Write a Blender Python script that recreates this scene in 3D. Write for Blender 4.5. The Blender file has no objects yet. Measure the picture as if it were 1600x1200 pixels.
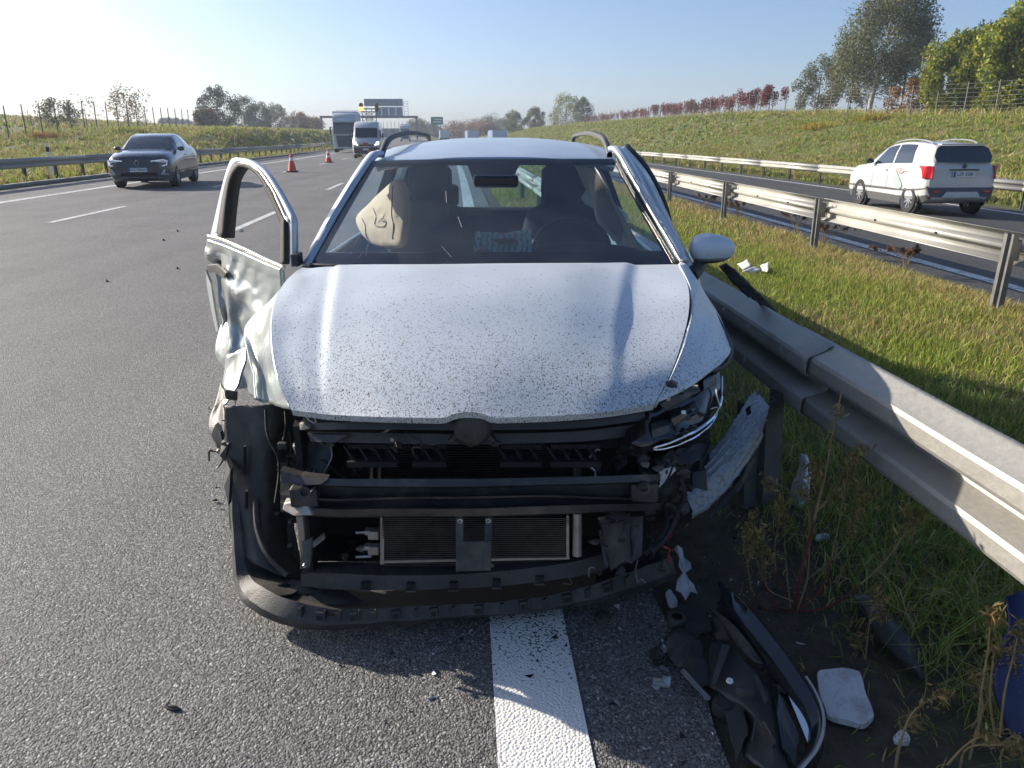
import bpy, math, random
import numpy as np
from mathutils import Vector, Matrix, noise
from mathutils.bvhtree import BVHTree
random.seed(7)
RNG = np.random.default_rng(7)
scene = bpy.context.scene
COL = scene.collection

# ------------------------------------------------------------------ camera
CAM_H, FOC = 1.55, 1160.0                       # metres, pixels on a 1600 wide frame
PITCH = math.radians(18.627)
cam_data = bpy.data.cameras.new('camera')
cam_data.sensor_fit = 'HORIZONTAL'; cam_data.sensor_width = 36.0
cam_data.lens = FOC / 1600 * 36.0
cam_data.clip_start = 0.05; cam_data.clip_end = 6000
cam = bpy.data.objects.new('camera', cam_data); COL.objects.link(cam)
cam.location = (0, 0, CAM_H); cam.rotation_euler = (math.pi / 2 - PITCH, 0, 0)
scene.camera = cam
# ------------------------------------------------------------------ sky, sun, exposure
SUN_EL, SUN_AZ = math.radians(22.5), math.radians(-62.4)   # azimuth from +Y towards +X
world = bpy.data.worlds.new('World'); scene.world = world; world.use_nodes = True
wn = world.node_tree.nodes; wl = world.node_tree.links
sky = wn.new('ShaderNodeTexSky'); sky.sky_type = 'NISHITA'; sky.sun_disc = False
sky.sun_elevation = SUN_EL; sky.sun_rotation = SUN_AZ
sky.altitude = 100; sky.air_density = 0.75; sky.dust_density = 1.8; sky.ozone_density = 4.0
wn['Background'].inputs['Strength'].default_value = 0.094
wl.new(sky.outputs[0], wn['Background'].inputs['Color'])
sun_data = bpy.data.lights.new('sun', 'SUN'); sun_data.energy = 4.6; sun_data.angle = math.radians(0.53)
sun_data.color = (1.0, 0.90, 0.76)
sun = bpy.data.objects.new('sun', sun_data); COL.objects.link(sun)
sun_dir = Vector((math.sin(SUN_AZ) * math.cos(SUN_EL), math.cos(SUN_AZ) * math.cos(SUN_EL), math.sin(SUN_EL)))
sun.rotation_euler = (-sun_dir).to_track_quat('-Z', 'Y').to_euler(); sun.location = (-60, 40, 60)
vs = scene.view_settings; vs.view_transform = 'Standard'; vs.look = 'None'; vs.gamma = 1; vs.exposure = 0.92
vs.use_curve_mapping = False

# ------------------------------------------------------------------ measuring: pixel of the photograph + distance -> point of the place
CP, SP = math.cos(PITCH), math.sin(PITCH)
def at(px, py, Y):
    a, b = (px - 800) / FOC, (600 - py) / FOC
    t = Y / (CP + b * SP)
    return Vector((a * t, Y, CAM_H + (-SP + b * CP) * t))
def gnd(px, py, z=0.0):
    a, b = (px - 800) / FOC, (600 - py) / FOC
    t = (z - CAM_H) / (-SP + b * CP)
    return Vector((a * t, (CP + b * SP) * t, z))
TH = math.radians(3.646); CT, ST = math.cos(TH), math.sin(TH)
def bend(v):                                     # the motorway's long bend to the left
    return np.where(np.abs(v) < 160, -0.00023 * v * np.abs(v).clip(0), -0.00023 * 160 * 160 - 0.0736 * (np.abs(v) - 160)) * (v > 0)
def sst(a, b, x):
    t = np.clip((x - a) / (b - a), 0, 1); return t * t * (3 - 2 * t)
def zroad(v):
    return -0.26 * sst(15, 95, v) + 0.5 * sst(130, 330, v)
def bank_right(v):                               # height of the right embankment's crest
    return np.interp(v, [-40, 30, 52, 75, 94, 163, 230, 330, 600], [2.4, 2.6, 2.75, 3.5, 4.0, 3.9, 3.4, 2.0, 1.0])
def fence_left(v):
    return np.interp(v, [-40, 30, 56, 72, 97, 150, 230, 330, 600], [0.2, 0.3, 0.6, 1.25, 2.3, 2.6, 2.2, 1.6, 1.0])
def zland(u, v):
    u = np.asarray(u, float); v = np.asarray(v, float)
    zr = zroad(v)
    near = 2.0 * sst(42, 80, v) * (1 - sst(200, 320, v)) + 0.25
    zl = np.where(u > -15.5, 0.03, np.where(u > -21, 0.03 + (near - 0.03) * sst(-15.5, -21, u),
         np.where(u > -33, near + (np.maximum(fence_left(v), near) - near) * (-21 - u) / 12.0,
                  np.maximum(fence_left(v), near) + 2.6 * sst(-33, -95, u) * (1 - 0.6 * sst(150, 400, v)))))
    hr = bank_right(v)
    zrr = np.where(u < 15.6, -0.40, np.where(u < 17.2, -0.40 - 0.12 * (u - 15.6) / 1.6,
          np.where(u < 35, -0.52 + (hr + 0.52) * (0.25 * (u - 17.2) / 17.8 + 0.75 * sst(17.2, 35, u)), hr + 0.2 * sst(35, 60, u))))
    zm = np.interp(u, [0.0, 0.62, 1.6, 3.4, 5.0, 5.9, 6.2, 15.6], [-0.03, -0.012, -0.02, -0.09, -0.10, -0.16, -0.24, -0.46])
    z = np.where(u < -13.4, zl, np.where(u > 15.6, zrr, zm))
    z = np.where((u > -13.4) & (u < 0.0), -0.05, z)
    z = np.where((u > 6.05) & (u < 15.2), -0.62, z)
    fade = np.clip(1 - np.maximum(v - 330, 0) / 300, 0.2, 1)
    return zr + z * fade
def road(u, v, z=0.0):                           # metres across / along the motorway -> place
    U = u + float(bend(np.asarray(v, float)))
    return Vector((U * CT - v * ST, U * ST + v * CT, z))
def on_land(u, v, dz=0.0):
    return road(u, v, float(zland(u, v)) + dz)
def on_road(u, v, dz=0.0):
    zz = float(zroad(v)) + (0 if u < 3 else float(np.interp(u, [6, 15.2], [-0.19, -0.42])))
    return road(u, v, zz + dz)
def road_dir(v):                                 # heading of the motorway at v (rotation about z of the +Y axis)
    a, b = road(0, v - 1.0), road(0, v + 1.0)
    return math.atan2(-(b.x - a.x), b.y - a.y)

# ------------------------------------------------------------------ materials
def _n(nt, t, **kw):
    n = nt.nodes.new(t)
    for k, v in kw.items():
        if k == 'inp':
            for kk, vv in v.items(): n.inputs[kk].default_value = vv
        else: setattr(n, k, v)
    return n
def ramp(nt, stops, interp='LINEAR'):
    r = nt.nodes.new('ShaderNodeValToRGB'); r.color_ramp.interpolation = interp
    e = r.color_ramp.elements
    while len(e) < len(stops): e.new(0.5)
    for el, (p, c) in zip(e, stops):
        el.position = p; el.color = (*c, 1) if len(c) == 3 else c
    return r
def mat(name, col, rough=0.6, metal=0.0, var=0.15, vscale=6.0, bump=0.0, bscale=60.0, coat=0.0, spec=0.5, rvar=0.1, dirt=None, dscale=3.0, damt=0.5, emit=None, estr=0):
    m = bpy.data.materials.new(name); m.use_nodes = True
    nt = m.node_tree; L = nt.links; b = nt.nodes['Principled BSDF']
    tc = _n(nt, 'ShaderNodeTexCoord')
    nz = _n(nt, 'ShaderNodeTexNoise', inp={'Scale': vscale, 'Detail': 6.0, 'Roughness': 0.6}); L.new(tc.outputs['Object'], nz.inputs['Vector'])
    lo = tuple(c * (1 - var) for c in col); hi = tuple(min(1, c * (1 + var)) for c in col)
    r = ramp(nt, [(0.3, lo), (0.7, hi)]); L.new(nz.outputs['Fac'], r.inputs['Fac'])
    out = r.outputs['Color']
    if dirt:
        n2 = _n(nt, 'ShaderNodeTexNoise', inp={'Scale': dscale, 'Detail': 8.0, 'Roughness': 0.7}); L.new(tc.outputs['Object'], n2.inputs['Vector'])
        r2 = ramp(nt, [(1 - damt - 0.12, (0, 0, 0)), (1 - damt + 0.15, (1, 1, 1))]); L.new(n2.outputs['Fac'], r2.inputs['Fac'])
        mx = _n(nt, 'ShaderNodeMixRGB'); mx.inputs['Color2'].default_value = (*dirt, 1)
        L.new(r2.outputs['Color'], mx.inputs['Fac']); L.new(out, mx.inputs['Color1']); out = mx.outputs['Color']
    L.new(out, b.inputs['Base Color'])
    b.inputs['Metallic'].default_value = metal; b.inputs['Specular IOR Level'].default_value = spec
    rr = _n(nt, 'ShaderNodeMapRange', inp={'To Min': max(0, rough - rvar), 'To Max': min(1, rough + rvar)}); L.new(nz.outputs['Fac'], rr.inputs['Value']); L.new(rr.outputs[0], b.inputs['Roughness'])
    b.inputs['Coat Weight'].default_value = coat; b.inputs['Coat Roughness'].default_value = 0.08
    if bump:
        nb = _n(nt, 'ShaderNodeTexNoise', inp={'Scale': bscale, 'Detail': 4.0}); L.new(tc.outputs['Object'], nb.inputs['Vector'])
        bp = _n(nt, 'ShaderNodeBump', inp={'Strength': bump, 'Distance': 0.02}); L.new(nb.outputs['Fac'], bp.inputs['Height']); L.new(bp.outputs[0], b.inputs['Normal'])
    if emit:
        b.inputs['Emission Color'].default_value = (*emit, 1); b.inputs['Emission Strength'].default_value = estr
    return m
def glass(name, tint, trans=0.75, rough=0.02):
    m = bpy.data.materials.new(name); m.use_nodes = True
    nt = m.node_tree; L = nt.links; nt.nodes.remove(nt.nodes['Principled BSDF'])
    o = nt.nodes['Material Output']
    t = _n(nt, 'ShaderNodeBsdfTransparent'); t.inputs['Color'].default_value = (*[c * trans for c in tint], 1)
    g = _n(nt, 'ShaderNodeBsdfGlossy'); g.inputs['Roughness'].default_value = rough
    fr = _n(nt, 'ShaderNodeFresnel'); fr.inputs['IOR'].default_value = 2.0
    tc = _n(nt, 'ShaderNodeTexCoord'); nz = _n(nt, 'ShaderNodeTexNoise', inp={'Scale': 7.0, 'Detail': 6.0}); L.new(tc.outputs['Object'], nz.inputs['Vector'])
    d = _n(nt, 'ShaderNodeBsdfDiffuse'); d.inputs['Color'].default_value = (0.55, 0.55, 0.52, 1)
    dr = _n(nt, 'ShaderNodeMapRange', inp={'From Min': 0.3, 'From Max': 0.8, 'To Min': 0.03, 'To Max': 0.085}); L.new(nz.outputs['Fac'], dr.inputs['Value'])
    m1 = _n(nt, 'ShaderNodeMixShader'); L.new(fr.outputs[0], m1.inputs[0]); L.new(t.outputs[0], m1.inputs[1]); L.new(g.outputs[0], m1.inputs[2])
    m2 = _n(nt, 'ShaderNodeMixShader'); L.new(dr.outputs[0], m2.inputs[0]); L.new(m1.outputs[0], m2.inputs[1]); L.new(d.outputs[0], m2.inputs[2])
    L.new(m2.outputs[0], o.inputs['Surface'])
    return m
def cloth(name, col, trans=0.25):
    m = mat(name, col, 0.85, var=0.08, vscale=7, bump=0.35, bscale=9); nt = m.node_tree; L = nt.links; b = nt.nodes['Principled BSDF']
    t = _n(nt, 'ShaderNodeBsdfTranslucent'); t.inputs['Color'].default_value = (*col, 1); mx = _n(nt, 'ShaderNodeMixShader'); mx.inputs[0].default_value = trans
    L.new(b.outputs[0], mx.inputs[1]); L.new(t.outputs[0], mx.inputs[2]); L.new(mx.outputs[0], nt.nodes['Material Output'].inputs['Surface']); return m
def leafy(name, trans=0.35, rough=0.6):
    """foliage and grass: colour comes from the per-blade attribute"""
    m = bpy.data.materials.new(name); m.use_nodes = True
    nt = m.node_tree; L = nt.links; b = nt.nodes['Principled BSDF']; o = nt.nodes['Material Output']
    a = _n(nt, 'ShaderNodeAttribute', attribute_name='Col')
    L.new(a.outputs['Color'], b.inputs['Base Color']); b.inputs['Roughness'].default_value = rough
    b.inputs['Specular IOR Level'].default_value = 0.25
    t = _n(nt, 'ShaderNodeBsdfTranslucent'); L.new(a.outputs['Color'], t.inputs['Color'])
    mx = _n(nt, 'ShaderNodeMixShader'); mx.inputs[0].default_value = trans
    L.new(b.outputs[0], mx.inputs[1]); L.new(t.outputs[0], mx.inputs[2]); L.new(mx.outputs[0], o.inputs['Surface'])
    return m
def paint_mat(name, col, specks=True, metal=0.35, rough=0.32, coat=0.5):
    """car paint with mud flecks that thicken towards the nose (object y)"""
    m = bpy.data.materials.new(name); m.use_nodes = True
    nt = m.node_tree; L = nt.links; b = nt.nodes['Principled BSDF']
    tc = _n(nt, 'ShaderNodeTexCoord')
    nz = _n(nt, 'ShaderNodeTexNoise', inp={'Scale': 5.0, 'Detail': 5.0}); L.new(tc.outputs['Object'], nz.inputs['Vector'])
    base = ramp(nt, [(0.3, tuple(c * 0.93 for c in col)), (0.7, tuple(min(1, c * 1.05) for c in col))]); L.new(nz.outputs['Fac'], base.inputs['Fac'])
    out = base.outputs['Color']
    b.inputs['Metallic'].default_value = metal; b.inputs['Coat Weight'].default_value = coat; b.inputs['Coat Roughness'].default_value = 0.06
    if specks:
        sx = _n(nt, 'ShaderNodeSeparateXYZ'); L.new(tc.outputs['Object'], sx.inputs[0])
        den = _n(nt, 'ShaderNodeMapRange', inp={'From Min': -2.30, 'From Max': -1.45, 'To Min': 1.0, 'To Max': 0.20}); L.new(sx.outputs['Y'], den.inputs['Value'])
        mp = _n(nt, 'ShaderNodeMapping'); mp.inputs['Scale'].default_value = (1.0, 0.62, 0.8); L.new(tc.outputs['Object'], mp.inputs['Vector'])
        nd = _n(nt, 'ShaderNodeTexNoise', inp={'Scale': 60.0, 'Detail': 2.0}); L.new(mp.outputs[0], nd.inputs['Vector'])
        mxv = _n(nt, 'ShaderNodeMixRGB', blend_type='ADD'); mxv.inputs['Fac'].default_value = 0.014
        L.new(mp.outputs[0], mxv.inputs['Color1']); L.new(nd.outputs['Color'], mxv.inputs['Color2'])
        facs = []
        for sc, rad, cut in ((150.0, 0.36, 0.60), (310.0, 0.55, 1.5)):
            vo = _n(nt, 'ShaderNodeTexVoronoi', inp={'Scale': sc}); L.new(mxv.outputs[0], vo.inputs['Vector'])
            sc_ = _n(nt, 'ShaderNodeSeparateXYZ'); L.new(vo.outputs['Color'], sc_.inputs[0])
            big = _n(nt, 'ShaderNodeTexNoise', inp={'Scale': 9.0, 'Detail': 3.0}); L.new(tc.outputs['Object'], big.inputs['Vector'])
            pw = _n(nt, 'ShaderNodeMath', operation='POWER'); pw.inputs[1].default_value = 3.0; L.new(den.outputs[0], pw.inputs[0]); dm = _n(nt, 'ShaderNodeMath', operation='MULTIPLY'); L.new(pw.outputs[0], dm.inputs[0]); L.new(big.outputs['Fac'], dm.inputs[1])
            dm2 = _n(nt, 'ShaderNodeMath', operation='MULTIPLY'); L.new(dm.outputs[0], dm2.inputs[0]); dm2.inputs[1].default_value = cut * 2.0
            lt = _n(nt, 'ShaderNodeMath', operation='LESS_THAN'); L.new(sc_.outputs[0], lt.inputs[0]); L.new(dm2.outputs[0], lt.inputs[1])
            rs = _n(nt, 'ShaderNodeMath', operation='MULTIPLY'); L.new(sc_.outputs[1], rs.inputs[0]); rs.inputs[1].default_value = rad
            ld = _n(nt, 'ShaderNodeMath', operation='LESS_THAN'); L.new(vo.outputs['Distance'], ld.inputs[0]); L.new(rs.outputs[0], ld.inputs[1])
            an = _n(nt, 'ShaderNodeMath', operation='MULTIPLY'); L.new(lt.outputs[0], an.inputs[0]); L.new(ld.outputs[0], an.inputs[1]); facs.append(an)
        mxx = _n(nt, 'ShaderNodeMath', operation='MAXIMUM'); L.new(facs[0].outputs[0], mxx.inputs[0]); L.new(facs[1].outputs[0], mxx.inputs[1])
        film = _n(nt, 'ShaderNodeMapRange', inp={'From Min': -2.28, 'From Max': -1.7, 'To Min': 0.30, 'To Max': 0.0}); L.new(sx.outputs['Y'], film.inputs['Value'])
        fm = _n(nt, 'ShaderNodeMath', operation='MULTIPLY'); L.new(film.outputs[0], fm.inputs[0]); L.new(nz.outputs['Fac'], fm.inputs[1])
        c0 = _n(nt, 'ShaderNodeMixRGB'); c0.inputs['Color2'].default_value = (0.16, 0.14, 0.12, 1); L.new(fm.outputs[0], c0.inputs['Fac']); L.new(out, c0.inputs['Color1'])
        c1 = _n(nt, 'ShaderNodeMixRGB'); c1.inputs['Color2'].default_value = (0.075, 0.07, 0.066, 1)
        L.new(mxx.outputs[0], c1.inputs['Fac']); L.new(c0.outputs[0], c1.inputs['Color1']); out = c1.outputs[0]
        rr = _n(nt, 'ShaderNodeMapRange', inp={'To Min': rough, 'To Max': 0.8}); L.new(mxx.outputs[0], rr.inputs['Value']); L.new(rr.outputs[0], b.inputs['Roughness'])
        mi = _n(nt, 'ShaderNodeMapRange', inp={'To Min': metal, 'To Max': 0.0}); L.new(mxx.outputs[0], mi.inputs['Value']); L.new(mi.outputs[0], b.inputs['Metallic'])
        ci = _n(nt, 'ShaderNodeMapRange', inp={'To Min': coat, 'To Max': 0.0}); L.new(mxx.outputs[0], ci.inputs['Value']); L.new(ci.outputs[0], b.inputs['Coat Weight'])
    else:
        b.inputs['Roughness'].default_value = rough
    L.new(out, b.inputs['Base Color'])
    return m
def asphalt_mat(name, dark, light, scale=105.0, bump=1.0):
    m = bpy.data.materials.new(name); m.use_nodes = True
    nt = m.node_tree; L = nt.links; b = nt.nodes['Principled BSDF']
    tc = _n(nt, 'ShaderNodeTexCoord')
    dn = _n(nt, 'ShaderNodeTexNoise', inp={'Scale': 90.0, 'Detail': 2.0}); L.new(tc.outputs['Object'], dn.inputs['Vector'])
    ad = _n(nt, 'ShaderNodeMixRGB', blend_type='ADD'); ad.inputs['Fac'].default_value = 0.012; L.new(tc.outputs['Object'], ad.inputs['Color1']); L.new(dn.outputs['Color'], ad.inputs['Color2'])
    vo = _n(nt, 'ShaderNodeTexVoronoi', inp={'Scale': scale, 'Randomness': 1.0}); L.new(ad.outputs[0], vo.inputs['Vector'])
    sp = _n(nt, 'ShaderNodeSeparateXYZ'); L.new(vo.outputs['Color'], sp.inputs[0])
    stone = ramp(nt, [(0.0, dark), (0.55, tuple((a + c) / 2 for a, c in zip(dark, light))), (0.9, light), (1.0, tuple(min(1, c * 1.7) for c in light))]); L.new(sp.outputs[0], stone.inputs['Fac'])
    gap = ramp(nt, [(0.35, (1, 1, 1)), (0.80, (0.42, 0.42, 0.42))]); L.new(vo.outputs['Distance'], gap.inputs['Fac'])
    mu = _n(nt, 'ShaderNodeMixRGB', blend_type='MULTIPLY'); mu.inputs['Fac'].default_value = 1.0; L.new(stone.outputs[0], mu.inputs['Color1']); L.new(gap.outputs[0], mu.inputs['Color2'])
    # wear: long streaks along the lanes and broad patches
    mp = _n(nt, 'ShaderNodeMapping'); mp.inputs['Rotation'].default_value = (0, 0, -TH); mp.inputs['Scale'].default_value = (0.9, 0.03, 1); L.new(tc.outputs['Object'], mp.inputs['Vector'])
    st = _n(nt, 'ShaderNodeTexNoise', inp={'Scale': 1.3, 'Detail': 5.0}); L.new(mp.outputs[0], st.inputs['Vector'])
    pa = _n(nt, 'ShaderNodeTexNoise', inp={'Scale': 0.5, 'Detail': 6.0, 'Roughness': 0.65}); L.new(tc.outputs['Object'], pa.inputs['Vector'])
    sm = _n(nt, 'ShaderNodeMath', operation='ADD'); L.new(st.outputs['Fac'], sm.inputs[0]); L.new(pa.outputs['Fac'], sm.inputs[1])
    wr = ramp(nt, [(0.36, (0.74, 0.745, 0.76)), (0.52, (1.0, 1.0, 1.0)), (0.66, (1.16, 1.15, 1.13))]); 
    hf = _n(nt, 'ShaderNodeMath', operation='MULTIPLY'); L.new(sm.outputs[0], hf.inputs[0]); hf.inputs[1].default_value = 0.5; L.new(hf.outputs[0], wr.inputs['Fac'])
    m2 = _n(nt, 'ShaderNodeMixRGB', blend_type='MULTIPLY'); m2.inputs['Fac'].default_value = 1.0; L.new(mu.outputs[0], m2.inputs['Color1']); L.new(wr.outputs[0], m2.inputs['Color2'])
    L.new(m2.outputs[0], b.inputs['Base Color'])
    b.inputs['Roughness'].default_value = 0.72; b.inputs['Specular IOR Level'].default_value = 0.4
    inv = _n(nt, 'ShaderNodeMath', operation='SUBTRACT'); inv.inputs[0].default_value = 1.0; L.new(vo.outputs['Distance'], inv.inputs[1])
    hh = _n(nt, 'ShaderNodeMath', operation='ADD'); L.new(inv.outputs[0], hh.inputs[0]); L.new(sp.outputs[1], hh.inputs[1])
    bp = _n(nt, 'ShaderNodeBump', inp={'Strength': bump, 'Distance': 0.006}); L.new(hh.outputs[0], bp.inputs['Height']); L.new(bp.outputs[0], b.inputs['Normal'])
    return m
def line_mat(name):
    m = bpy.data.materials.new(name); m.use_nodes = True
    nt = m.node_tree; L = nt.links; b = nt.nodes['Principled BSDF']
    tc = _n(nt, 'ShaderNodeTexCoord')
    mp = _n(nt, 'ShaderNodeMapping'); mp.inputs['Rotation'].default_value = (0, 0, 0.75); L.new(tc.outputs['Object'], mp.inputs['Vector'])
    vo = _n(nt, 'ShaderNodeTexVoronoi', inp={'Scale': 105.0, 'Randomness': 0.75}); L.new(mp.outputs[0], vo.inputs['Vector'])
    grime = _n(nt, 'ShaderNodeTexNoise', inp={'Scale': 7.0, 'Detail': 8.0, 'Roughness': 0.7}); L.new(tc.outputs['Object'], grime.inputs['Vector'])
    sx = _n(nt, 'ShaderNodeSeparateXYZ'); L.new(tc.outputs['Object'], sx.inputs[0])
    yr = _n(nt, 'ShaderNodeMapRange', inp={'From Min': 1.75, 'From Max': 2.05, 'To Min': 0.0, 'To Max': 0.30}); L.new(sx.outputs['Y'], yr.inputs['Value'])
    gg = _n(nt, 'ShaderNodeMath', operation='ADD'); L.new(grime.outputs['Fac'], gg.inputs[0]); L.new(yr.outputs[0], gg.inputs[1])
    th = _n(nt, 'ShaderNodeMath', operation='SUBTRACT'); th.inputs[0].default_value = 1.40; L.new(gg.outputs[0], th.inputs[1])
    gt = _n(nt, 'ShaderNodeMath', operation='GREATER_THAN'); L.new(vo.outputs['Distance'], gt.inputs[0]); L.new(th.outputs[0], gt.inputs[1])
    mx = _n(nt, 'ShaderNodeMixRGB'); mx.inputs['Color1'].default_value = (0.78, 0.78, 0.76, 1); mx.inputs['Color2'].default_value = (0.06, 0.06, 0.06, 1)
    L.new(gt.outputs[0], mx.inputs['Fac']); L.new(mx.outputs[0], b.inputs['Base Color']); b.inputs['Roughness'].default_value = 0.6
    inv = _n(nt, 'ShaderNodeMath', operation='SUBTRACT'); inv.inputs[0].default_value = 1.0; L.new(vo.outputs['Distance'], inv.inputs[1])
    bp = _n(nt, 'ShaderNodeBump', inp={'Strength': 0.8, 'Distance': 0.004}); L.new(inv.outputs[0], bp.inputs['Height']); L.new(bp.outputs[0], b.inputs['Normal'])
    return m
def land_mat(name):
    m = bpy.data.materials.new(name); m.use_nodes = True
    nt = m.node_tree; L = nt.links; b = nt.nodes['Principled BSDF']
    tc = _n(nt, 'ShaderNodeTexCoord')
    n1 = _n(nt, 'ShaderNodeTexNoise', inp={'Scale': 0.35, 'Detail': 10.0, 'Roughness': 0.7}); L.new(tc.outputs['Object'], n1.inputs['Vector'])
    n2 = _n(nt, 'ShaderNodeTexNoise', inp={'Scale': 14.0, 'Detail': 8.0, 'Roughness': 0.75}); L.new(tc.outputs['Object'], n2.inputs['Vector'])
    ad = _n(nt, 'ShaderNodeMath', operation='ADD'); L.new(n1.outputs['Fac'], ad.inputs[0]); L.new(n2.outputs['Fac'], ad.inputs[1])
    hf = _n(nt, 'ShaderNodeMath', operation='MULTIPLY'); L.new(ad.outputs[0], hf.inputs[0]); hf.inputs[1].default_value = 0.5
    r = ramp(nt, [(0.3, (0.06, 0.075, 0.022)), (0.46, (0.11, 0.135, 0.04)), (0.56, (0.135, 0.125, 0.05)), (0.7, (0.16, 0.135, 0.06))]); L.new(hf.outputs[0], r.inputs['Fac'])
    at_ = _n(nt, 'ShaderNodeAttribute', attribute_name='Dirt')
    rd = ramp(nt, [(0.3, (0.05, 0.042, 0.033)), (0.7, (0.14, 0.12, 0.095))]); L.new(n2.outputs['Fac'], rd.inputs['Fac'])
    mx = _n(nt, 'ShaderNodeMixRGB'); L.new(at_.outputs['Fac'], mx.inputs['Fac']); L.new(r.outputs[0], mx.inputs['Color1']); L.new(rd.outputs[0], mx.inputs['Color2'])
    L.new(mx.outputs[0], b.inputs['Base Color']); b.inputs['Roughness'].default_value = 0.9; b.inputs['Specular IOR Level'].default_value = 0.2
    bp = _n(nt, 'ShaderNodeBump', inp={'Strength': 0.7, 'Distance': 0.06}); L.new(n2.outputs['Fac'], bp.inputs['Height']); L.new(bp.outputs[0], b.inputs['Normal'])
    return m
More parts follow.
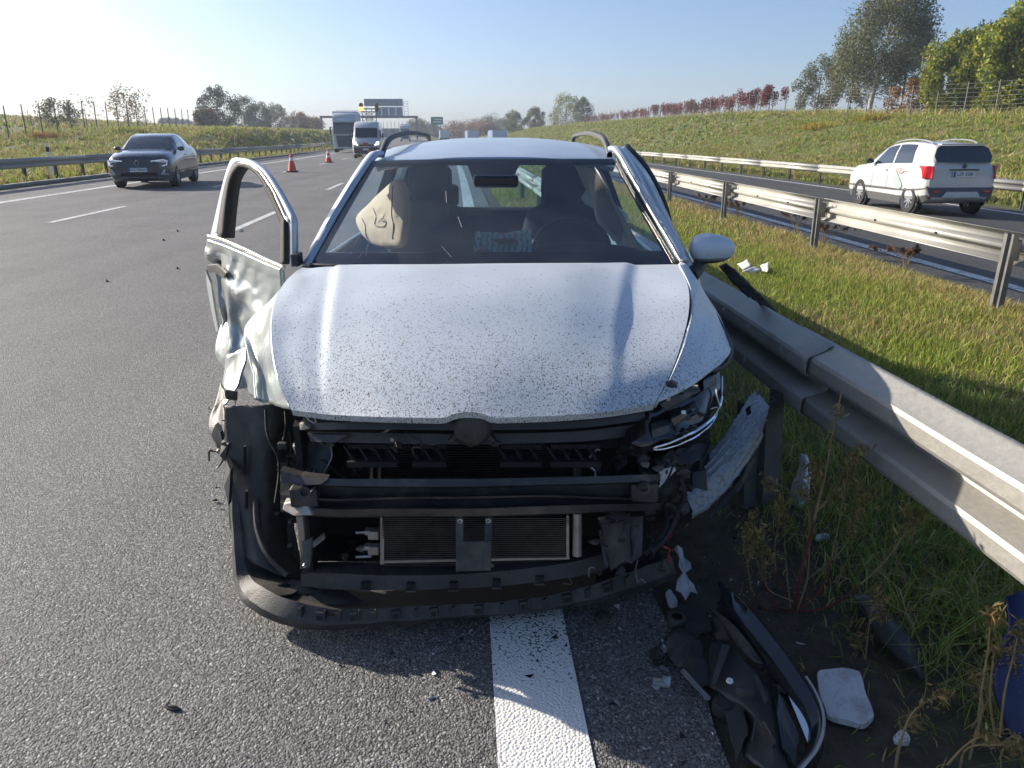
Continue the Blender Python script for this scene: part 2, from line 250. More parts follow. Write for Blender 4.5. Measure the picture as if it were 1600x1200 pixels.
M = dict(
    asphalt=asphalt_mat('asphalt', (0.12, 0.118, 0.117), (0.30, 0.293, 0.288), 140.0),
    asphalt2=asphalt_mat('asphalt_opposite', (0.055, 0.055, 0.056), (0.125, 0.125, 0.125)),
    line=line_mat('road_paint'), land=land_mat('land'),
    kerb=mat('kerb_concrete', (0.24, 0.23, 0.22), 0.9, var=0.3, bump=0.4),
    grass=leafy('grass_blades', 0.3), leaf=leafy('leaves', 0.35), needle=leafy('needles', 0.1),
    bark=mat('bark', (0.11, 0.085, 0.065), 0.9, var=0.4, vscale=14, bump=0.8, bscale=30),
    birch=mat('birch_bark', (0.55, 0.53, 0.49), 0.8, var=0.15, vscale=8, dirt=(0.06, 0.05, 0.045), dscale=5, damt=0.45, bump=0.3),
    paint=paint_mat('silver_paint', (0.62, 0.67, 0.71), metal=0.15, rough=0.46, coat=0.10),
    paint_clean=paint_mat('silver_paint_clean', (0.46, 0.53, 0.60), specks=False, coat=0.2, metal=0.2),
    paint_bent=mat('bent_paint', (0.37, 0.41, 0.41), 0.30, 0.35, var=0.06, vscale=3, dirt=(0.17, 0.115, 0.07), dscale=3.2, damt=0.34, coat=0.35),
    plastic=mat('black_plastic', (0.028, 0.028, 0.030), 0.5, var=0.35, vscale=9, bump=0.15, bscale=220, dirt=(0.11, 0.095, 0.08), dscale=4, damt=0.36),
    plastic_dusty=mat('dusty_plastic', (0.042, 0.041, 0.040), 0.55, var=0.3, vscale=12, bump=0.2, bscale=200, dirt=(0.12, 0.105, 0.09), dscale=6, damt=0.40),
    darkmetal=mat('dark_metal', (0.05, 0.05, 0.052), 0.42, 0.3, var=0.3, vscale=10, dirt=(0.16, 0.13, 0.10), dscale=5, damt=0.38),
    steel=mat('bare_steel', (0.36, 0.33, 0.29), 0.45, 0.6, var=0.3, vscale=12),
    alu=mat('aluminium', (0.42, 0.42, 0.42), 0.4, 0.8, var=0.25, vscale=14),
    chrome=mat('chrome', (0.75, 0.77, 0.80), 0.12, 1.0, var=0.06, rvar=0.05),
    gloss=mat('gloss_black', (0.012, 0.013, 0.016), 0.16, 0.0, var=0.2, coat=0.6, rvar=0.06),
    black=mat('deep_black', (0.008, 0.008, 0.009), 0.8, var=0.3),
    rubber=mat('rubber', (0.02, 0.02, 0.021), 0.75, var=0.3, vscale=20, bump=0.3, bscale=120),
    frit=mat('black_glass_edge', (0.01, 0.011, 0.013), 0.22, 0.0, var=0.1),
    core=mat('radiator_core', (0.055, 0.052, 0.05), 0.55, 0.4, var=0.4, vscale=40, dirt=(0.13, 0.10, 0.08), dscale=9, damt=0.4),
    bronze=mat('trim_and_highlight', (0.66, 0.60, 0.52), 0.3, 0.85, var=0.1),
    glass=glass('windscreen_glass', (0.76, 0.93, 1.0), 0.92),
    carglass=mat('dark_car_glass', (0.015, 0.02, 0.028), 0.06, 0, var=0.2, coat=1.0, rvar=0.02),
    fabric=mat('seat_fabric', (0.02, 0.021, 0.024), 0.9, var=0.2, vscale=30, bump=0.3, bscale=200),
    dash=mat('dashboard', (0.022, 0.023, 0.026), 0.6, var=0.2, vscale=12, bump=0.2, bscale=250),
    airbag=cloth('airbag_cloth', (0.82, 0.62, 0.45)),
    airbag2=cloth('curtain_cloth', (0.66, 0.65, 0.62)),
    stitch=mat('seam_thread', (0.10, 0.065, 0.045), 0.8),
    rail=mat('galvanised_steel', (0.34, 0.33, 0.30), 0.52, 0.3, var=0.08, vscale=40, dirt=(0.20, 0.185, 0.155), dscale=5, damt=0.33, bump=0.12, bscale=60),
    railbolt=mat('bolt_zinc', (0.46, 0.45, 0.42), 0.4, 0.6, var=0.1),
    rail_far=mat('galvanised_weathered', (0.42, 0.41, 0.375), 0.5, 0.35, var=0.12, vscale=1.5, dirt=(0.2, 0.18, 0.15), dscale=3, damt=0.3),
    post=mat('post_steel', (0.16, 0.155, 0.15), 0.55, 0.5, var=0.25, vscale=8),
    whiteplastic=mat('white_plastic', (0.62, 0.64, 0.67), 0.5, var=0.1, vscale=14, dirt=(0.16, 0.14, 0.13), dscale=9, damt=0.40, bump=0.3, bscale=18),
    greyskin=mat('bumper_skin', (0.50, 0.54, 0.58), 0.42, 0.1, var=0.08, vscale=6, dirt=(0.10, 0.095, 0.09), dscale=60, damt=0.40, bump=0.25, bscale=70),
    cone=mat('cone_orange', (0.75, 0.09, 0.045), 0.55, var=0.1), conewhite=mat('cone_white', (0.78, 0.77, 0.75), 0.5, var=0.08),
    darkpaint=mat('navy_grey_paint', (0.055, 0.062, 0.085), 0.25, 0.5, var=0.05, coat=0.9), 
    whitepaint=mat('white_paint', (0.54, 0.54, 0.53), 0.3, 0.0, var=0.04, vscale=2, coat=0.7),
    greylower=mat('grey_cladding', (0.085, 0.085, 0.088), 0.6, var=0.15), silver=mat('silver_plastic', (0.42, 0.43, 0.44), 0.4, 0.5, var=0.1),
    redlamp=mat('red_lens', (0.55, 0.015, 0.03), 0.15, 0, var=0.15, coat=0.8), lamp=mat('lamp_glass', (0.72, 0.75, 0.8), 0.15, 0.2, var=0.1, coat=0.8),
    lit=mat('lit_headlamp', (0.9, 0.88, 0.8), 0.3, emit=(1.0, 0.92, 0.72), estr=3.0), drl=mat('daytime_light', (0.85, 0.88, 0.95), 0.3, emit=(0.9, 0.95, 1.0), estr=0.12),
    amber=mat('amber_lamp', (0.8, 0.3, 0.05), 0.3, emit=(1.0, 0.32, 0.06), estr=2.2), amber_off=mat('amber_lamp_off', (0.20, 0.09, 0.04), 0.4),
    tyre=mat('tyre', (0.018, 0.018, 0.019), 0.8, var=0.2, vscale=30), rim=mat('rim', (0.45, 0.46, 0.48), 0.35, 0.8, var=0.08),
    plate=mat('plate_white', (0.72, 0.72, 0.70), 0.45, var=0.04), plateblue=mat('plate_blue', (0.03, 0.07, 0.35), 0.45), ink=mat('plate_ink', (0.02, 0.02, 0.022), 0.6),
    gantry=mat('gantry_grey', (0.10, 0.12, 0.16), 0.6, 0.2, var=0.15), panel=mat('panel_back', (0.17, 0.22, 0.32), 0.5, 0.2, var=0.2, vscale=0.6), panelwhite=mat('panel_border', (0.75, 0.76, 0.78), 0.5),
    green=mat('sign_green', (0.02, 0.20, 0.13), 0.5, var=0.06), tarp=mat('trailer_tarp', (0.62, 0.66, 0.74), 0.6, var=0.08), tarpblue=mat('trailer_side', (0.12, 0.17, 0.30), 0.6, var=0.1),
    wood=mat('fence_post', (0.13, 0.12, 0.11), 0.85, var=0.25), wire=mat('fence_wire', (0.30, 0.30, 0.31), 0.6, 0.3),
    redstem=mat('red_stem', (0.15, 0.032, 0.024), 0.7, var=0.25, vscale=20), drystem=mat('dry_stem', (0.27, 0.19, 0.085), 0.85, var=0.25, vscale=20),
    pink=mat('pink_patch', (0.62, 0.24, 0.23), 0.35, coat=0.5), mint=mat('mint_patch', (0.36, 0.52, 0.43), 0.35, coat=0.5),
    bluetarp=mat('dark_blue_plastic', (0.012, 0.02, 0.085), 0.4, var=0.2), label=mat('white_marker', (0.8, 0.8, 0.78), 0.5),
)

# ------------------------------------------------------------------ mesh building
def cr(pts, n):
    """Catmull-Rom through the points, n samples"""
    P = [Vector(p) for p in pts]; k = len(P) - 1; out = []
    for i in range(n):
        t = i / (n - 1) * k; j = min(int(t), k - 1); f = t - j
        p1, p2 = P[j], P[j + 1]
        p0 = P[j - 1] if j > 0 else p1 + (p1 - p2); p3 = P[j + 2] if j + 2 <= k else p2 + (p2 - p1)
        out.append(0.5 * ((2 * p1) + (p2 - p0) * f + (2 * p0 - 5 * p1 + 4 * p2 - p3) * f * f + (3 * p1 - p0 - 3 * p2 + p3) * f ** 3))
    return out
def gridpts(lines, nu, nv):
    L = [cr(l, nu) for l in lines]
    cols = [cr([l[i] for l in L], nv) for i in range(nu)]
    return [[cols[i][j] for i in range(nu)] for j in range(nv)]
class MB:
    def __init__(s): s.v = []; s.f = []; s.mi = []; s.cur = 0
    def add(s, vs_, fs):
        o = len(s.v); s.v += [tuple(v) for v in vs_]; s.f += [tuple(o + i for i in f) for f in fs]; s.mi += [s.cur] * len(fs); return s
    def grid(s, rows, closed=False):
        nv, nu = len(rows), len(rows[0]); o = [p for r in rows for p in r]; fs = []
        for j in range(nv - 1):
            for i in range(nu if closed else nu - 1):
                k = (i + 1) % nu; fs.append((j * nu + i, j * nu + k, (j + 1) * nu + k, (j + 1) * nu + i))
        return s.add(o, fs)
    def box(s, c, d, rot=None):
        c = Vector(c); x, y, z = (q / 2 for q in d); R = rot if rot else Matrix.Identity(3)
        p = [c + R @ Vector((sx * x, sy * y, sz * z)) for sz in (-1, 1) for sx, sy in ((-1, -1), (1, -1), (1, 1), (-1, 1))]
        return s.add(p, [(3, 2, 1, 0), (4, 5, 6, 7), (0, 1, 5, 4), (1, 2, 6, 5), (2, 3, 7, 6), (3, 0, 4, 7)])
    def prism(s, pts, off):
        P = [Vector(p) for p in pts]; n = len(P); off = Vector(off)
        return s.add(P + [p + off for p in P], [tuple(range(n))[::-1], tuple(range(n, 2 * n))] + [(i, (i + 1) % n, n + (i + 1) % n, n + i) for i in range(n)])
    def tube(s, path, r, n=6, caps=True):
        P = [Vector(p) for p in path]; rr = r if isinstance(r, (list, tuple)) else [r] * len(P); rows = []
        ref = Vector((0, 0, 1))
        for i, p in enumerate(P):
            d = (P[min(i + 1, len(P) - 1)] - P[max(i - 1, 0)])
            if d.length < 1e-9: d = Vector((0, 0, 1))
            d.normalize(); a = d.cross(ref)
            if a.length < 1e-3: a = d.cross(Vector((1, 0, 0)))
            a.normalize(); b = d.cross(a)
            rows.append([p + (a * math.cos(2 * math.pi * k / n) + b * math.sin(2 * math.pi * k / n)) * rr[i] for k in range(n)])
        o = len(s.v); s.grid(rows, closed=True)
        if caps:
            m = len(rows) * n
            s.f += [tuple(o + k for k in range(n))[::-1], tuple(o + m - n + k for k in range(n))]; s.mi += [s.cur] * 2
        return s
    def lathe(s, prof, c, axis='Z', n=20):
        rows = []
        for r, h in prof:
            row = []
            for k in range(n):
                a = 2 * math.pi * k / n; x, y = r * math.cos(a), r * math.sin(a)
                row.append(Vector(c) + Vector({'Z': (x, y, h), 'X': (h, x, y), 'Y': (x, h, y)}[axis]))
            rows.append(row)
        return s.grid(rows, closed=True)
    def strip(s, A, B):
        return s.grid([list(A), list(B)])
    def build(s, name, m, parent=None, smooth=None, solid=0, subsurf=0, bevel=0, origin=None, offset=1):
        me = bpy.data.meshes.new(name)
        o0 = Vector(origin) if origin is not None else (parent_base(parent) if parent else Vector((0, 0, 0)))
        me.from_pydata([tuple(Vector(v) - o0) for v in s.v], [], s.f); me.validate()
        for mm in (m if isinstance(m, (list, tuple)) else [m]): me.materials.append(M[mm] if isinstance(mm, str) else mm)
        if len(me.materials) > 1 and len(me.polygons) == len(s.mi): me.polygons.foreach_set('material_index', s.mi)
        ob = bpy.data.objects.new(name, me); COL.objects.link(ob)
        if parent: ob.parent = parent
        elif origin is not None: ob.location = o0
        if solid:
            q = ob.modifiers.new('solid', 'SOLIDIFY'); q.thickness = solid; q.offset = offset
        if bevel:
            q = ob.modifiers.new('bevel', 'BEVEL'); q.width = bevel; q.segments = 2; q.limit_method = 'ANGLE'; q.angle_limit = math.radians(35)
        if subsurf:
            q = ob.modifiers.new('sub', 'SUBSURF'); q.levels = subsurf; q.render_levels = subsurf
        if smooth is not None:
            me.polygons.foreach_set('use_smooth', [True] * len(me.polygons))
            if smooth < 180: me.set_sharp_from_angle(angle=math.radians(smooth))
        me.update()
        return ob
BASE = {}
def parent_base(p):
    while p.parent: p = p.parent
    return BASE.get(p.name, Vector((0, 0, 0)))
def tag(o, label, cat, group=None):
    o['label'] = label; o['category'] = cat
    if group: o['group'] = group
    return o
def thing(name, label, cat, loc=(0, 0, 0), group=None, rz=0, local=False):
    o = bpy.data.objects.new(name, None); COL.objects.link(o); o.empty_display_size = 0.2
    o.location = loc; o.rotation_euler = (0, 0, rz); tag(o, label, cat, group)
    BASE[o.name] = Vector((0, 0, 0)) if local else Vector(loc)
    return o
def struct(o): o['kind'] = 'structure'; return o
def inst(src, parent, loc, rot=(0, 0, 0), scale=None):
    c = src.copy(); COL.objects.link(c); c.parent = parent; c.location = loc; c.rotation_euler = rot
    if scale: c.scale = scale
    return c
def fast_mesh(name, V, T, C, m, parent=None, org=None):
    """triangles with a colour per vertex, numpy arrays"""
    me = bpy.data.meshes.new(name); V = np.asarray(V, np.float32); T = np.asarray(T, np.int32)
    if org is not None: V = V - np.asarray(org, np.float32)
    me.vertices.add(len(V)); me.vertices.foreach_set('co', V.ravel())
    me.loops.add(T.size); me.loops.foreach_set('vertex_index', T.ravel())
    me.polygons.add(len(T)); me.polygons.foreach_set('loop_start', np.arange(0, T.size, 3, dtype=np.int32))
    me.update(calc_edges=True)
    ca = me.attributes.new('Col', 'FLOAT_COLOR', 'POINT')
    ca.data.foreach_set('color', np.c_[np.asarray(C, np.float32), np.ones(len(V), np.float32)].ravel())
    me.materials.append(M[m]); ob = bpy.data.objects.new(name, me); COL.objects.link(ob)
    if parent: ob.parent = parent
    return ob
def blades(P, h, w, lean, col, rng):
    """one bent blade per point: 5 vertices, 3 triangles"""
    n = len(P); a = rng.uniform(0, 2 * np.pi, n); d = np.c_[np.cos(a), np.sin(a), np.zeros(n)]
    b = rng.uniform(0, 2 * np.pi, n); s = np.c_[np.cos(b), np.sin(b), np.zeros(n)] * (w / 2)[:, None]
    l = (lean * h)[:, None]; up = np.c_[np.zeros(n), np.zeros(n), h]
    mid = P + up * 0.6 + d * l * 0.35; tip = P + up * np.sqrt(np.clip(1 - lean ** 2 * 0.5, 0.1, 1))[:, None] + d * l
    V = np.stack([P - s, P + s, mid + s * 0.8, mid - s * 0.8, tip], 1).reshape(-1, 3)
    k = np.arange(n)[:, None, None] * 5
    T = (np.array([[0, 1, 2], [0, 2, 3], [3, 2, 4]])[None] + k).reshape(-1, 3)
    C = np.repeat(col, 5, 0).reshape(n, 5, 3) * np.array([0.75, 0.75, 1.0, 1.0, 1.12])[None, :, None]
    return V, T, C.reshape(-1, 3)
def palette(n, cols, rng, jit=0.2, weights=None):
    i = rng.choice(len(cols), n, p=weights); c = np.array(cols)[i] * rng.uniform(1 - jit, 1 + jit, (n, 1)) * rng.uniform(0.93, 1.07, (n, 3))
    return c.clip(0, 1)
def lumps(x, y, f, seed=0):
    return np.array([noise.noise((a * f + seed, b * f, seed * 1.7)) for a, b in zip(x, y)])
def roadpts(u, v, dz=0.0):
    U = u + bend(v); return np.c_[U * CT - v * ST, U * ST + v * CT, zland(u, v) + dz]

# ================================================================== the setting
def land():
    us = np.unique(np.r_[-620, -400, -280, -200, -150, -120, np.arange(-100, -33, 6), np.arange(-33, -13.3, 0.8), -13.41, -13.39, -0.02, 0.02, np.arange(0.6, 6.01, 0.3), 6.04, 6.06,
                         15.19, 15.21, np.arange(15.6, 36, 0.9), 40, 50, 60, 80, 110, 150, 200, 300, 450, 620])
    vv = np.unique(np.r_[-40, -20, -10, np.arange(-4, 14, 0.5), np.arange(14, 60, 2), np.arange(60, 200, 5), np.arange(200, 400, 12), 450, 520, 620, 760, 900])
    Ug, Vg = np.meshgrid(us, vv); u = Ug.ravel(); v = Vg.ravel()
    P = roadpts(u, v)
    amp = np.where((u < -16) | (u > 17.5), 0.16, np.where((u > 0.75) & (u < 5.8), 0.018, 0)); f = np.where((u > 0.7) & (u < 5.8), 2.2, 0.22)
    P[:, 2] += amp * np.array([noise.fractal((a * ff, b * ff, 3.1), 1.0, 2.0, 3) for a, b, ff in zip(P[:, 0], P[:, 1], f)])
    nu, nv = len(us), len(vv); idx = np.arange(nu * nv).reshape(nv, nu)
    F = np.stack([idx[:-1, :-1], idx[:-1, 1:], idx[1:, 1:], idx[1:, :-1]], -1).reshape(-1, 4)
    me = bpy.data.meshes.new('terrain'); me.from_pydata(P.tolist(), [], F.tolist())
    dirt = np.clip(1.25 - np.abs(u - 0.95) * 1.1, 0, 1) * (v < 30) * 0.95 + np.clip(1 - np.abs(u - 5.75) * 2.0, 0, 1) * 0.7
    a = me.attributes.new('Dirt', 'FLOAT', 'POINT'); a.data.foreach_set('value', dirt.clip(0, 1).astype(np.float32))
    me.polygons.foreach_set('use_smooth', [True] * len(me.polygons)); me.materials.append(M['land'])
    o = bpy.data.objects.new('terrain', me); COL.objects.link(o); struct(o)
land()
VS = np.unique(np.r_[-40, -20, -8, np.arange(-4, 20, 2), np.arange(20, 200, 5), np.arange(200, 420, 20), 500, 700, 890]).tolist()
def ribbon(name, u0, u1, dz, m, vs=VS, parent=None, nu=2, ragged=0):
    mb = MB(); rows = []
    for v in vs:
        r = []
        for i in range(nu):
            u = u0 + (u1 - u0) * i / (nu - 1)
            if ragged and i in (0, nu - 1): u += ragged * noise.noise((v * 1.7, u, 5.0)) + ragged * 0.5 * noise.noise((v * 9, u, 2.0))
            r.append(on_road(u, v, dz))
        rows.append(r)
    mb.grid(rows); return mb.build(name, m, parent)
r1 = struct(ribbon('motorway_carriageway', -13.42, 0.66, 0.0, 'asphalt', sorted(set(VS + np.arange(-2, 10, 0.12).round(2).tolist())), nu=12, ragged=0.035))
r2 = struct(ribbon('opposite_carriageway', 6.02, 15.22, 0.0, 'asphalt2', nu=4, ragged=0.02))
def mark(parent, u, w, v0, v1, n=2, name='lane_marking'):
    mb = MB(); rows = []
    for k in range(n):
        v = v0 + (v1 - v0) * k / (n - 1)
        e = 0.004 if v1 < 6 else 0.0
        rows.append([on_road(u - w / 2 + e * noise.noise((v * 40, 1, 0)), v, 0.0045), on_road(u + w / 2 + e * noise.noise((v * 40, 7, 0)), v, 0.0045)])
    mb.grid(rows); return mb.build(name, 'line', parent)
mark(r1, 0.185, 0.25, -4, 6, 240, 'edge_line'); mark(r1, 0.185, 0.25, 6, 260, 90, 'edge_line')
mark(r1, -10.9, 0.25, -10, 320, 110, 'edge_line')
for v in (12.95, 22.7, 32.5, 42.2, 52, 61.7, 71.5, 81.2, 91, 103, 115, 130): mark(r1, -3.86, 0.14, v, v + 3.25, 3)
for v in (4.6, 14.4, 24.2, 34.0, 43.8, 53.6, 63.4, 73.2, 83, 95, 107, 120): mark(r1, -7.55, 0.14, v, v + 3.25, 3)
mark(r2, 6.62, 0.22, -6, 320, 110, 'edge_line'); mark(r2, 14.3, 0.22, -6, 320, 110, 'edge_line')
for v in (4, 16, 28, 40, 52, 64, 76, 90, 104, 120): mark(r2, 10.55, 0.13, v, v + 4, 3)
# kerb along the hard shoulder, laid as separate stones where they can be told apart
kb = MB().box((0, 0, 0.03), (0.24, 1.0, 0.18)).build('kerb_stone', 'kerb', r1, bevel=0.015)
kb.location = on_road(-13.56, 16, 0.0); kb.rotation_euler = (0, 0, road_dir(16))
for k in range(1, 90):
    inst(kb, r1, on_road(-13.56, 16 + k * 1.01, 0.0), (0, 0, road_dir(16 + k)))
mbk = MB()
mbk.grid([[on_road(-13.44, v, 0.0), on_road(-13.44, v, 0.12), on_road(-13.68, v, 0.12), on_road(-13.68, v, 0.0)] for v in np.arange(106.5, 330, 8)]); mbk.build('kerb_run', 'kerb', r1)

# ------------------------------------------------------------------ guardrails
WPROF = [(0.000, 0.156), (-0.014, 0.150), (-0.026, 0.138), (-0.078, 0.112), (-0.083, 0.100), (-0.083, 0.058), (-0.078, 0.046), (-0.006, 0.022), (0.0, 0.012),
         (0.0, -0.012), (-0.006, -0.022), (-0.078, -0.046), (-0.083, -0.058), (-0.083, -0.100), (-0.078, -0.112), (-0.026, -0.138), (-0.014, -0.150), (0.0, -0.156)]
def wbeam(L, flip, m, name, parent, lip=0.0, nseg=1, shape=None):
    s = -1 if flip else 1; mb = MB(); rows = []
    for k in range(nseg + 1):
        y = -L / 2 + L * k / nseg; off = shape(y) if shape else 0
        rows.append([Vector((s * x + s * lip + off, y, z)) for x, z in WPROF])
    mb.grid(rows); ob = mb.build(name, m, parent, smooth=40, solid=0.004, offset=0, origin=(0, 0, 0)); return ob
def sigma_post(parent, m, h=0.85, w=0.15, flip=False, name='post'):
    s = -1 if flip else 1; mb = MB(); t = 0.006
    prof = [(-0.055, -w / 2 + 0.012), (-0.055, -w / 2), (0.0, -w / 2), (0.0, -0.03), (0.03, -0.018), (0.03, 0.018), (0.0, 0.03), (0.0, w / 2), (-0.055, w / 2), (-0.055, w / 2 - 0.012)]
    mb.grid([[Vector((s * y, x, z)) for y, x in prof] for z in (-0.25, h)]); ob = mb.build(name, m, parent, solid=t, origin=(0, 0, 0)); return ob
def bolt(parent, m='post', r=0.014, axis='X', name='bolt'):
    return MB().lathe([(0.0, -0.010), (r * 0.7, -0.009), (r, -0.004), (r, 0.004)], (0, 0, 0), axis, 10).build(name, m, parent, smooth=50, origin=(0, 0, 0))
def guardrail(name, label, u, v0, n, L, face, zc, m, side_gap, land_u=None, post_w=0.14, bolts_to=0, sp=None, cat='guardrail', mpost='post', post_top=0.13):
    """face -1: corrugation towards -u; posts stand behind on the other side"""
    t = thing(name, label, cat, on_land(land_u or u, v0)); base = BASE[t.name]
    b0 = wbeam(L + 0.16, face > 0, m, 'beam', t, 0); p0 = sigma_post(t, mpost, zc + post_top, post_w, flip=(face > 0)); s0 = MB().box((0, 0, 0), (max(side_gap - 0.03, 0.05), 0.12, 0.2)).build('spacer', mpost, t, bevel=0.01, origin=(0, 0, 0)); bo = bolt(t, mpost, 0.016) if bolts_to else None
    first = True
    for k in range(n):
        v = v0 + k * L; c = on_land(land_u or u, v); q = road(u + 0.004 * (k % 2), v, 0); a = road_dir(v)
        q.z = c.z + zc + 0.006 * noise.noise((k * 0.9, u, 1)); sl = math.atan2(float(zroad(v + 2) - zroad(v - 2)), 4)
        loc = q - base; rot = (sl, 0, a)
        if first: b0.location = loc; b0.rotation_euler = rot
        else: inst(b0, t, loc, rot)
        for w in ([0.0] if sp is None else sp):
            vp = v - L / 2 + L * w if sp else v - L / 2
            pc = on_land(land_u or u, vp); pq = road(u - face * side_gap, vp, 0); ap = road_dir(vp)
            pl = Vector((pq.x, pq.y, pc.z)) - base; lean = 0.02 * noise.noise((vp, u, 9))
            sl_ = (Vector((pq.x, pq.y, pc.z + zc)) + road(u, vp, 0) - Vector((pq.x, pq.y, 0))) / 1.0
            sq = road(u - face * side_gap * 0.5, vp, pc.z + zc) - base
            if first:
                p0.location = pl; p0.rotation_euler = (lean, lean, ap); s0.location = sq; s0.rotation_euler = (0, 0, ap); 
            else:
                inst(p0, t, pl, (lean, lean, ap)); inst(s0, t, sq, (0, 0, ap))
            first = False
        if k < bolts_to:
            for dv, dz in ((-0.02, 0.075), (0.1, 0.075), (-0.02, -0.075), (0.1, -0.075), (1.3, 0.0), (2.6, 0.0)):
                bq = road(u - face * 0.012, v - L / 2 + dv, q.z + dz) - base
                if face > 0: pass
                nb = inst(bo, t, bq, (0, 0, ap + math.pi))
    if bo: bo.location = road(u - face * 0.012, v0 - L / 2 + 0.2, on_land(land_u or u, v0).z + zc + 0.075) - base
    return t
# median rail on the far side of the grass: its posts face us
guardrail('guardrail', 'long pale guardrail across the median grass, posts on this side', 5.36, 0.9, 36, 4.0, 1, 0.60, 'rail_far', 0.13, land_u=5.2, post_w=0.13, bolts_to=8, post_top=0.155)
guardrail('guardrail', 'pale guardrail at the foot of the right grass embankment, beyond the white car', 15.35, -1, 31, 6.0, -1, 0.60, 'rail_far', 0.13, land_u=15.7, sp=(0, 0.5), post_w=0.11, post_top=-0.05)
guardrail('guardrail', 'grey guardrail along the left hard shoulder behind the dark car', -13.95, 9, 30, 6.0, 1, 0.64, 'rail', 0.13, land_u=-14.2, sp=(0, 0.333, 0.667), post_w=0.14, post_top=-0.08)
# the rail that the wreck leans on
def near_rail():
    t = thing('guardrail', 'near galvanised guardrail that the wrecked car rests against', 'guardrail', road(1.40, 2.85, -0.02)); B = BASE[t.name]
    a = TH
    def sec(v0, v1, off0, off1, lift, nseg=10):
        mb = MB(); rows = []
        for k in range(nseg + 1):
            v = v0 + (v1 - v0) * k / nseg; o = off0 + (off1 - off0) * (k / nseg) + 0.006 * noise.noise((v * 2.1, 3, 0))
            rows.append([road(1.455 + x * 1.25 + o + lift, v, 0.595 + z * 1.06 + 0.004 * noise.noise((v * 1.7, z * 4, 2))) for x, z in WPROF])
        mb.grid(rows); return mb.build('beam', 'rail', t, smooth=24, solid=0.005, offset=0)
    sec(-5.4, -1.1, 0.02, 0.09, -0.004, 8); s1 = sec(-1.2, 3.02, 0.09, 0.0, 0.0, 24); sec(2.72, 7.0, -0.022, 0.0, 0.010, 24); sec(6.9, 11.0, 0.0, 0.05, 0, 6); sec(10.9, 15, 0.05, 0.06, 0.01, 4)
    for k in range(5): sec(15 + 4 * k, 19.1 + 4 * k, 0.06, 0.06, 0.008 * (k % 2), 2)
    p0 = sigma_post(t, 'post', 0.52, 0.19); p0.location = road(1.30, 2.90, -0.02) - B; p0.rotation_euler = (0.12, 0.04, a - 1.2)
    for k, v in enumerate((-1.1, 6.9, 10.9, 14.9, 18.9, 22.9, 26.9)):
        inst(p0, t, road(1.56, v, -0.02) - B, (0, 0, a))
    b0 = bolt(t, 'railbolt', 0.021); pts = [(2.80, 0.078, 0), (3.02 - 0.06, 0.078, 0), (2.80, -0.078, 0), (2.96, -0.078, 0), (3.35, 0.078, 0), (3.35, -0.078, 0), (3.7, 0.075, 0)]
    for i, (v, dz, _) in enumerate(pts):
        l = road(1.455 - 0.109, v, 0.595 + dz * 1.06) - B
        if i == 0: b0.location = l; b0.rotation_euler = (0, 0, a)
        else: inst(b0, t, l, (0, 0, a))
    for v in (1.93, -0.1):
        sl = MB().box((0, 0, 0), (0.006, 0.066, 0.024)).build('slot', 'black', t, bevel=0.008, origin=(0, 0, 0)); sl.location = road(1.455 + 0.025, v, 0.595) - B; sl.rotation_euler = (0, 0, a)
near_rail()

# ------------------------------------------------------------------ fences
def fence(name, label, u, v0, sp, n, h, m, lean=0.0, nw=9):
    t = thing(name, label, 'fence', on_land(u, v0)); B = BASE[t.name]; p0 = None; tops = []
    for k in range(n):
        v = v0 + sp * k; g = on_land(u, v)
        rot = (0.03 * noise.noise((k * 1.3, u, 0)), lean + 0.03 * noise.noise((k * 2.1, u, 4)), 0); hh = 1 + 0.03 * noise.noise((k, 2, u))
        if p0 is None:
            p0 = MB().tube([(0, 0, -0.3), (0, 0, h * 0.5), (0, 0, h)], [0.052, 0.050, 0.046], 8).build('post', m, t, smooth=60, origin=(0, 0, 0)); p0.location = g - B; p0.rotation_euler = rot
        else: inst(p0, t, g - B, rot, (1, 1, hh))
        tops.append(g)
    w = MB()
    zs = [0.08 + (h - 0.2) * (i / (nw - 1)) ** 1.15 for i in range(nw)]
    for z in zs:
        for a, b in zip(tops[:-1], tops[1:]): w.tube([a + Vector((0, 0, z)), b + Vector((0, 0, z))], 0.0035, 3, caps=False)
    o = w.build('wire_mesh', 'wire', t); o['kind'] = 'stuff'
    return t
fence('wildlife_fence', 'wire fence with thin posts on top of the right embankment', 36.0, 44, 3.2, 62, 2.3, 'post')
fence('wildlife_fence', 'wooden post fence along the field on the left', -33.0, 40, 2.6, 66, 2.45, 'wood', 0.02, 6)

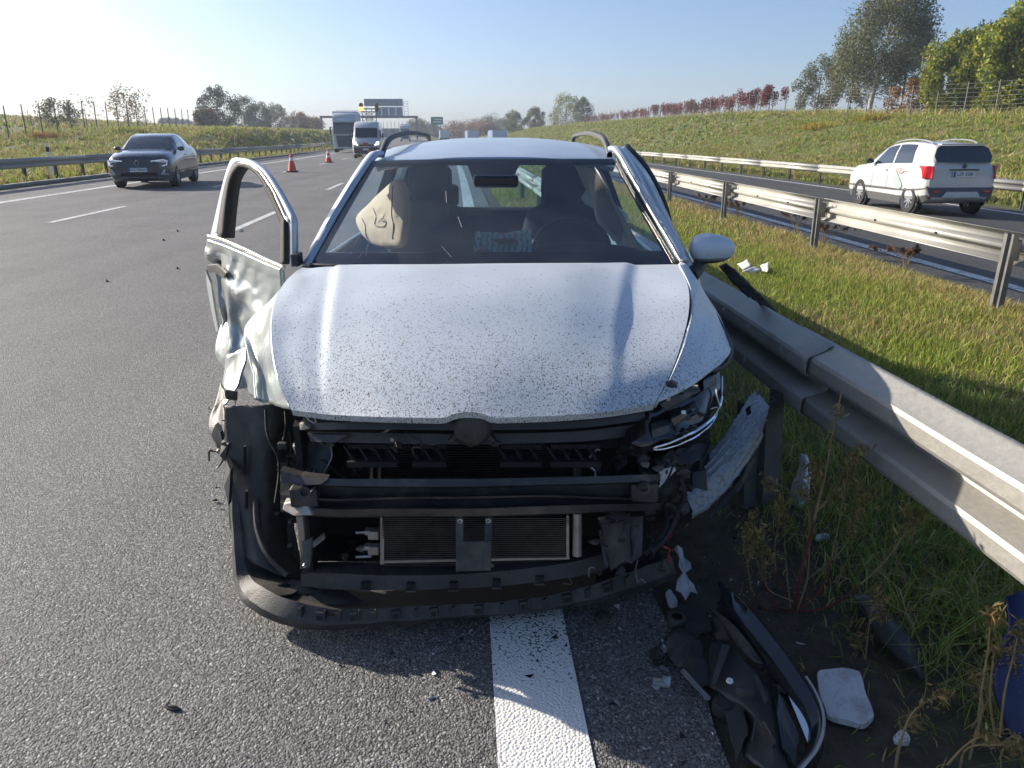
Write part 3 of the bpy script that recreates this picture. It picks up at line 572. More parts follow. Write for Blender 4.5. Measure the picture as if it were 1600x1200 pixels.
# ------------------------------------------------------------------ grass
GREEN = [(0.24, 0.32, 0.05), (0.31, 0.37, 0.06), (0.38, 0.38, 0.075), (0.17, 0.25, 0.04)]
DRY = [(0.44, 0.34, 0.15), (0.52, 0.40, 0.19), (0.34, 0.24, 0.12), (0.42, 0.35, 0.12)]
def field(name, label, u0, u1, v0, v1, n, h, w, dryness, cat='grass', dens_f=0.8, org=None, lean=(0.2, 0.9), dk=1.0, bare=None, tuft=0, hvar=0.55):
    rng = np.random.default_rng(abs(hash(name + str(u0) + str(v0))) % 9999 if False else int(abs(u0 * 131 + v0 * 17 + n)) % 99991)
    v = v0 + (v1 - v0) * rng.uniform(0, 1, n); u = rng.uniform(u0, u1, n)
    if tuft:
        k = max(1, n // tuft); cu = rng.uniform(u0, u1, k); cv = v0 + (v1 - v0) * rng.uniform(0, 1, k); i = rng.integers(0, k, n); sg = 0.35 * h
        u = np.clip(cu[i] + rng.normal(0, sg, n), u0, u1); v = cv[i] + rng.normal(0, sg, n)
    nz = lumps(u, v, dens_f, 3); keep = nz + rng.uniform(-0.5, 0.5, n) > -0.45
    if bare is not None: keep &= rng.uniform(0, 1, n) > bare(u, v)
    u, v, nz = u[keep], v[keep], nz[keep]; n = len(u)
    P = roadpts(u, v, -0.01); hh = h * rng.uniform(1 - hvar, 1 + hvar, n) * (1 + 0.5 * nz)
    d = np.clip(dryness(u, v) + 0.55 * lumps(u, v, 0.9, 11), 0.02, 0.95); isd = rng.uniform(0, 1, n) < d
    c = np.where(isd[:, None], palette(n, DRY, rng), palette(n, GREEN, rng)) * dk
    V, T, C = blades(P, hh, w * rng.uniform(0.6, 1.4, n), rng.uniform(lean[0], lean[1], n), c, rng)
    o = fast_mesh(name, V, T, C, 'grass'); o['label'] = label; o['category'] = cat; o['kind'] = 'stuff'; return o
dry_med = lambda u, v: 0.30 + 0.45 * sst(4.2, 5.5, u) + 0.12 * sst(8, 30, v)
field('median_grass', 'short sunlit green grass on the median beyond the near guardrail', 1.25, 5.7, 2.0, 12, 105000, 0.075, 0.006, dry_med, bare=lambda u, v: 0.35 * sst(1.9, 1.3, u))
field('median_grass', 'green and tawny grass running far down the median strip', 0.9, 5.8, 12, 34, 60000, 0.10, 0.013, dry_med)
field('median_grass', 'distant strip of median grass fading along the guardrails', 0.9, 5.8, 34, 120, 24000, 0.13, 0.05, dry_med)
field('verge_grass', 'sparse dark grass in the dirt below the near guardrail', 0.62, 1.75, 0.7, 4.5, 4200, 0.075, 0.0045, lambda u, v: 0.45 + 0 * u, lean=(0.5, 1.2), bare=lambda u, v: 0.95 - 0.85 * sst(0.95, 1.5, u) * (1 - 0.5 * sst(2.2, 3.0, v)))
field('verge_grass', 'long matted grass tufts beneath the near rail at the right', 1.38, 2.0, 0.6, 2.5, 3200, 0.15, 0.0045, lambda u, v: 0.32 + 0 * u, lean=(0.7, 1.5), tuft=40)
field('embankment_grass', 'rough tufted grass covering the right embankment', 15.7, 37.5, 8, 75, 120000, 0.20, 0.04, lambda u, v: 0.28 + 0.22 * sst(30, 18, u), tuft=9, lean=(0.4, 1.1))
field('embankment_grass', 'far stretch of the right embankment grass', 15.7, 37.5, 75, 240, 60000, 0.26, 0.11, lambda u, v: 0.30 + 0 * u, tuft=7, lean=(0.4, 1.1))
field('embankment_grass', 'tall unmown grass along the crest under the right fence', 34, 40, 40, 200, 16000, 0.50, 0.05, lambda u, v: 0.55 + 0 * u)
field('bank_grass', 'rough grass on the left roadside bank and field edge', -36, -13.8, 16, 80, 80000, 0.22, 0.045, lambda u, v: 0.45 + 0 * u, tuft=8)
field('bank_grass', 'distant grass of the left cutting slope', -36, -13.8, 80, 260, 30000, 0.28, 0.12, lambda u, v: 0.40 + 0 * u, tuft=7)
field('field_grass', 'pale overgrown field behind the left wooden fence', -120, -36, 40, 220, 30000, 0.45, 0.14, lambda u, v: 0.55 + 0 * u, tuft=6)

# ------------------------------------------------------------------ trees and shrubs
def leaves(C0, R, n, size, cols, rng, flat=0.0, droop=0.0):
    """n leaf faces scattered round clump centres C0 (k,3) with radii R"""
    k = len(C0); i = rng.integers(0, k, n); d = rng.normal(0, 1, (n, 3)); d /= np.linalg.norm(d, axis=1)[:, None] + 1e-9
    r = rng.uniform(0, 1, n) ** 0.45; P = C0[i] + d * (r * R[i])[:, None]; P[:, 2] -= droop * rng.uniform(0, 1, n) ** 2 * R[i]
    a = rng.normal(0, 1, (n, 3)); a /= np.linalg.norm(a, axis=1)[:, None]; b = np.cross(a, rng.normal(0, 1, (n, 3))); b /= np.linalg.norm(b, axis=1)[:, None] + 1e-9
    s = size * rng.uniform(0.55, 1.4, n)[:, None]
    V = np.stack([P - a * s, P + b * s * 0.55, P + a * s, P - b * s * 0.55], 1).reshape(-1, 3)
    q = np.arange(n)[:, None, None] * 4; T = (np.array([[0, 1, 2], [0, 2, 3]])[None] + q).reshape(-1, 3)
    clump = rng.uniform(0.72, 1.25, (k, 1)); c = palette(n, cols, rng, 0.22) * clump[i]
    return V, T, np.repeat(c, 4, 0)
def tree(name, label, base, H, W, cols, n, size, kind='round', bark='bark', cat='tree', group=None, trunk_h=0.3, clumps=None, droop=0.0, seed=1, gap=0.0, lean=0.0, tr=None):
    rng = np.random.default_rng(seed); t = thing(name, label, cat, base, group); B = np.array(base)
    tb = MB(); tr = tr or H * 0.022; top = np.array([lean * H, 0, H * 0.86])
    path = [Vector((0, 0, -0.3))] + [Vector((top[0] * f + 0.04 * H * 0.4 * noise.noise((f * 3, seed, 0)), 0.04 * H * 0.4 * noise.noise((f * 3, seed, 5)), H * 0.86 * f)) for f in (0.1, 0.25, 0.45, 0.65, 0.85, 1.0)]
    tb.tube([p + Vector(base) for p in path], [tr * 1.25, tr, tr * 0.85, tr * 0.65, tr * 0.45, tr * 0.25, tr * 0.08], 8)
    k = clumps or 16; C0 = []; R = []
    for j in range(k):
        f = trunk_h + (1 - trunk_h) * (j + 0.5) / k; a = j * 2.4 + rng.uniform(-0.5, 0.5)
        if kind == 'spruce': wr = W * (1.02 - f) * 1.0
        elif kind == 'column': wr = W * 0.5 * math.sin(math.pi * min(1, max(0.08, (f - trunk_h) / (1 - trunk_h) * 0.9 + 0.1))) ** 0.6
        else: wr = W * 0.5 * math.sin(math.pi * min(0.97, 0.14 + 0.80 * (f - trunk_h) / (1 - trunk_h))) ** 0.7
        rad = wr * rng.uniform(0.45, 1.0); c = np.array([lean * H * f + math.cos(a) * rad, math.sin(a) * rad, H * f * rng.uniform(0.95, 1.03)])
        C0.append(c); R.append((W * 0.5) * rng.uniform(0.22, 0.42) * (0.55 if kind == 'spruce' else 1.0))
        s0 = Vector((lean * H * f * 0.75, 0, max(0.12 * H, H * f * 0.72)))
        mid = s0.lerp(Vector(c), 0.55) + Vector((0, 0, 0.03 * H))
        tb.tube([s0 + Vector(base), mid + Vector(base), Vector(c) + Vector(base)], [tr * 0.32 * (1.15 - f), tr * 0.2 * (1.15 - f), tr * 0.06], 5, caps=False)
        for q in range(3):
            e = Vector(c) + Vector(rng.normal(0, 1, 3)) * R[-1] * 0.8
            tb.tube([Vector(c).lerp(s0, 0.2) + Vector(base), e + Vector(base)], [tr * 0.07, tr * 0.02], 3, caps=False)
    tb.build('trunk', bark, t, smooth=60)
    C0 = np.array(C0); R = np.array(R)
    V, T, C = leaves(C0, R, n, size, cols, rng, droop=droop)
    fast_mesh('crown', V, T, C, 'needle' if kind == 'spruce' else 'leaf', t)
    return t
def at_land(px, Y):
    """point of the land straight below the sight line through column px at distance Y"""
    X = (px - 800) / 1225.0 * Y; u = X * CT + Y * ST; v = -X * ST + Y * CT; u = u - float(bend(np.asarray(v, float)))
    return Vector((X, Y, float(zland(u, v)) - 0.05))
G1 = [(0.10, 0.155, 0.03), (0.075, 0.115, 0.025), (0.15, 0.17, 0.035)]
YG = [(0.27, 0.30, 0.035), (0.18, 0.24, 0.035), (0.36, 0.32, 0.04), (0.10, 0.15, 0.03)]
SIL = [(0.15, 0.17, 0.08), (0.10, 0.125, 0.06), (0.20, 0.19, 0.09)]
OLV = [(0.17, 0.15, 0.06), (0.13, 0.125, 0.05), (0.20, 0.16, 0.07)]
ORG = [(0.28, 0.13, 0.03), (0.33, 0.17, 0.035), (0.19, 0.10, 0.035)]
RED = [(0.26, 0.035, 0.03), (0.19, 0.03, 0.028), (0.30, 0.06, 0.05)]
DKG = [(0.03, 0.05, 0.025), (0.045, 0.065, 0.03), (0.022, 0.036, 0.02)]
BLG = [(0.075, 0.095, 0.05), (0.05, 0.07, 0.04), (0.10, 0.105, 0.05)]
RUS = [(0.22, 0.11, 0.045), (0.17, 0.085, 0.04), (0.26, 0.15, 0.06), (0.12, 0.09, 0.04)]
GR = 'trees behind the right embankment fence'
tree('birch_tree', 'tallest weeping birch with white trunk above the right embankment', at_land(1352, 76), 11.3, 8.2, SIL, 27000, 0.11, bark='birch', trunk_h=0.36, clumps=46, droop=1.6, seed=3, group=GR, lean=0.10, tr=0.24)
tree('birch_tree', 'slender grey-green birch right of the tallest weeping birch', at_land(1402, 80), 8.3, 4.6, SIL, 5000, 0.10, bark='bark', trunk_h=0.3, clumps=20, droop=1.0, seed=4, group=GR, tr=0.15)
tree('birch_tree', 'olive-brown birch just left of the tallest weeping birch', at_land(1322, 82), 6.6, 5.2, OLV, 6500, 0.10, bark='birch', trunk_h=0.22, clumps=20, droop=1.0, seed=5, group=GR)
tree('willow_tree', 'pale silvery low tree at the left end of the right grove', at_land(1272, 86), 5.6, 5.6, [(0.20, 0.215, 0.14), (0.14, 0.16, 0.09), (0.10, 0.12, 0.06)], 6500, 0.10, trunk_h=0.12, clumps=20, seed=6, group=GR)
tree('birch_tree', 'bare-looking thin birch between the birches and the yellow maple', at_land(1440, 84), 7.0, 3.2, SIL, 1800, 0.09, bark='birch', trunk_h=0.25, clumps=14, droop=0.6, seed=7, group=GR)
tree('maple_tree', 'yellow-green maple behind the right fence', at_land(1492, 60), 5.6, 5.6, YG, 20000, 0.12, trunk_h=0.05, clumps=40, seed=8, group=GR)
tree('maple_tree', 'large yellowing maple at the right edge of the picture', at_land(1578, 56), 6.9, 6.4, YG, 24000, 0.13, trunk_h=0.08, clumps=44, seed=9, group=GR)
tree('spruce_tree', 'dark spruce rising behind the large maple at the right edge', at_land(1598, 66), 12.0, 3.0, DKG, 9000, 0.12, kind='spruce', trunk_h=0.1, clumps=44, seed=10, group=GR)
tree('dark_tree', 'dark green tree filling the gap behind the two maples', at_land(1535, 66), 6.6, 6.5, DKG, 16000, 0.14, trunk_h=0.05, clumps=36, seed=11, group=GR)
tree('orange_shrub', 'orange-brown shrub at the fence left of the yellow maple', at_land(1424, 66), 2.9, 4.2, ORG, 4200, 0.10, trunk_h=0.05, clumps=14, seed=12, cat='shrub')
tree('dark_tree', 'dark low undergrowth tree behind the fence at the right edge', at_land(1590, 60), 3.2, 6.0, DKG, 5000, 0.13, trunk_h=0.05, clumps=16, seed=13, group=GR)
# red creeper hanging on the fence
cn = 0
for i, (px, Y, H, W, n) in enumerate([(1188, 92, 3.3, 3.4, 1500), (1172, 95, 2.9, 2.4, 800), (1156, 99, 2.5, 2.0, 600), (1144, 102, 2.5, 1.6, 500), (1128, 106, 2.6, 1.5, 400), (1116, 109, 2.6, 1.8, 500), (1104, 113, 2.6, 1.8, 550), (1091, 118, 2.7, 2.1, 700), (1081, 121, 2.7, 2.2, 750),
        (1068, 127, 2.7, 1.8, 500), (1056, 133, 2.7, 1.6, 300), (1046, 138, 2.9, 2.4, 900), (1036, 142, 3.0, 3.0, 1300), (1028, 146, 2.9, 2.4, 900), (1012, 152, 2.7, 2.0, 350), (1002, 158, 2.7, 2.0, 450), (992, 165, 2.7, 2.0, 450), (981, 172, 2.8, 2.4, 600), (972, 179, 2.7, 2.2, 400), (960, 188, 2.7, 2.2, 400), (948, 198, 2.8, 2.4, 450), (938, 207, 2.9, 2.8, 650), (927, 217, 2.9, 3.0, 700), (918, 228, 2.9, 3.0, 600)]):
    rng = np.random.default_rng(100 + i); b = at_land(px, Y)
    ORD = 'first second third fourth fifth sixth seventh eighth ninth tenth eleventh twelfth thirteenth fourteenth fifteenth sixteenth seventeenth eighteenth nineteenth twentieth twenty-first twenty-second twenty-third twenty-fourth'.split()
    where = ['nearest bushy clump of red creeper at the right end of the fence', 'second red creeper clump from the right end of the fence'][i] if i < 2 else ORD[i] + ' red creeper clump along the fence, counted from its right end'
    t = thing('red_creeper', where, 'creeper', b, 'red creepers hanging along the right fence')
    mb = MB()
    for q in range(4):
        x0 = rng.uniform(-W / 3, W / 3); mb.tube([b + Vector((x0, 0, 0)), b + Vector((x0 + rng.uniform(-.15, .15), 0.05, H * 0.5)), b + Vector((x0 + rng.uniform(-.3, .3), 0, H * 0.95))], [0.035, 0.028, 0.012], 4)
    mb.build('stem', 'bark', t)
    k = 7; C0 = np.c_[rng.uniform(-W * 0.7, W * 0.7, k), rng.uniform(-0.25, 0.25, k), H * rng.uniform(0.62, 0.95, k)]; C0[:2, 2] = H * 0.9
    V, T, C = leaves(C0, np.full(k, 0.50), int(n * 1.7), 0.10, RED if rng.uniform() > 0.2 else RED + OLV, rng, droop=2.2)
    fast_mesh('leaf_curtain', V, T, C, 'leaf', t)
# far trees, middle and left
far = [('poplar_tree', 'pale yellow-green tree in the far middle beside a dark one', 884, 232, 8.6, 9.0, OLV + YG, 6), ('dark_tree', 'dark green tree at the far end of the red creepers', 909, 236, 8.0, 6.0, DKG + G1, 21), ('young_tree', 'small leafy tree in the far middle left of the pale tree', 836, 240, 5.6, 5.5, OLV + SIL, 22),
       ('young_tree', 'small bushy green tree above the middle of the wrecked car roof', 803, 245, 5.8, 6.0, G1 + OLV, 23), ('rust_tree', 'rust-coloured tree behind the far lorries', 752, 330, 5.6, 14, RUS, 24), ('rust_tree', 'rust-brown hedge tree right of the green sign', 715, 340, 4.8, 13, RUS, 25), ('dark_tree', 'round dark tree among the rust-coloured ones', 766, 380, 8.5, 14, BLG, 26), ('dark_tree', 'blue-green tree behind the small bushy tree', 785, 390, 7.5, 12, BLG, 27), ('rust_tree', 'reddish tree above the far lorries', 762, 300, 4.6, 8, RUS, 28),
       ('poplar_tree', 'olive tree seen below the gantry at its right post', 652, 330, 6.5, 9, OLV, 29), ('dark_tree', 'dark shrub tree just left of the green sign', 676, 350, 5.0, 10, BLG, 30), ('rust_tree', 'rust hedge tree between sign and wreck roof', 735, 360, 5.2, 14, RUS, 45),
       ('dark_tree', 'tallest dark tree of the left grove behind the fence', 344, 150, 7.2, 6.6, BLG + DKG, 31), ('poplar_tree', 'blue-green tree right of the tallest left grove tree', 384, 190, 7.0, 7.0, BLG, 32), ('dark_tree', 'round tree third in the left grove', 408, 205, 6.2, 6.5, BLG, 33), ('poplar_tree', 'wide olive tree at the right end of the left grove', 434, 215, 6.4, 8.0, BLG + OLV, 34), ('rust_tree', 'orange autumn tree at the end of the left bank', 470, 220, 4.4, 6.5, RUS, 35), ('rust_tree', 'low rusty shrub tree just left of the white lorry', 492, 235, 3.6, 6.5, RUS, 36), ('young_tree', 'golden shrub in front of the tallest left grove tree', 326, 140, 3.0, 4.5, RUS + OLV, 37),
       ('far_tree', 'tiny dark bluish tree on the field horizon at left', 262, 330, 4.2, 6, BLG, 38), ('far_tree', 'second tiny bluish tree on the left field horizon', 276, 335, 4.4, 6, BLG, 39), ('far_tree', 'third tiny bluish tree on the left field horizon', 291, 340, 4.0, 7, BLG, 40)]
for nm, lb, px, Y, H, W, cols, sd in far:
    b = at_land(px, Y)
    if 640 < px < 800 and Y > 290: b.z = 0.2
    tree(nm, lb, b, H, W * 1.15, cols, 5500, 0.17 if Y < 250 else 0.26, trunk_h=0.02, clumps=30, seed=sd)
bush = [('sparse_tree', 'sparse golden tree behind the left fence with thin leaves', 204, 96, 4.6, 5.4, [(0.30, 0.19, 0.06), (0.24, 0.17, 0.07), (0.17, 0.14, 0.06)], 1500, 41), ('sparse_bush', 'dense brown-green bush behind the left fence', 97, 92, 2.9, 4.8, OLV + BLG, 2200, 42), ('sparse_tree', 'almost leafless thin tree between the bush and the golden tree', 138, 96, 3.9, 5.5, OLV, 260, 43), ('sparse_bush', 'small wispy twig bush by the second fence post at left', 52, 92, 1.8, 2.2, OLV, 90, 44)]
for nm, lb, px, Y, H, W, cols, n, sd in bush:
    tree(nm, lb, at_land(px, Y), H, W, cols, n, 0.12, trunk_h=0.15, clumps=18, seed=sd, tr=0.06, cat='tree' if 'tree' in nm else 'bush')
for i, (px, Y, lb) in enumerate([(76, 60, 'clump of orange ferny weeds below the left fence'), (200, 66, 'yellow-green weed clump by the left fence behind the dark car'), (476, 92, 'bright green weed on the left cutting slope near the lorry'), (1282, 62, 'yellow flowering weeds on the right embankment crest'), (1366, 60, 'second patch of yellow weeds on the embankment crest')]):
    rng = np.random.default_rng(300 + i); b = at_land(px, Y); n = 420; cols = [ORG, YG, G1, [(0.45, 0.33, 0.03), (0.25, 0.22, 0.03)], [(0.42, 0.31, 0.03), (0.22, 0.2, 0.03)]][i]
    P = np.array(b) + np.c_[rng.normal(0, 0.75, n), rng.normal(0, 0.5, n), np.zeros(n)]; V, T, C = blades(P, rng.uniform(0.25, 0.75, n), np.full(n, 0.05), rng.uniform(0.2, 0.9, n), palette(n, cols, rng), rng)
    o = fast_mesh('weed_clump', V, T, C, 'grass', org=b); o.location = b; tag(o, lb, 'weeds'); o['kind'] = 'stuff'

# ================================================================== the wrecked estate car
CX = -0.085
wreck = thing('wrecked_car', 'silver-white estate car with smashed front and open door, against the guardrail', 'car', (CX, 4.25, 0))
def P3(l): return [at(*p) for p in l]
def nrm(rows, amt, freq, seed, mask=None):
    """push a grid along its viewing depth with fractal noise: creases and dents"""
    n = len(rows); k = len(rows[0])
    for j in range(n):
        for i in range(k):
            p = rows[j][i]; w = mask(i / (k - 1), j / (n - 1)) if mask else 1.0
            a = noise.fractal((p.x * freq + seed, p.y * freq, p.z * freq), 0.9, 2.0, 3); b = noise.noise((p.x * freq * 1.3, p.z * freq * 1.3 + seed, 4.0))
            rows[j][i] = p + Vector((b * 0.5, a, a * 0.35)) * amt * w
    return rows
# ---- bonnet
hood = [P3([(455, 640, 2.05), (520, 648, 2.02), (620, 652, 1.96), (740, 653, 1.93), (860, 650, 1.95), (950, 643, 1.99), (1022, 632, 2.07)]),
        P3([(436, 600, 2.14), (510, 600, 2.13), (620, 598, 2.09), (740, 597, 2.07), (860, 596, 2.09), (960, 592, 2.12), (1046, 588, 2.17)]),
        P3([(425, 540, 2.335), (510, 535, 2.34), (620, 530, 2.31), (745, 528, 2.30), (865, 528, 2.31), (970, 530, 2.34), (1064, 538, 2.32)]),
        P3([(426, 490, 2.525), (515, 480, 2.54), (630, 474, 2.52), (750, 472, 2.51), (870, 473, 2.52), (978, 478, 2.55), (1076, 488, 2.50)]),
        P3([(442, 445, 2.75), (525, 438, 2.76), (640, 436, 2.72), (757, 435, 2.71), (875, 435, 2.72), (978, 437, 2.77), (1075, 448, 2.67)]),
        P3([(472, 418, 2.96), (530, 417, 2.93), (645, 416, 2.87), (762, 415, 2.86), (880, 414, 2.87), (975, 414, 2.93), (1060, 413, 2.95)])]
HG = gridpts(hood, 91, 51)
for j, r in enumerate(HG):
    t = j / 50
    for i in range(len(r)):
        s = i / 90; e = min(t / 0.55, 1) * min((1 - t) / 0.02, 1)
        c0 = 0.145 + 0.015 * math.sin(t * 3); c1 = 0.865 - 0.03 * math.sin(t * 3.1)
        rise = float(sst(c0 - 0.012, c0 + 0.020, s) * (1 - sst(c1 - 0.028, c1 + 0.016, s))) * 0.013 * e
        dent = 0.006 * noise.noise((s * 4, t * 3, 2)) * e + 0.010 * noise.noise((s * 11, t * 5, 8)) * max(0, 0.25 - s) * 3
        r[i] = r[i] + Vector((0, 0, rise + dent))
    # badge notch in the front lip
edge = HG[0]
for i in range(len(edge)):
    s = (edge[i].x + 0.122) / 0.060
    if abs(s) < 1:
        d = math.sqrt(1 - s * s); edge[i] = edge[i] + Vector((0, 0.020 * d, 0.010 * d)); HG[1][i] = HG[1][i] + Vector((0, 0.006 * d, 0.002 * d))
lip = [p + Vector((0, 0.012, -0.022)) for p in edge]; lip2 = [p + Vector((0, 0.06, -0.028)) for p in edge]
bonnet = MB().grid([lip2, lip] + HG).build('bonnet', 'paint', wreck, smooth=48)
MB().lathe([(0.0, -0.018), (0.040, -0.016), (0.053, -0.006), (0.056, 0.02), (0.056, 0.05)], at(738, 670, 1.988), 'Y', 28).build('badge_mount', 'plastic', bonnet, smooth=60)
# ---- fenders
RF = [[(1060, 413, 2.95), (1070, 417, 3.0), (1078, 430, 3.1)], [(1075, 449, 2.67), (1090, 450, 2.79), (1100, 464, 2.95)], [(1076, 488, 2.50), (1102, 487, 2.68), (1121, 498, 2.78)],
      [(1064, 538, 2.32), (1105, 525, 2.48), (1136, 535, 2.6)], [(1046, 588, 2.17), (1095, 563, 2.3), (1138, 555, 2.45)], [(1022, 632, 2.07), (1075, 607, 2.17), (1126, 570, 2.33)]]
g = gridpts([P3([(a, b, c + 0.006) for a, b, c in l]) for l in RF], 15, 31)
for r in g: r[0] = r[0] + Vector((0.004, 0.0, -0.012))
rf = MB().grid(g).build('fender', 'paint', wreck, smooth=60, solid=0.012, offset=-1); rf['label'] = 'smooth fender beside the guardrail, flecked with mud'
oe = [r[-1] for r in g]
MB().grid([oe, [p + Vector((0.006, 0.03, -0.02)) for p in oe], [p + Vector((-0.03, 0.08, -0.16)) for p in oe], [p + Vector((-0.10, 0.14, -0.34)) for p in oe]]).build('arch_liner', 'plastic', wreck, smooth=60)
mb = MB().tube(cr(P3([(1096, 462, 2.93), (1120, 495, 2.76), (1138, 530, 2.6), (1142, 552, 2.48), (1132, 572, 2.36), (1112, 580, 2.3)]), 20), 0.008, 6); mb.build('arch_lip', 'plastic', wreck, smooth=60)
A = P3([(472, 418, 2.97), (442, 445, 2.757), (426, 490, 2.532), (425, 540, 2.342), (434, 592, 2.17), (455, 640, 2.056)])
Mi = P3([(462, 424, 3.02), (430, 462, 2.82), (413, 500, 2.66), (412, 545, 2.47), (424, 592, 2.28), (432, 634, 2.16)])
Bo = P3([(452, 434, 3.06), (420, 472, 2.90), (393, 500, 2.78), (398, 545, 2.60), (411, 592, 2.42), (414, 624, 2.27)])
Co = P3([(450, 440, 3.08), (415, 480, 2.92), (382, 508, 2.80), (387, 548, 2.58), (399, 590, 2.36), (402, 621, 2.22)])
g = nrm(gridpts([A, Mi, Bo, Co], 34, 20), 0.018, 7, 3, lambda i, j: min(1, j * 3) * (1 if i > 0.1 else 0.2))
lf = MB().grid(g).build('fender', 'paint_bent', wreck, smooth=45, solid=0.006); lf['label'] = 'crumpled folded fender beside the open door'
g = nrm(gridpts([P3([(386, 541, 2.72), (372, 548, 2.74), (355, 556, 2.78)]), P3([(385, 562, 2.66), (370, 575, 2.70), (350, 590, 2.74)]), P3([(374, 600, 2.6), (362, 606, 2.62), (347, 615, 2.66)]), P3([(353, 634, 2.52), (351, 635, 2.52), (349, 636, 2.53)])], 10, 16), 0.012, 14, 9)
MB().grid(g).build('fender_strip', 'paint_bent', wreck, smooth=40, solid=0.004)
g = nrm(gridpts([P3([(345, 600, 2.66), (350, 610, 2.62), (352, 640, 2.5)]), P3([(336, 628, 2.6), (342, 640, 2.56), (353, 660, 2.45)]), P3([(326, 662, 2.52), (336, 672, 2.48), (352, 688, 2.4)]), P3([(330, 688, 2.46), (340, 700, 2.42), (356, 712, 2.36)])], 12, 16), 0.02, 16, 4)
MB().grid(g).build('torn_liner', 'plastic', wreck, smooth=30, solid=0.004)
for a in ([(336, 664, 2.46), (330, 680, 2.45), (345, 706, 2.4), (352, 706, 2.4), (344, 676, 2.42)], [(346, 690, 2.4), (343, 712, 2.37), (352, 722, 2.36), (356, 694, 2.36)], [(353, 718, 2.34), (350, 760, 2.28), (357, 790, 2.24), (360, 735, 2.29)]):
    MB().prism(P3(a), (0.004, 0.02, 0.004)).build('torn_flap', 'plastic', wreck)
# ---- wheel-arch liner seen where the bumper corner is gone
g = nrm(gridpts([P3([(351, 634, 2.40), (385, 632, 2.385), (425, 632, 2.38), (470, 640, 2.42)]), P3([(352, 690, 2.38), (385, 690, 2.345), (422, 690, 2.34), (458, 700, 2.42)]), P3([(354, 760, 2.35), (388, 765, 2.31), (420, 768, 2.31), (455, 775, 2.40)]), P3([(360, 820, 2.31), (392, 830, 2.26), (425, 840, 2.27), (465, 850, 2.36)]), P3([(368, 868, 2.25), (405, 885, 2.20), (440, 900, 2.20), (480, 908, 2.26)])], 30, 40), 0.008, 9, 2)
ln = MB().grid(g).build('wheel_arch_liner', 'plastic', wreck, smooth=50, solid=0.005)
for a, b, c in ((380, 698, 742), (383, 768, 796)):
    MB().prism(P3([(a, b, 2.325 - (b - 698) * 0.0005), (a + 3.5, b, 2.325 - (b - 698) * 0.0005), (a + 3, c, 2.305 - (c - 742) * 0.0005), (a - 0.5, c, 2.305 - (c - 742) * 0.0005)]), (0, 0.012, 0)).build('slot', 'black', ln)
for a in ([(415, 640, 2.28), (418, 680, 2.25), (433, 712, 2.23), (436, 740, 2.22), (430, 785, 2.20)], [(446, 642, 2.3), (447, 665, 2.28), (443, 688, 2.27)]):
    MB().tube(cr(P3(a), 16), 0.0045, 6).build('cable', 'rubber', wreck, smooth=60)
MB().box(at(442, 696, 2.26), (0.03, 0.02, 0.022)).build('connector', 'plastic', wreck, bevel=0.003)
MB().tube(cr(P3([(400, 783, 2.28), (404, 830, 2.235), (420, 868, 2.19), (450, 898, 2.16)]), 20), [0.012] * 20, 6).build('liner_edge', 'plastic_dusty', wreck, smooth=60)
# ---- lower bumper shell
O = [(354, 712, 2.40), (360, 790, 2.33), (362, 850, 2.27)] + [(x, y, gnd(x, y, z).y) for x, y, z in ((365, 905, 0.11), (383, 945, 0.075), (430, 972, 0.06), (490, 985, 0.05), (560, 982, 0.05), (640, 976, 0.05), (700, 970, 0.05), (780, 962, 0.05), (850, 955, 0.05), (920, 944, 0.055), (985, 928, 0.06), (1056, 905, 0.075))]
T_ = [(366, 712, 2.38), (374, 790, 2.31), (378, 850, 2.25)] + [(x, y, gnd(*O[k + 3][:2], z).y + 0.004) for k, (x, y, z) in enumerate(((388, 895, 0.11), (412, 918, 0.075), (455, 938, 0.06), (520, 951, 0.05), (570, 951, 0.05), (640, 948, 0.05), (700, 945, 0.05), (780, 940, 0.05), (850, 932, 0.05), (920, 915, 0.055), (985, 893, 0.06), (1050, 870, 0.075)))]
O3, T3 = cr(P3(O), 90), cr(P3(T_), 90)
R3 = [o.lerp(t, 0.42) + Vector((0, -0.018, 0.0)) for o, t in zip(O3, T3)]
I3 = [t + Vector((0.035 if k < 30 else 0.0, 0.035, -0.012 - 0.02 * sst(20, 40, k))) for k, t in enumerate(T3)]
J3 = [t + Vector((0.16 if k < 26 else 0.06 if k < 30 else 0.0, 0.075 + 0.20 * float(sst(18, 36, k)) - 0.04 * float(sst(65, 89, k)), -0.055 - 0.045 * float(sst(15, 40, k)))) for k, t in enumerate(T3)]
K3 = [o + Vector((0.03 if k < 30 else 0, 0.05, 0.0)) for k, o in enumerate(O3)]
g = nrm([K3, O3, R3, T3, I3, J3], 0.004, 12, 6)
bump = MB().grid(g).build('bumper', 'plastic_dusty', wreck, smooth=32)
for k in range(34, 84, 3):
    c = R3[k].lerp(T3[k], 0.55); d = (T3[k + 1] - T3[k - 1]).normalized(); a = math.atan2(d.y, d.x); rot = Matrix.Rotation(a, 3, 'Z') @ Matrix.Rotation(-0.25, 3, 'X')
    w = 0.026 if k % 2 else 0.012
    MB().box(c + Vector((0, -0.004, 0)), (w, 0.012, 0.026), rot).box(c + Vector((d.x * w * 0.7, d.y * w * 0.7 - 0.004, 0.004)), (0.005, 0.014, 0.034), rot).build('clip', 'plastic' if k % 3 else 'plastic_dusty', bump)
    if k % 2: MB().box(c + Vector((0, -0.010, -0.003)), (w * 0.6, 0.006, 0.014), rot).build('clip_hole', 'black', bump)
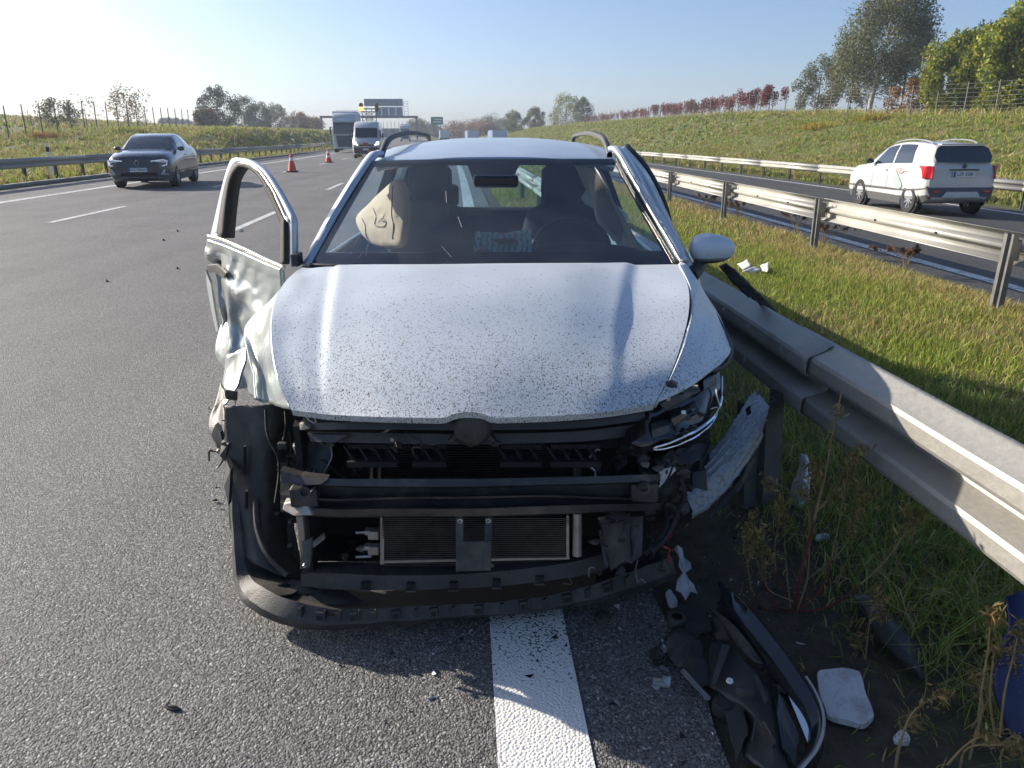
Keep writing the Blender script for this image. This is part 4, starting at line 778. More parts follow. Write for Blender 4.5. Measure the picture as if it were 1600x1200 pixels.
cc = at(520, 965, 1.990); MB().prism([at(511, 958, 1.985), at(528, 957, 1.985), at(528, 978, 1.990), at(508, 978, 1.990)], (0, 0.012, 0.002)).build('bumper_window', 'black', bump)
MB().prism(P3([(444, 916, 2.150), (455, 905, 2.180), (472, 908, 2.175), (500, 914, 2.145), (500, 922, 2.130), (494, 928, 2.120), (462, 928, 2.120), (440, 925, 2.130)]), (0, 0.0, -0.006)).build('undertray_flap', 'plastic_dusty', bump)
MB().prism(P3([(512, 918, 2.140), (535, 920, 2.135), (575, 944, 2.070), (505, 944, 2.070), (470, 937, 2.080)]), (0, 0.0, -0.005)).build('undertray_flap', 'plastic_dusty', bump)
g = nrm(gridpts([P3([(940, 872, 2.300), (985, 850, 2.350), (1048, 868, 2.320)]), P3([(930, 900, 2.230), (990, 885, 2.260), (1052, 882, 2.260)]), P3([(925, 930, 2.170), (985, 915, 2.180), (1052, 895, 2.230)])], 14, 12), 0.02, 13, 21)
MB().grid(g).build('torn_undertray', 'plastic', wreck, smooth=30, solid=0.004)
# ---- lower carrier with square holes
ct, cb = cr(P3([(470, 897, 2.140), (520, 896, 2.100), (600, 899, 2.075), (700, 898, 2.065), (800, 891, 2.070), (900, 877, 2.095), (950, 862, 2.140)]), 30), cr(P3([(470, 915, 2.130), (520, 921, 2.085), (600, 922, 2.060), (700, 920, 2.050), (800, 914, 2.055), (900, 901, 2.080), (950, 888, 2.130)]), 30)
carrier = MB().grid([[p + Vector((0, 0.07, 0)) for p in ct], ct, cb, [p + Vector((0, 0.07, 0)) for p in cb]]).build('lower_carrier', 'plastic', wreck, smooth=30)
for x, y, Yy in ((571, 913, 2.065), (642, 914, 2.056), (709, 913, 2.052), (776, 909, 2.054), (843, 903, 2.067)):
    hb = MB().box(at(x, y, Yy - 0.001), (0.026, 0.014, 0.016)).build('carrier_hole', 'black', carrier)
    MB().box(at(x, y + 8, Yy - 0.004), (0.034, 0.016, 0.006)).build('carrier_tab', 'plastic_dusty', carrier)
# ---- crash beam
bx_ = [438, 470, 530, 620, 735, 850, 940, 1000, 1032]
def brow(ys, Ys): return cr([at(x, y, Y) for x, y, Y in zip(bx_, ys, Ys)], 60)
YB = [2.10, 2.06, 2.02, 1.995, 1.985, 1.995, 2.02, 2.06, 2.10]
def Yo(o): return [y + o for y in YB]
beam_rows = [brow([741, 744, 748, 748, 748, 746, 744, 742, 741], Yo(0.12)), brow([741, 744, 748, 748, 748, 746, 744, 742, 741], Yo(0.01)), brow([752, 755, 759, 760, 760, 757, 755, 753, 752], Yo(0.0)), brow([753, 757, 762, 763, 763, 760, 758, 755, 754], Yo(0.045)),
             brow([770, 774, 777, 775, 774, 772, 774, 776, 774], Yo(0.045)), brow([772, 776, 780, 777, 776, 774, 777, 778, 776], Yo(0.004)), brow([776, 780, 783, 780, 779, 777, 780, 781, 779], Yo(0.006)), brow([778, 782, 785, 782, 781, 779, 782, 783, 781], Yo(0.05)),
             brow([784, 789, 791, 791, 791, 788, 786, 785, 784], Yo(0.05)), brow([786, 792, 796, 795, 795, 791, 788, 787, 786], Yo(-0.012)), brow([798, 803, 807, 806, 806, 803, 799, 797, 796], Yo(-0.006)), brow([800, 805, 809, 808, 808, 805, 801, 799, 798], Yo(0.12))]
beam = MB().grid(beam_rows).build('crash_beam', 'darkmetal', wreck, smooth=35)
for x, y, Yy in ((476, 769, 2.03), (1006, 762, 2.05)):
    MB().box(at(x + (4 if x < 700 else -2), y, Yy + 0.05), (0.085, 0.09, 0.062)).build('beam_bracket', 'darkmetal', beam, bevel=0.006)
    MB().lathe([(0.0125, 0.02), (0.0125, -0.004), (0.021, -0.006), (0.022, 0.004)], at(x, y, Yy), 'Y', 20).build('towing_socket', 'darkmetal', beam, smooth=40)
    MB().lathe([(0.0, 0.012), (0.013, 0.012)], at(x, y, Yy), 'Y', 16).build('towing_hole', 'black', beam)
MB().prism(P3([(438, 735, 2.06), (440, 752, 2.05), (470, 758, 2.03), (500, 757, 2.02), (512, 749, 2.03), (470, 744, 2.05)]), (0, 0.03, 0.002)).build('bent_flange', 'darkmetal', beam)
MB().prism(P3([(443, 787, 2.06), (441, 797, 2.05), (458, 806, 2.02), (490, 806, 2.01), (482, 792, 2.03), (460, 784, 2.05)]), (0, 0.05, 0.004)).build('bent_flange', 'steel', beam, bevel=0.004)
# crash box, brackets
MB().prism(P3([(463, 742, 2.13), (478, 718, 2.22), (490, 721, 2.22), (482, 743, 2.12)]), (0.002, 0.03, -0.02)).prism(P3([(485, 743, 2.12), (493, 722, 2.2), (498, 724, 2.2), (491, 744, 2.12)]), (0.002, 0.03, -0.02)).build('crash_box', 'steel', wreck)
MB().prism(P3([(456, 696, 2.22), (462, 690, 2.22), (512, 690, 2.20), (517, 700, 2.19), (513, 735, 2.16), (497, 752, 2.14), (470, 735, 2.18)]), (0, 0.012, 0)).build('front_plate', 'darkmetal', wreck, bevel=0.003)
for x, y in ((462, 699), (468, 709)): MB().lathe([(0, -0.008), (0.007, -0.007), (0.009, 0), (0.009, 0.01)], at(x, y, 2.215), 'Y', 10).build('bolt', 'alu', wreck, smooth=40)
MB().tube(cr(P3([(517, 697, 2.16), (518, 715, 2.15), (508, 735, 2.12), (498, 752, 2.07), (489, 764, 2.02), (485, 769, 2.01)]), 20), 0.0025, 5).build('wire', 'alu', wreck)
MB().box(at(473, 838, 2.10), (0.022, 0.03, 0.16)).build('strut', 'steel', wreck, bevel=0.004)
MB().prism(P3([(470, 848, 2.08), (488, 840, 2.08), (488, 868, 2.06), (484, 888, 2.04), (469, 890, 2.05)]), (0, 0.012, 0)).build('strut_foot', 'darkmetal', wreck, bevel=0.003)
MB().prism(P3([(488, 850, 2.07), (505, 836, 2.10), (508, 842, 2.10), (490, 856, 2.06)]), (0, 0.01, 0.004)).build('bent_tab', 'steel', wreck)
MB().lathe([(0, -0.006), (0.005, -0.005), (0.007, 0), (0.007, 0.006)], at(476, 884, 2.04), 'Y', 10).build('bolt', 'alu', wreck, smooth=40)
# ---- lock carrier behind the bonnet lip
def bar(rows, name, m, back=0.05):
    L = [cr(P3(r), 30) for r in rows]; o = MB().grid([[p + Vector((0, back, 0)) for p in L[0]]] + L + [[p + Vector((0, back, 0)) for p in L[-1]]]).build(name, m, wreck, smooth=35); return o
bar([[(468, 661, 2.10), (560, 660, 2.03), (740, 661, 1.99), (900, 658, 2.03), (1008, 645, 2.12)], [(468, 672, 2.09), (560, 671, 2.02), (740, 672, 1.98), (900, 669, 2.02), (1008, 656, 2.11)]], 'upper_crossmember', 'plastic')
bar([[(480, 674, 2.14), (560, 676, 2.08), (740, 678, 2.05), (900, 674, 2.08), (1000, 662, 2.15)], [(485, 690, 2.13), (560, 692, 2.07), (740, 694, 2.04), (900, 690, 2.07), (1000, 680, 2.14)]], 'lock_carrier', 'plastic')
MB().prism(P3([(480, 678, 2.10), (545, 680, 2.06), (520, 692, 2.06), (494, 690, 2.08)]), (0, 0.01, 0)).build('headlamp_bracket', 'darkmetal', wreck)
MB().tube(cr(P3([(478, 645, 2.10), (482, 656, 2.09), (494, 661, 2.08), (490, 650, 2.09)]), 12), 0.003, 5).build('bonnet_hinge_wire', 'alu', wreck)
MB().prism(P3([(467, 663, 2.08), (474, 662, 2.07), (484, 669, 2.06), (470, 672, 2.07)]), (0, 0.02, 0)).build('torn_end', 'steel', wreck)
arc = [(700 + 75 * i / 14, 690 - 26 * math.sin(math.pi * i / 14), 1.99) for i in range(15)]; arc2 = [(706 + 63 * i / 14, 690 - 19 * math.sin(math.pi * i / 14), 1.99) for i in range(15)]
MB().grid([P3(arc), P3(arc2)]).build('lock_arch', 'plastic', wreck, solid=0.03)
MB().lathe([(0.006, 0.0), (0.010, -0.004), (0.012, 0.01)], at(758, 684, 1.985), 'Y', 14).build('bolt', 'darkmetal', wreck, smooth=40)
for x0, x1, fl in ((543, 622, 0), (645, 697, 1), (782, 846, 1), (860, 936, 0)):
    d = MB(); Yd_ = 2.06
    d.box(at((x0 + x1) / 2, 723, Yd_), ((x1 - x0) * 0.00193, 0.03, 0.018)); d.box(at((x0 + x1) / 2, 696, Yd_ + 0.04), ((x1 - x0) * 0.00193, 0.02, 0.014))
    for k in range(4 if not fl else 3):
        x = x0 + (x1 - x0) * (k + 0.2) / (3.6 if not fl else 2.6)
        d.prism(P3([(x - 12, 697, Yd_ + 0.03), (x - 9, 696, Yd_ + 0.03), (x + 6, 718, Yd_), (x + 2, 719, Yd_)]), (0, 0.05, 0))
    d.build('air_duct', 'black', wreck)
# ---- radiator pack
def core(x0, x1, y0, y1, Y, n, name):
    a, b, c, d = at(x0, y0, Y), at(x1, y0, Y), at(x1, y1, Y), at(x0, y1, Y)
    o = MB().add([a, b, c, d], [(0, 1, 2, 3)]).build(name, 'black', wreck); f = MB()
    for i in range(n):
        t = (i + 0.5) / n; p, q = a.lerp(d, t), b.lerp(c, t); f.box((p + q) / 2 + Vector((0, -0.006, 0)), ((q - p).length, 0.012, (a.z - d.z) / n * 0.45))
    ff = f.build('fins', 'core', o); ff['kind'] = 'stuff'; return o
rad = core(576, 892, 690, 752, 2.30, 16, 'radiator')
cond = core(598, 890, 806, 882, 2.12, 26, 'condenser')
for x, w in ((578, 5), (590, 5)): MB().prism(P3([(x, 725, 2.27), (x + w, 725, 2.27), (x + w, 752, 2.27), (x, 752, 2.27)]), (0, 0.01, 0)).build('radiator_frame', 'alu', rad)
MB().prism(P3([(594, 806, 2.115), (600, 806, 2.115), (600, 882, 2.10), (594, 882, 2.10)]), (0, 0.02, 0)).prism(P3([(600, 876, 2.10), (890, 871, 2.10), (890, 874, 2.10), (600, 880, 2.10)]), (0, 0.01, 0)).prism(P3([(885, 806, 2.11), (889, 806, 2.11), (889, 872, 2.10), (885, 872, 2.10)]), (0, 0.01, 0)).build('condenser_frame', 'steel', cond)
MB().tube([at(902, 725, 2.24), at(902, 752, 2.24)], 0.014, 10).build('receiver_tube', 'alu', rad, smooth=50)
MB().tube([at(902, 802, 2.12), at(902, 868, 2.09)], [0.0155, 0.0155], 12).build('receiver_tube', 'steel', cond, smooth=50)
for y in (834, 858):
    MB().box(at(584, y, 2.11), (0.034, 0.03, 0.030)).box(at(575, y - 4, 2.11), (0.02, 0.026, 0.016)).build('pipe_block', 'steel', cond, bevel=0.003)
    MB().tube([at(556, y + (2 if y < 850 else 16) - 4, 2.12), at(580, y + (2 if y < 850 else 16) - 5, 2.12)], 0.005, 8).build('pipe', 'alu', cond, smooth=50)
br = MB().prism(P3([(712, 847, 1.99), (769, 845, 1.99), (767, 892, 1.965), (712, 893, 1.965)]), (0, 0.012, 0)).prism(P3([(712, 806, 2.03), (724, 806, 2.03), (724, 848, 1.99), (712, 848, 1.99)]), (0, 0.012, 0)).prism(P3([(758, 806, 2.03), (770, 806, 2.03), (769, 848, 1.99), (757, 848, 1.99)]), (0, 0.012, 0)).build('centre_bracket', 'darkmetal', wreck, bevel=0.002)
for x in (719, 763): MB().lathe([(0.003, -0.004), (0.004, -0.010), (0.008, -0.009), (0.010, 0.0), (0.010, 0.006)], at(x, 812, 2.02), 'Y', 12).build('bolt', 'alu', br, smooth=40)
# ---- black sheets added to block light through the bay; engine block, floor
bk = MB(); bk.box((CX, 2.50, 0.55), (1.40, 0.02, 0.66)); bk.box((CX - 0.04, 2.62, 0.17), (1.12, 0.8, 0.02)); bk.prism([(-0.68, 2.14, 0.17), (-0.68, 2.14, 0.69), (-0.68, 2.42, 0.81), (-0.68, 2.62, 0.88), (-0.68, 2.84, 0.94), (-0.68, 3.05, 0.96), (-0.68, 3.05, 0.17)], (0.02, 0, 0)); bk.box((0.56, 2.66, 0.56), (0.02, 0.80, 0.60)); bk.box((CX - 0.02, 2.36, 0.34), (1.20, 0.02, 0.36)); bk.build('engine_bay_light_block', 'black', wreck)
MB().box((CX, 2.42, 0.50), (0.62, 0.14, 0.42)).box((CX - 0.42, 2.40, 0.62), (0.16, 0.14, 0.16)).box((CX + 0.4, 2.42, 0.6), (0.2, 0.12, 0.2)).build('engine', 'plastic', wreck, bevel=0.02)
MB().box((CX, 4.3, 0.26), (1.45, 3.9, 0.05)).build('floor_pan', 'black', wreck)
MB().prism(P3([(935, 830, 2.15), (985, 808, 2.12), (1005, 806, 2.12), (1003, 868, 2.06), (985, 880, 2.05), (945, 885, 2.07)]), (0, 0.02, 0)).build('side_support', 'darkmetal', wreck)
g = nrm(gridpts([P3([(938, 806, 2.16), (960, 800, 2.14), (985, 805, 2.12)]), P3([(940, 850, 2.12), (962, 842, 2.10), (984, 846, 2.08)]), P3([(955, 895, 2.04), (975, 880, 2.03), (990, 880, 2.02)])], 10, 12), 0.014, 20, 30)
MB().grid(g).build('torn_support', 'plastic_dusty', wreck, smooth=30, solid=0.004)
# ---- right headlamp remains
g = gridpts([P3([(1012, 640, 2.16), (1050, 612, 2.22), (1100, 588, 2.33), (1127, 576, 2.42)]), P3([(1012, 668, 2.13), (1055, 648, 2.18), (1102, 622, 2.27), (1127, 600, 2.37)]), P3([(1012, 698, 2.10), (1055, 684, 2.14), (1100, 660, 2.22), (1122, 635, 2.31)])], 24, 14)
hl = MB().grid(nrm(g, 0.012, 11, 12)).build('headlamp', 'gloss', wreck, smooth=50, solid=0.01)
for off, r in ((0, 0.0065), (9, 0.0045)):
    MB().tube(cr(P3([(1128, 588, 2.33), (1127, 622, 2.29), (1117 - off * 0.3, 648 + off, 2.24), (1092, 670 + off, 2.18), (1060, 686 + off, 2.12), (1032, 697 + off * 0.6, 2.09), (1008, 700, 2.10)]), 40), [r * (0.4 + 0.6 * math.sin(math.pi * (k + 3) / 46)) for k in range(40)], 6).build('chrome_strip', 'chrome', hl, smooth=60)
for a in ([(1030, 632, 2.12), (1065, 612, 2.18), (1090, 600, 2.24), (1095, 612, 2.22), (1040, 642, 2.13)], [(1048, 655, 2.10), (1090, 634, 2.16), (1094, 645, 2.15), (1052, 668, 2.10)], [(1018, 672, 2.08), (1046, 664, 2.09), (1046, 676, 2.08), (1018, 686, 2.07)], [(1098, 595, 2.25), (1118, 585, 2.30), (1120, 600, 2.29), (1100, 612, 2.23)]):
    MB().prism(P3(a), (0.0, 0.03, 0.01)).build('lamp_insert', 'gloss' if a[0][0] > 1040 else 'darkmetal', hl, bevel=0.003)
MB().box(at(1068, 644, 2.10), (0.012, 0.008, 0.009)).build('lamp_clip', 'label', hl)
g = nrm(gridpts([P3([(965, 690, 2.16), (985, 665, 2.12), (1012, 650, 2.10)]), P3([(962, 705, 2.12), (990, 700, 2.06), (1018, 690, 2.06)]), P3([(975, 715, 2.12), (1000, 712, 2.08), (1020, 702, 2.08)])], 12, 12), 0.016, 18, 15)
MB().grid(g).build('broken_lens', 'gloss', wreck, smooth=40, solid=0.004)
g = nrm(gridpts([P3([(1000, 712, 2.2), (1050, 705, 2.2), (1112, 690, 2.28)]), P3([(1005, 740, 2.2), (1050, 730, 2.18), (1105, 715, 2.25)]), P3([(1020, 770, 2.22), (1060, 765, 2.2), (1075, 770, 2.25)]), P3([(1030, 800, 2.24), (1055, 805, 2.22), (1070, 800, 2.26)])], 22, 26), 0.045, 15, 40)
MB().grid(g).build('crumpled_structure', 'plastic', wreck, smooth=25, solid=0.004)
MB().prism(P3([(1030, 735, 2.14), (1054, 730, 2.15), (1056, 735, 2.15), (1040, 752, 2.14), (1030, 762, 2.13)]), (0, 0.01, 0)).build('bent_white_bracket', 'whiteplastic', wreck)
for a in ([(1040, 790, 2.18), (1043, 820, 2.13), (1028, 845, 2.1), (1008, 865, 2.06)], [(1046, 785, 2.16), (1060, 800, 2.14), (1040, 840, 2.1), (1020, 860, 2.05)], [(1062, 745, 2.16), (1070, 775, 2.15), (1060, 800, 2.14)]):
    MB().tube(cr(P3(a), 16), 0.009, 7).build('hose', 'rubber', wreck, smooth=60)
MB().prism(P3([(1081, 738, 2.20), (1104, 734, 2.20), (1106, 768, 2.17), (1082, 762, 2.17)]), (0.0, 0.03, 0)).build('hanging_sensor', 'plastic', wreck, bevel=0.003)
MB().tube(cr(P3([(1094, 737, 2.20), (1096, 722, 2.21), (1104, 708, 2.23), (1110, 690, 2.25)]), 12), 0.005, 6).build('sensor_cable', 'rubber', wreck, smooth=60)
# ---- torn tabs, wires and clips left where the front was ripped off
crng = random.Random(5)
def clutter(x0, x1, y0, y1, Y0, Y1, n, big=1.0):
    for q in range(n):
        x, y, Y = crng.uniform(x0, x1), crng.uniform(y0, y1), crng.uniform(Y0, Y1); k = crng.random()
        if k < 0.34:
            pts = [at(x, y, Y)]
            for _ in range(4): x += crng.uniform(-16, 16); y += crng.uniform(-6, 22); Y += crng.uniform(-0.012, 0.012); pts.append(at(min(max(x, x0 - 8), x1 + 8), min(y, y1 + 12), Y))
            MB().tube(cr(pts, 14), crng.choice((0.0016, 0.0024, 0.0035)), 5).build('wire', crng.choice(('rubber', 'rubber', 'plastic', 'alu', 'redlamp' if crng.random() < 0.2 else 'rubber')), wreck, smooth=60)
        elif k < 0.86:
            m = crng.randint(4, 7); a0 = crng.uniform(0, 6.3); r = crng.uniform(5, 15) * big; asp = crng.uniform(0.3, 1.0)
            pts = [at(x + r * math.cos(a0 + 6.283 * i / m) * crng.uniform(0.45, 1.2), y + r * asp * math.sin(a0 + 6.283 * i / m) * crng.uniform(0.45, 1.2), Y + crng.uniform(-0.012, 0.012)) for i in range(m)]
            MB().prism(pts, (0.002, 0.006, 0.002)).build('broken_tab', crng.choice(('plastic', 'plastic_dusty', 'darkmetal', 'plastic', 'darkmetal', 'steel' if crng.random() < 0.3 else 'plastic')), wreck)
        else:
            MB().lathe([(0.0, -0.008), (0.006, -0.007), (0.008, 0.0), (0.008, 0.008)], at(x, y, Y), 'Y', 8).build('bolt', crng.choice(('alu', 'darkmetal', 'steel')), wreck, smooth=40)
clutter(425, 470, 655, 870, 2.28, 2.36, 16); clutter(500, 570, 690, 742, 2.10, 2.2, 9); clutter(925, 1008, 690, 742, 2.10, 2.18, 12); clutter(928, 1000, 808, 905, 2.06, 2.14, 14)
clutter(1000, 1075, 712, 800, 2.10, 2.18, 22); clutter(1000, 1060, 800, 880, 2.10, 2.2, 12); clutter(1020, 1120, 600, 680, 2.10, 2.16, 12, 0.8); clutter(490, 600, 815, 880, 2.16, 2.24, 8); clutter(335, 360, 610, 720, 2.36, 2.5, 10); clutter(560, 900, 676, 700, 2.02, 2.06, 12, 0.7); clutter(480, 930, 886, 900, 2.05, 2.1, 8, 0.6)
# ---- windscreen
WT = [(580, 250, 3.63), (660, 248, 3.57), (770, 247, 3.54), (885, 247, 3.57), (966, 247, 3.63)]
WB_ = [(480, 416, 3.02), (610, 416, 2.91), (765, 415, 2.875), (925, 414, 2.91), (1063, 412, 3.02)]
Wm = [(529, 333, 3.33), (634, 331, 3.245), (767, 330, 3.215), (905, 330, 3.245), (1014, 329, 3.33)]
WG = gridpts([P3(WB_), P3(Wm), P3(WT)], 33, 17)
ws = MB().grid(WG).build('windscreen', 'glass', wreck, smooth=80)
def inset(f):  # black printed border just under the glass
    rows = []
    for j in range(17):
        t = j / 16; rows.append([])
        for i in range(33): rows[-1].append(WG[j][i] + Vector((0, 0.006, -0.004)))
    return rows
fr_ = inset(0); fm = MB()
fm.grid([[fr_[j][i] for i in range(33)] for j in range(3)]); fm.grid([[fr_[j][i] for i in range(33)] for j in (15, 16)])
fm.grid([[fr_[j][i] for i in (0, 1)] for j in range(2, 16)]); fm.grid([[fr_[j][i] for i in (31, 32)] for j in range(2, 16)])
fm.build('glass_border', 'frit', ws)
tri = MB().prism([WG[16][13] + Vector((0, .012, -.006)), WG[16][19] + Vector((0, .012, -.006)), WG[13][18] + Vector((0, .012, -.006)), WG[13][14] + Vector((0, .012, -.006))], (0, 0.05, -0.01)).build('mirror_mount', 'plastic', ws)
MB().box(at(775, 283, 3.40), (0.20, 0.04, 0.055)).build('rear_view_mirror', 'gloss', ws, bevel=0.015)
for a in ([(560, 405, 2.98), (585, 372, 3.08)], [(573, 400, 2.99), (578, 365, 3.1)], [(690, 385, 2.97), (706, 403, 2.91)], [(716, 340, 3.12), (722, 356, 3.06)], [(697, 300, 3.3), (698, 318, 3.23)], [(548, 398, 3.0), (566, 360, 3.14)]):
    MB().tube([p + Vector((0, -0.012, 0.004)) for p in P3(a)], 0.0004, 4).build('glass_crack', 'label', ws)
MB().tube(cr(P3([(485, 413, 2.985), (520, 414.5, 2.95), (600, 415.5, 2.90), (650, 415, 2.88)]), 14), 0.006, 5).build('wiper', 'plastic', wreck)
MB().box(at(563, 413, 2.93), (0.05, 0.02, 0.012)).build('wiper_arm_clip', 'plastic', wreck, bevel=0.003)
# ---- pillars, roof, rails, sides
def pill(L0, L1, L2, name, m):
    o = MB().grid([cr(P3(L0), 24), cr(P3(L1), 24), cr(P3(L2), 24)]).build(name, m, wreck, smooth=60, solid=0.02, offset=-1); return o
pill([(482, 414, 3.01), (531, 331, 3.325), (582, 249, 3.625), (600, 237, 3.75)], [(474, 412, 3.03), (524, 326, 3.33), (575, 245, 3.64), (594, 234, 3.78)], [(470, 414, 3.10), (518, 326, 3.42), (570, 246, 3.72), (590, 234, 3.84)], 'windscreen_pillar', 'paint_clean')
rp = pill([(1061, 411, 3.01), (1012, 328, 3.325), (965, 246, 3.625), (950, 236, 3.74)], [(1068, 410, 3.03), (1019, 325, 3.33), (971, 243, 3.64), (953, 234, 3.76)], [(1072, 414, 3.10), (1023, 327, 3.41), (976, 245, 3.71), (957, 234, 3.82)], 'windscreen_pillar', 'paint_clean')
MB().tube(cr([p + Vector((0.0, -0.012, 0.004)) for p in P3([(1063, 408, 3.01), (1014, 325, 3.32), (967, 244, 3.62)])], 20), 0.006, 6).build('pillar_highlight', 'bronze', rp, smooth=60)  # bronze tube stands in for the warm highlight along this pillar
RZ = [(3.55, 1.447, 0.56), (3.75, 1.475, 0.585), (4.1, 1.508, 0.60), (4.6, 1.527, 0.60), (5.2, 1.522, 0.59), (5.8, 1.495, 0.57), (6.15, 1.455, 0.55)]
rl = []
for Yy, z, hw in RZ:
    yo = 0.085 if Yy < 3.6 else 0
    rl.append([Vector((CX + 0.005 + s * hw, Yy + (abs(s) ** 2.2) * yo, z - 0.05 * abs(s) ** 2.6)) for s in (-1, -0.8, -0.4, 0, 0.4, 0.8, 1)])
roof = MB().grid(gridpts(rl, 25, 40)).build('roof', 'paint_clean', wreck, smooth=60, solid=0.02, offset=-1)
for s in (-1, 1):
    pth = [(3.78, 1.452, 0.555), (3.86, 1.49, 0.553), (3.98, 1.520, 0.552), (4.2, 1.538, 0.555), (4.8, 1.555, 0.555), (5.5, 1.545, 0.545), (5.8, 1.53, 0.54), (5.92, 1.475, 0.54)]
    rows = []
    for p in cr([Vector((CX + 0.005 + s * x, y, z)) for y, z, x in pth], 40):
        rows.append([p + Vector((sx * 0.013, 0, sz * 0.012)) for sx, sz in ((-1, -1), (-1, .5), (-.6, 1), (.6, 1), (1, .5), (1, -1))])
    MB().grid(rows, closed=True).build('roof_rail', 'plastic_dusty', wreck, smooth=50)
def side(s):
    yy = [3.02, 3.3, 3.9, 4.6, 5.3, 5.9, 6.25, 6.42]; rows = []
    for hw, z in ((0.70, 0.27), (0.82, 0.32), (0.86, 0.52), (0.87, 0.75), (0.83, 0.95), (0.77, 1.00)):
        rows.append([Vector((CX + s * (hw - 0.03 * (y > 6.2) - 0.12 * (y > 6.4)), y, z)) for y in yy])
    MB().grid(gridpts(rows, 30, 16)).build('body_side', 'paint_clean', wreck, smooth=60, solid=0.02, offset=-1)
    # pillars between belt and roof
    for y0, y1 in ((4.28, 4.40), (5.30, 5.42), (5.98, 6.2)):
        a = Vector((CX + s * 0.775, y0, 0.985)); b = Vector((CX + s * 0.775, y1, 0.985)); c = Vector((CX + s * 0.575, y1 - 0.06, 1.44)); d = Vector((CX + s * 0.575, y0 - 0.02, 1.46))
        MB().prism([a, b, c, d], (-s * 0.05, 0, 0)).build('side_pillar', 'gloss', wreck)
    for y0, y1, nm in ((4.41, 5.29, 'rear_door_glass'), (5.43, 5.97, 'quarter_glass')):
        MB().add([Vector((CX + s * 0.765, y0, 0.99)), Vector((CX + s * 0.765, y1, 0.99)), Vector((CX + s * 0.572, y1 - 0.05, 1.445)), Vector((CX + s * 0.572, y0 - 0.02, 1.455))], [(0, 1, 2, 3)]).build(nm, 'glass', wreck)
    MB().box((CX + s * 0.845, 5.35, 0.62), (0.05, 0.2, 0.02)).build('door_handle', 'paint_clean', wreck, bevel=0.008)
for s in (-1, 1): side(s)
MB().prism([Vector((CX - 0.74, 6.40, 0.35)), Vector((CX + 0.74, 6.40, 0.35)), Vector((CX + 0.76, 6.42, 0.95)), Vector((CX - 0.76, 6.42, 0.95))], (0, 0.06, 0)).build('tailgate', 'paint_clean', wreck, bevel=0.02)
MB().add([Vector((CX - 0.70, 6.41, 0.96)), Vector((CX + 0.70, 6.41, 0.96)), Vector((CX + 0.52, 6.17, 1.43)), Vector((CX - 0.52, 6.17, 1.43))], [(0, 1, 2, 3)]).build('rear_window', 'glass', wreck)
wh = None
for x, y in ((CX - 0.76, 2.86), (CX + 0.74, 2.9), (CX - 0.77, 5.33), (CX + 0.77, 5.33)):
    if wh is None:
        wh = MB().lathe([(0.20, -0.10), (0.29, -0.105), (0.315, -0.085), (0.32, 0.0), (0.315, 0.085), (0.29, 0.105), (0.20, 0.10)], (0, 0, 0), 'X', 32).build('wheel', 'tyre', wreck, smooth=40, origin=(0, 0, 0))
        wh.location = Vector((x, y, 0.318)) - BASE[wreck.name]
        wr_ = MB().lathe([(0.0, -0.07), (0.06, -0.085), (0.19, -0.06), (0.205, -0.10), (0.205, 0.10), (0.19, 0.06), (0.0, 0.08)], (0, 0, 0), 'X', 24).build('rim', 'rim', wh, smooth=40, origin=(0, 0, 0)); wr_.location = (0, 0, 0)
    else:
        w2 = inst(wh, wreck, Vector((x, y, 0.318)) - BASE[wreck.name]); inst(wr_, w2, (0, 0, 0))
# ---- open front door on the left of the picture
def Yd(x): return 3.06 + (461 - x) / 131.0 * 0.88
def D(l): return [at(x, y, Yd(x)) for x, y in l]
door = MB(); outer = cr(D([(332, 368), (341, 330), (351, 288), (359, 262), (366, 248.5), (380, 247), (398, 253), (417, 268), (437, 297), (454, 328), (461, 346), (462, 380), (462, 413)]), 70)
mid = cr(D([(347, 370), (352, 325), (360, 285), (367, 266), (374, 257), (384, 254.5), (399, 259.5), (415, 274), (433, 304), (448, 336), (454, 348), (455, 380), (455, 413)]), 70)
inn = cr(D([(359, 372), (363, 325), (368, 288), (373, 274), (381, 263), (388, 261.5), (401, 267), (414, 280), (430, 310), (443, 340), (447, 352), (447, 380), (446, 413)]), 70)
wf = MB().grid([outer, mid]).build('window_frame', 'paint_clean', None, smooth=30, solid=0.022, offset=0, origin=BASE[wreck.name]); wf.location = (0, 0, 0)
dr = nrm(gridpts([D([(329, 373), (350, 380), (385, 394), (420, 410), (445, 420)]), D([(323, 408), (348, 408), (383, 425), (417, 440), (443, 445)]), D([(328, 450), (350, 448), (380, 460), (412, 472), (440, 480)]), D([(335, 500), (352, 498), (378, 503), (405, 515), (438, 530)]), D([(342, 545), (358, 548), (380, 555), (405, 575), (440, 590)]), D([(347, 562), (368, 590), (392, 615), (420, 635), (446, 652)])], 60, 60), 0.03, 3.0, 17, lambda i, j: min(1, j * 6) * (0.35 + 0.65 * (1 - i)))
for j, r in enumerate(dr):
    for i in range(len(r)):
        s, t = i / 59, j / 59; pocket = math.exp(-((s - 0.10) / 0.13) ** 2) * float(sst(0.14, 0.24, t)) * (1 - float(sst(0.62, 0.8, t)))
        p_ = r[i]; w_ = min(1, t * 8); fold = 0.075 * abs(noise.noise((p_.x * 3.1 + p_.z * 2.4, p_.z * 4.0, 7.0))) + 0.04 * abs(noise.noise((p_.x * 8.0 - p_.z * 5.0, p_.z * 6.0, 2.0)))
        r[i] = r[i] + Vector((0.0, fold * w_, 0)) + Vector((0.0, 0.13 * pocket, 0.0)) + Vector((0, -0.05, 0)) * math.exp(-((s - 0.36) / 0.06) ** 2) * float(sst(0.2, 0.5, t))
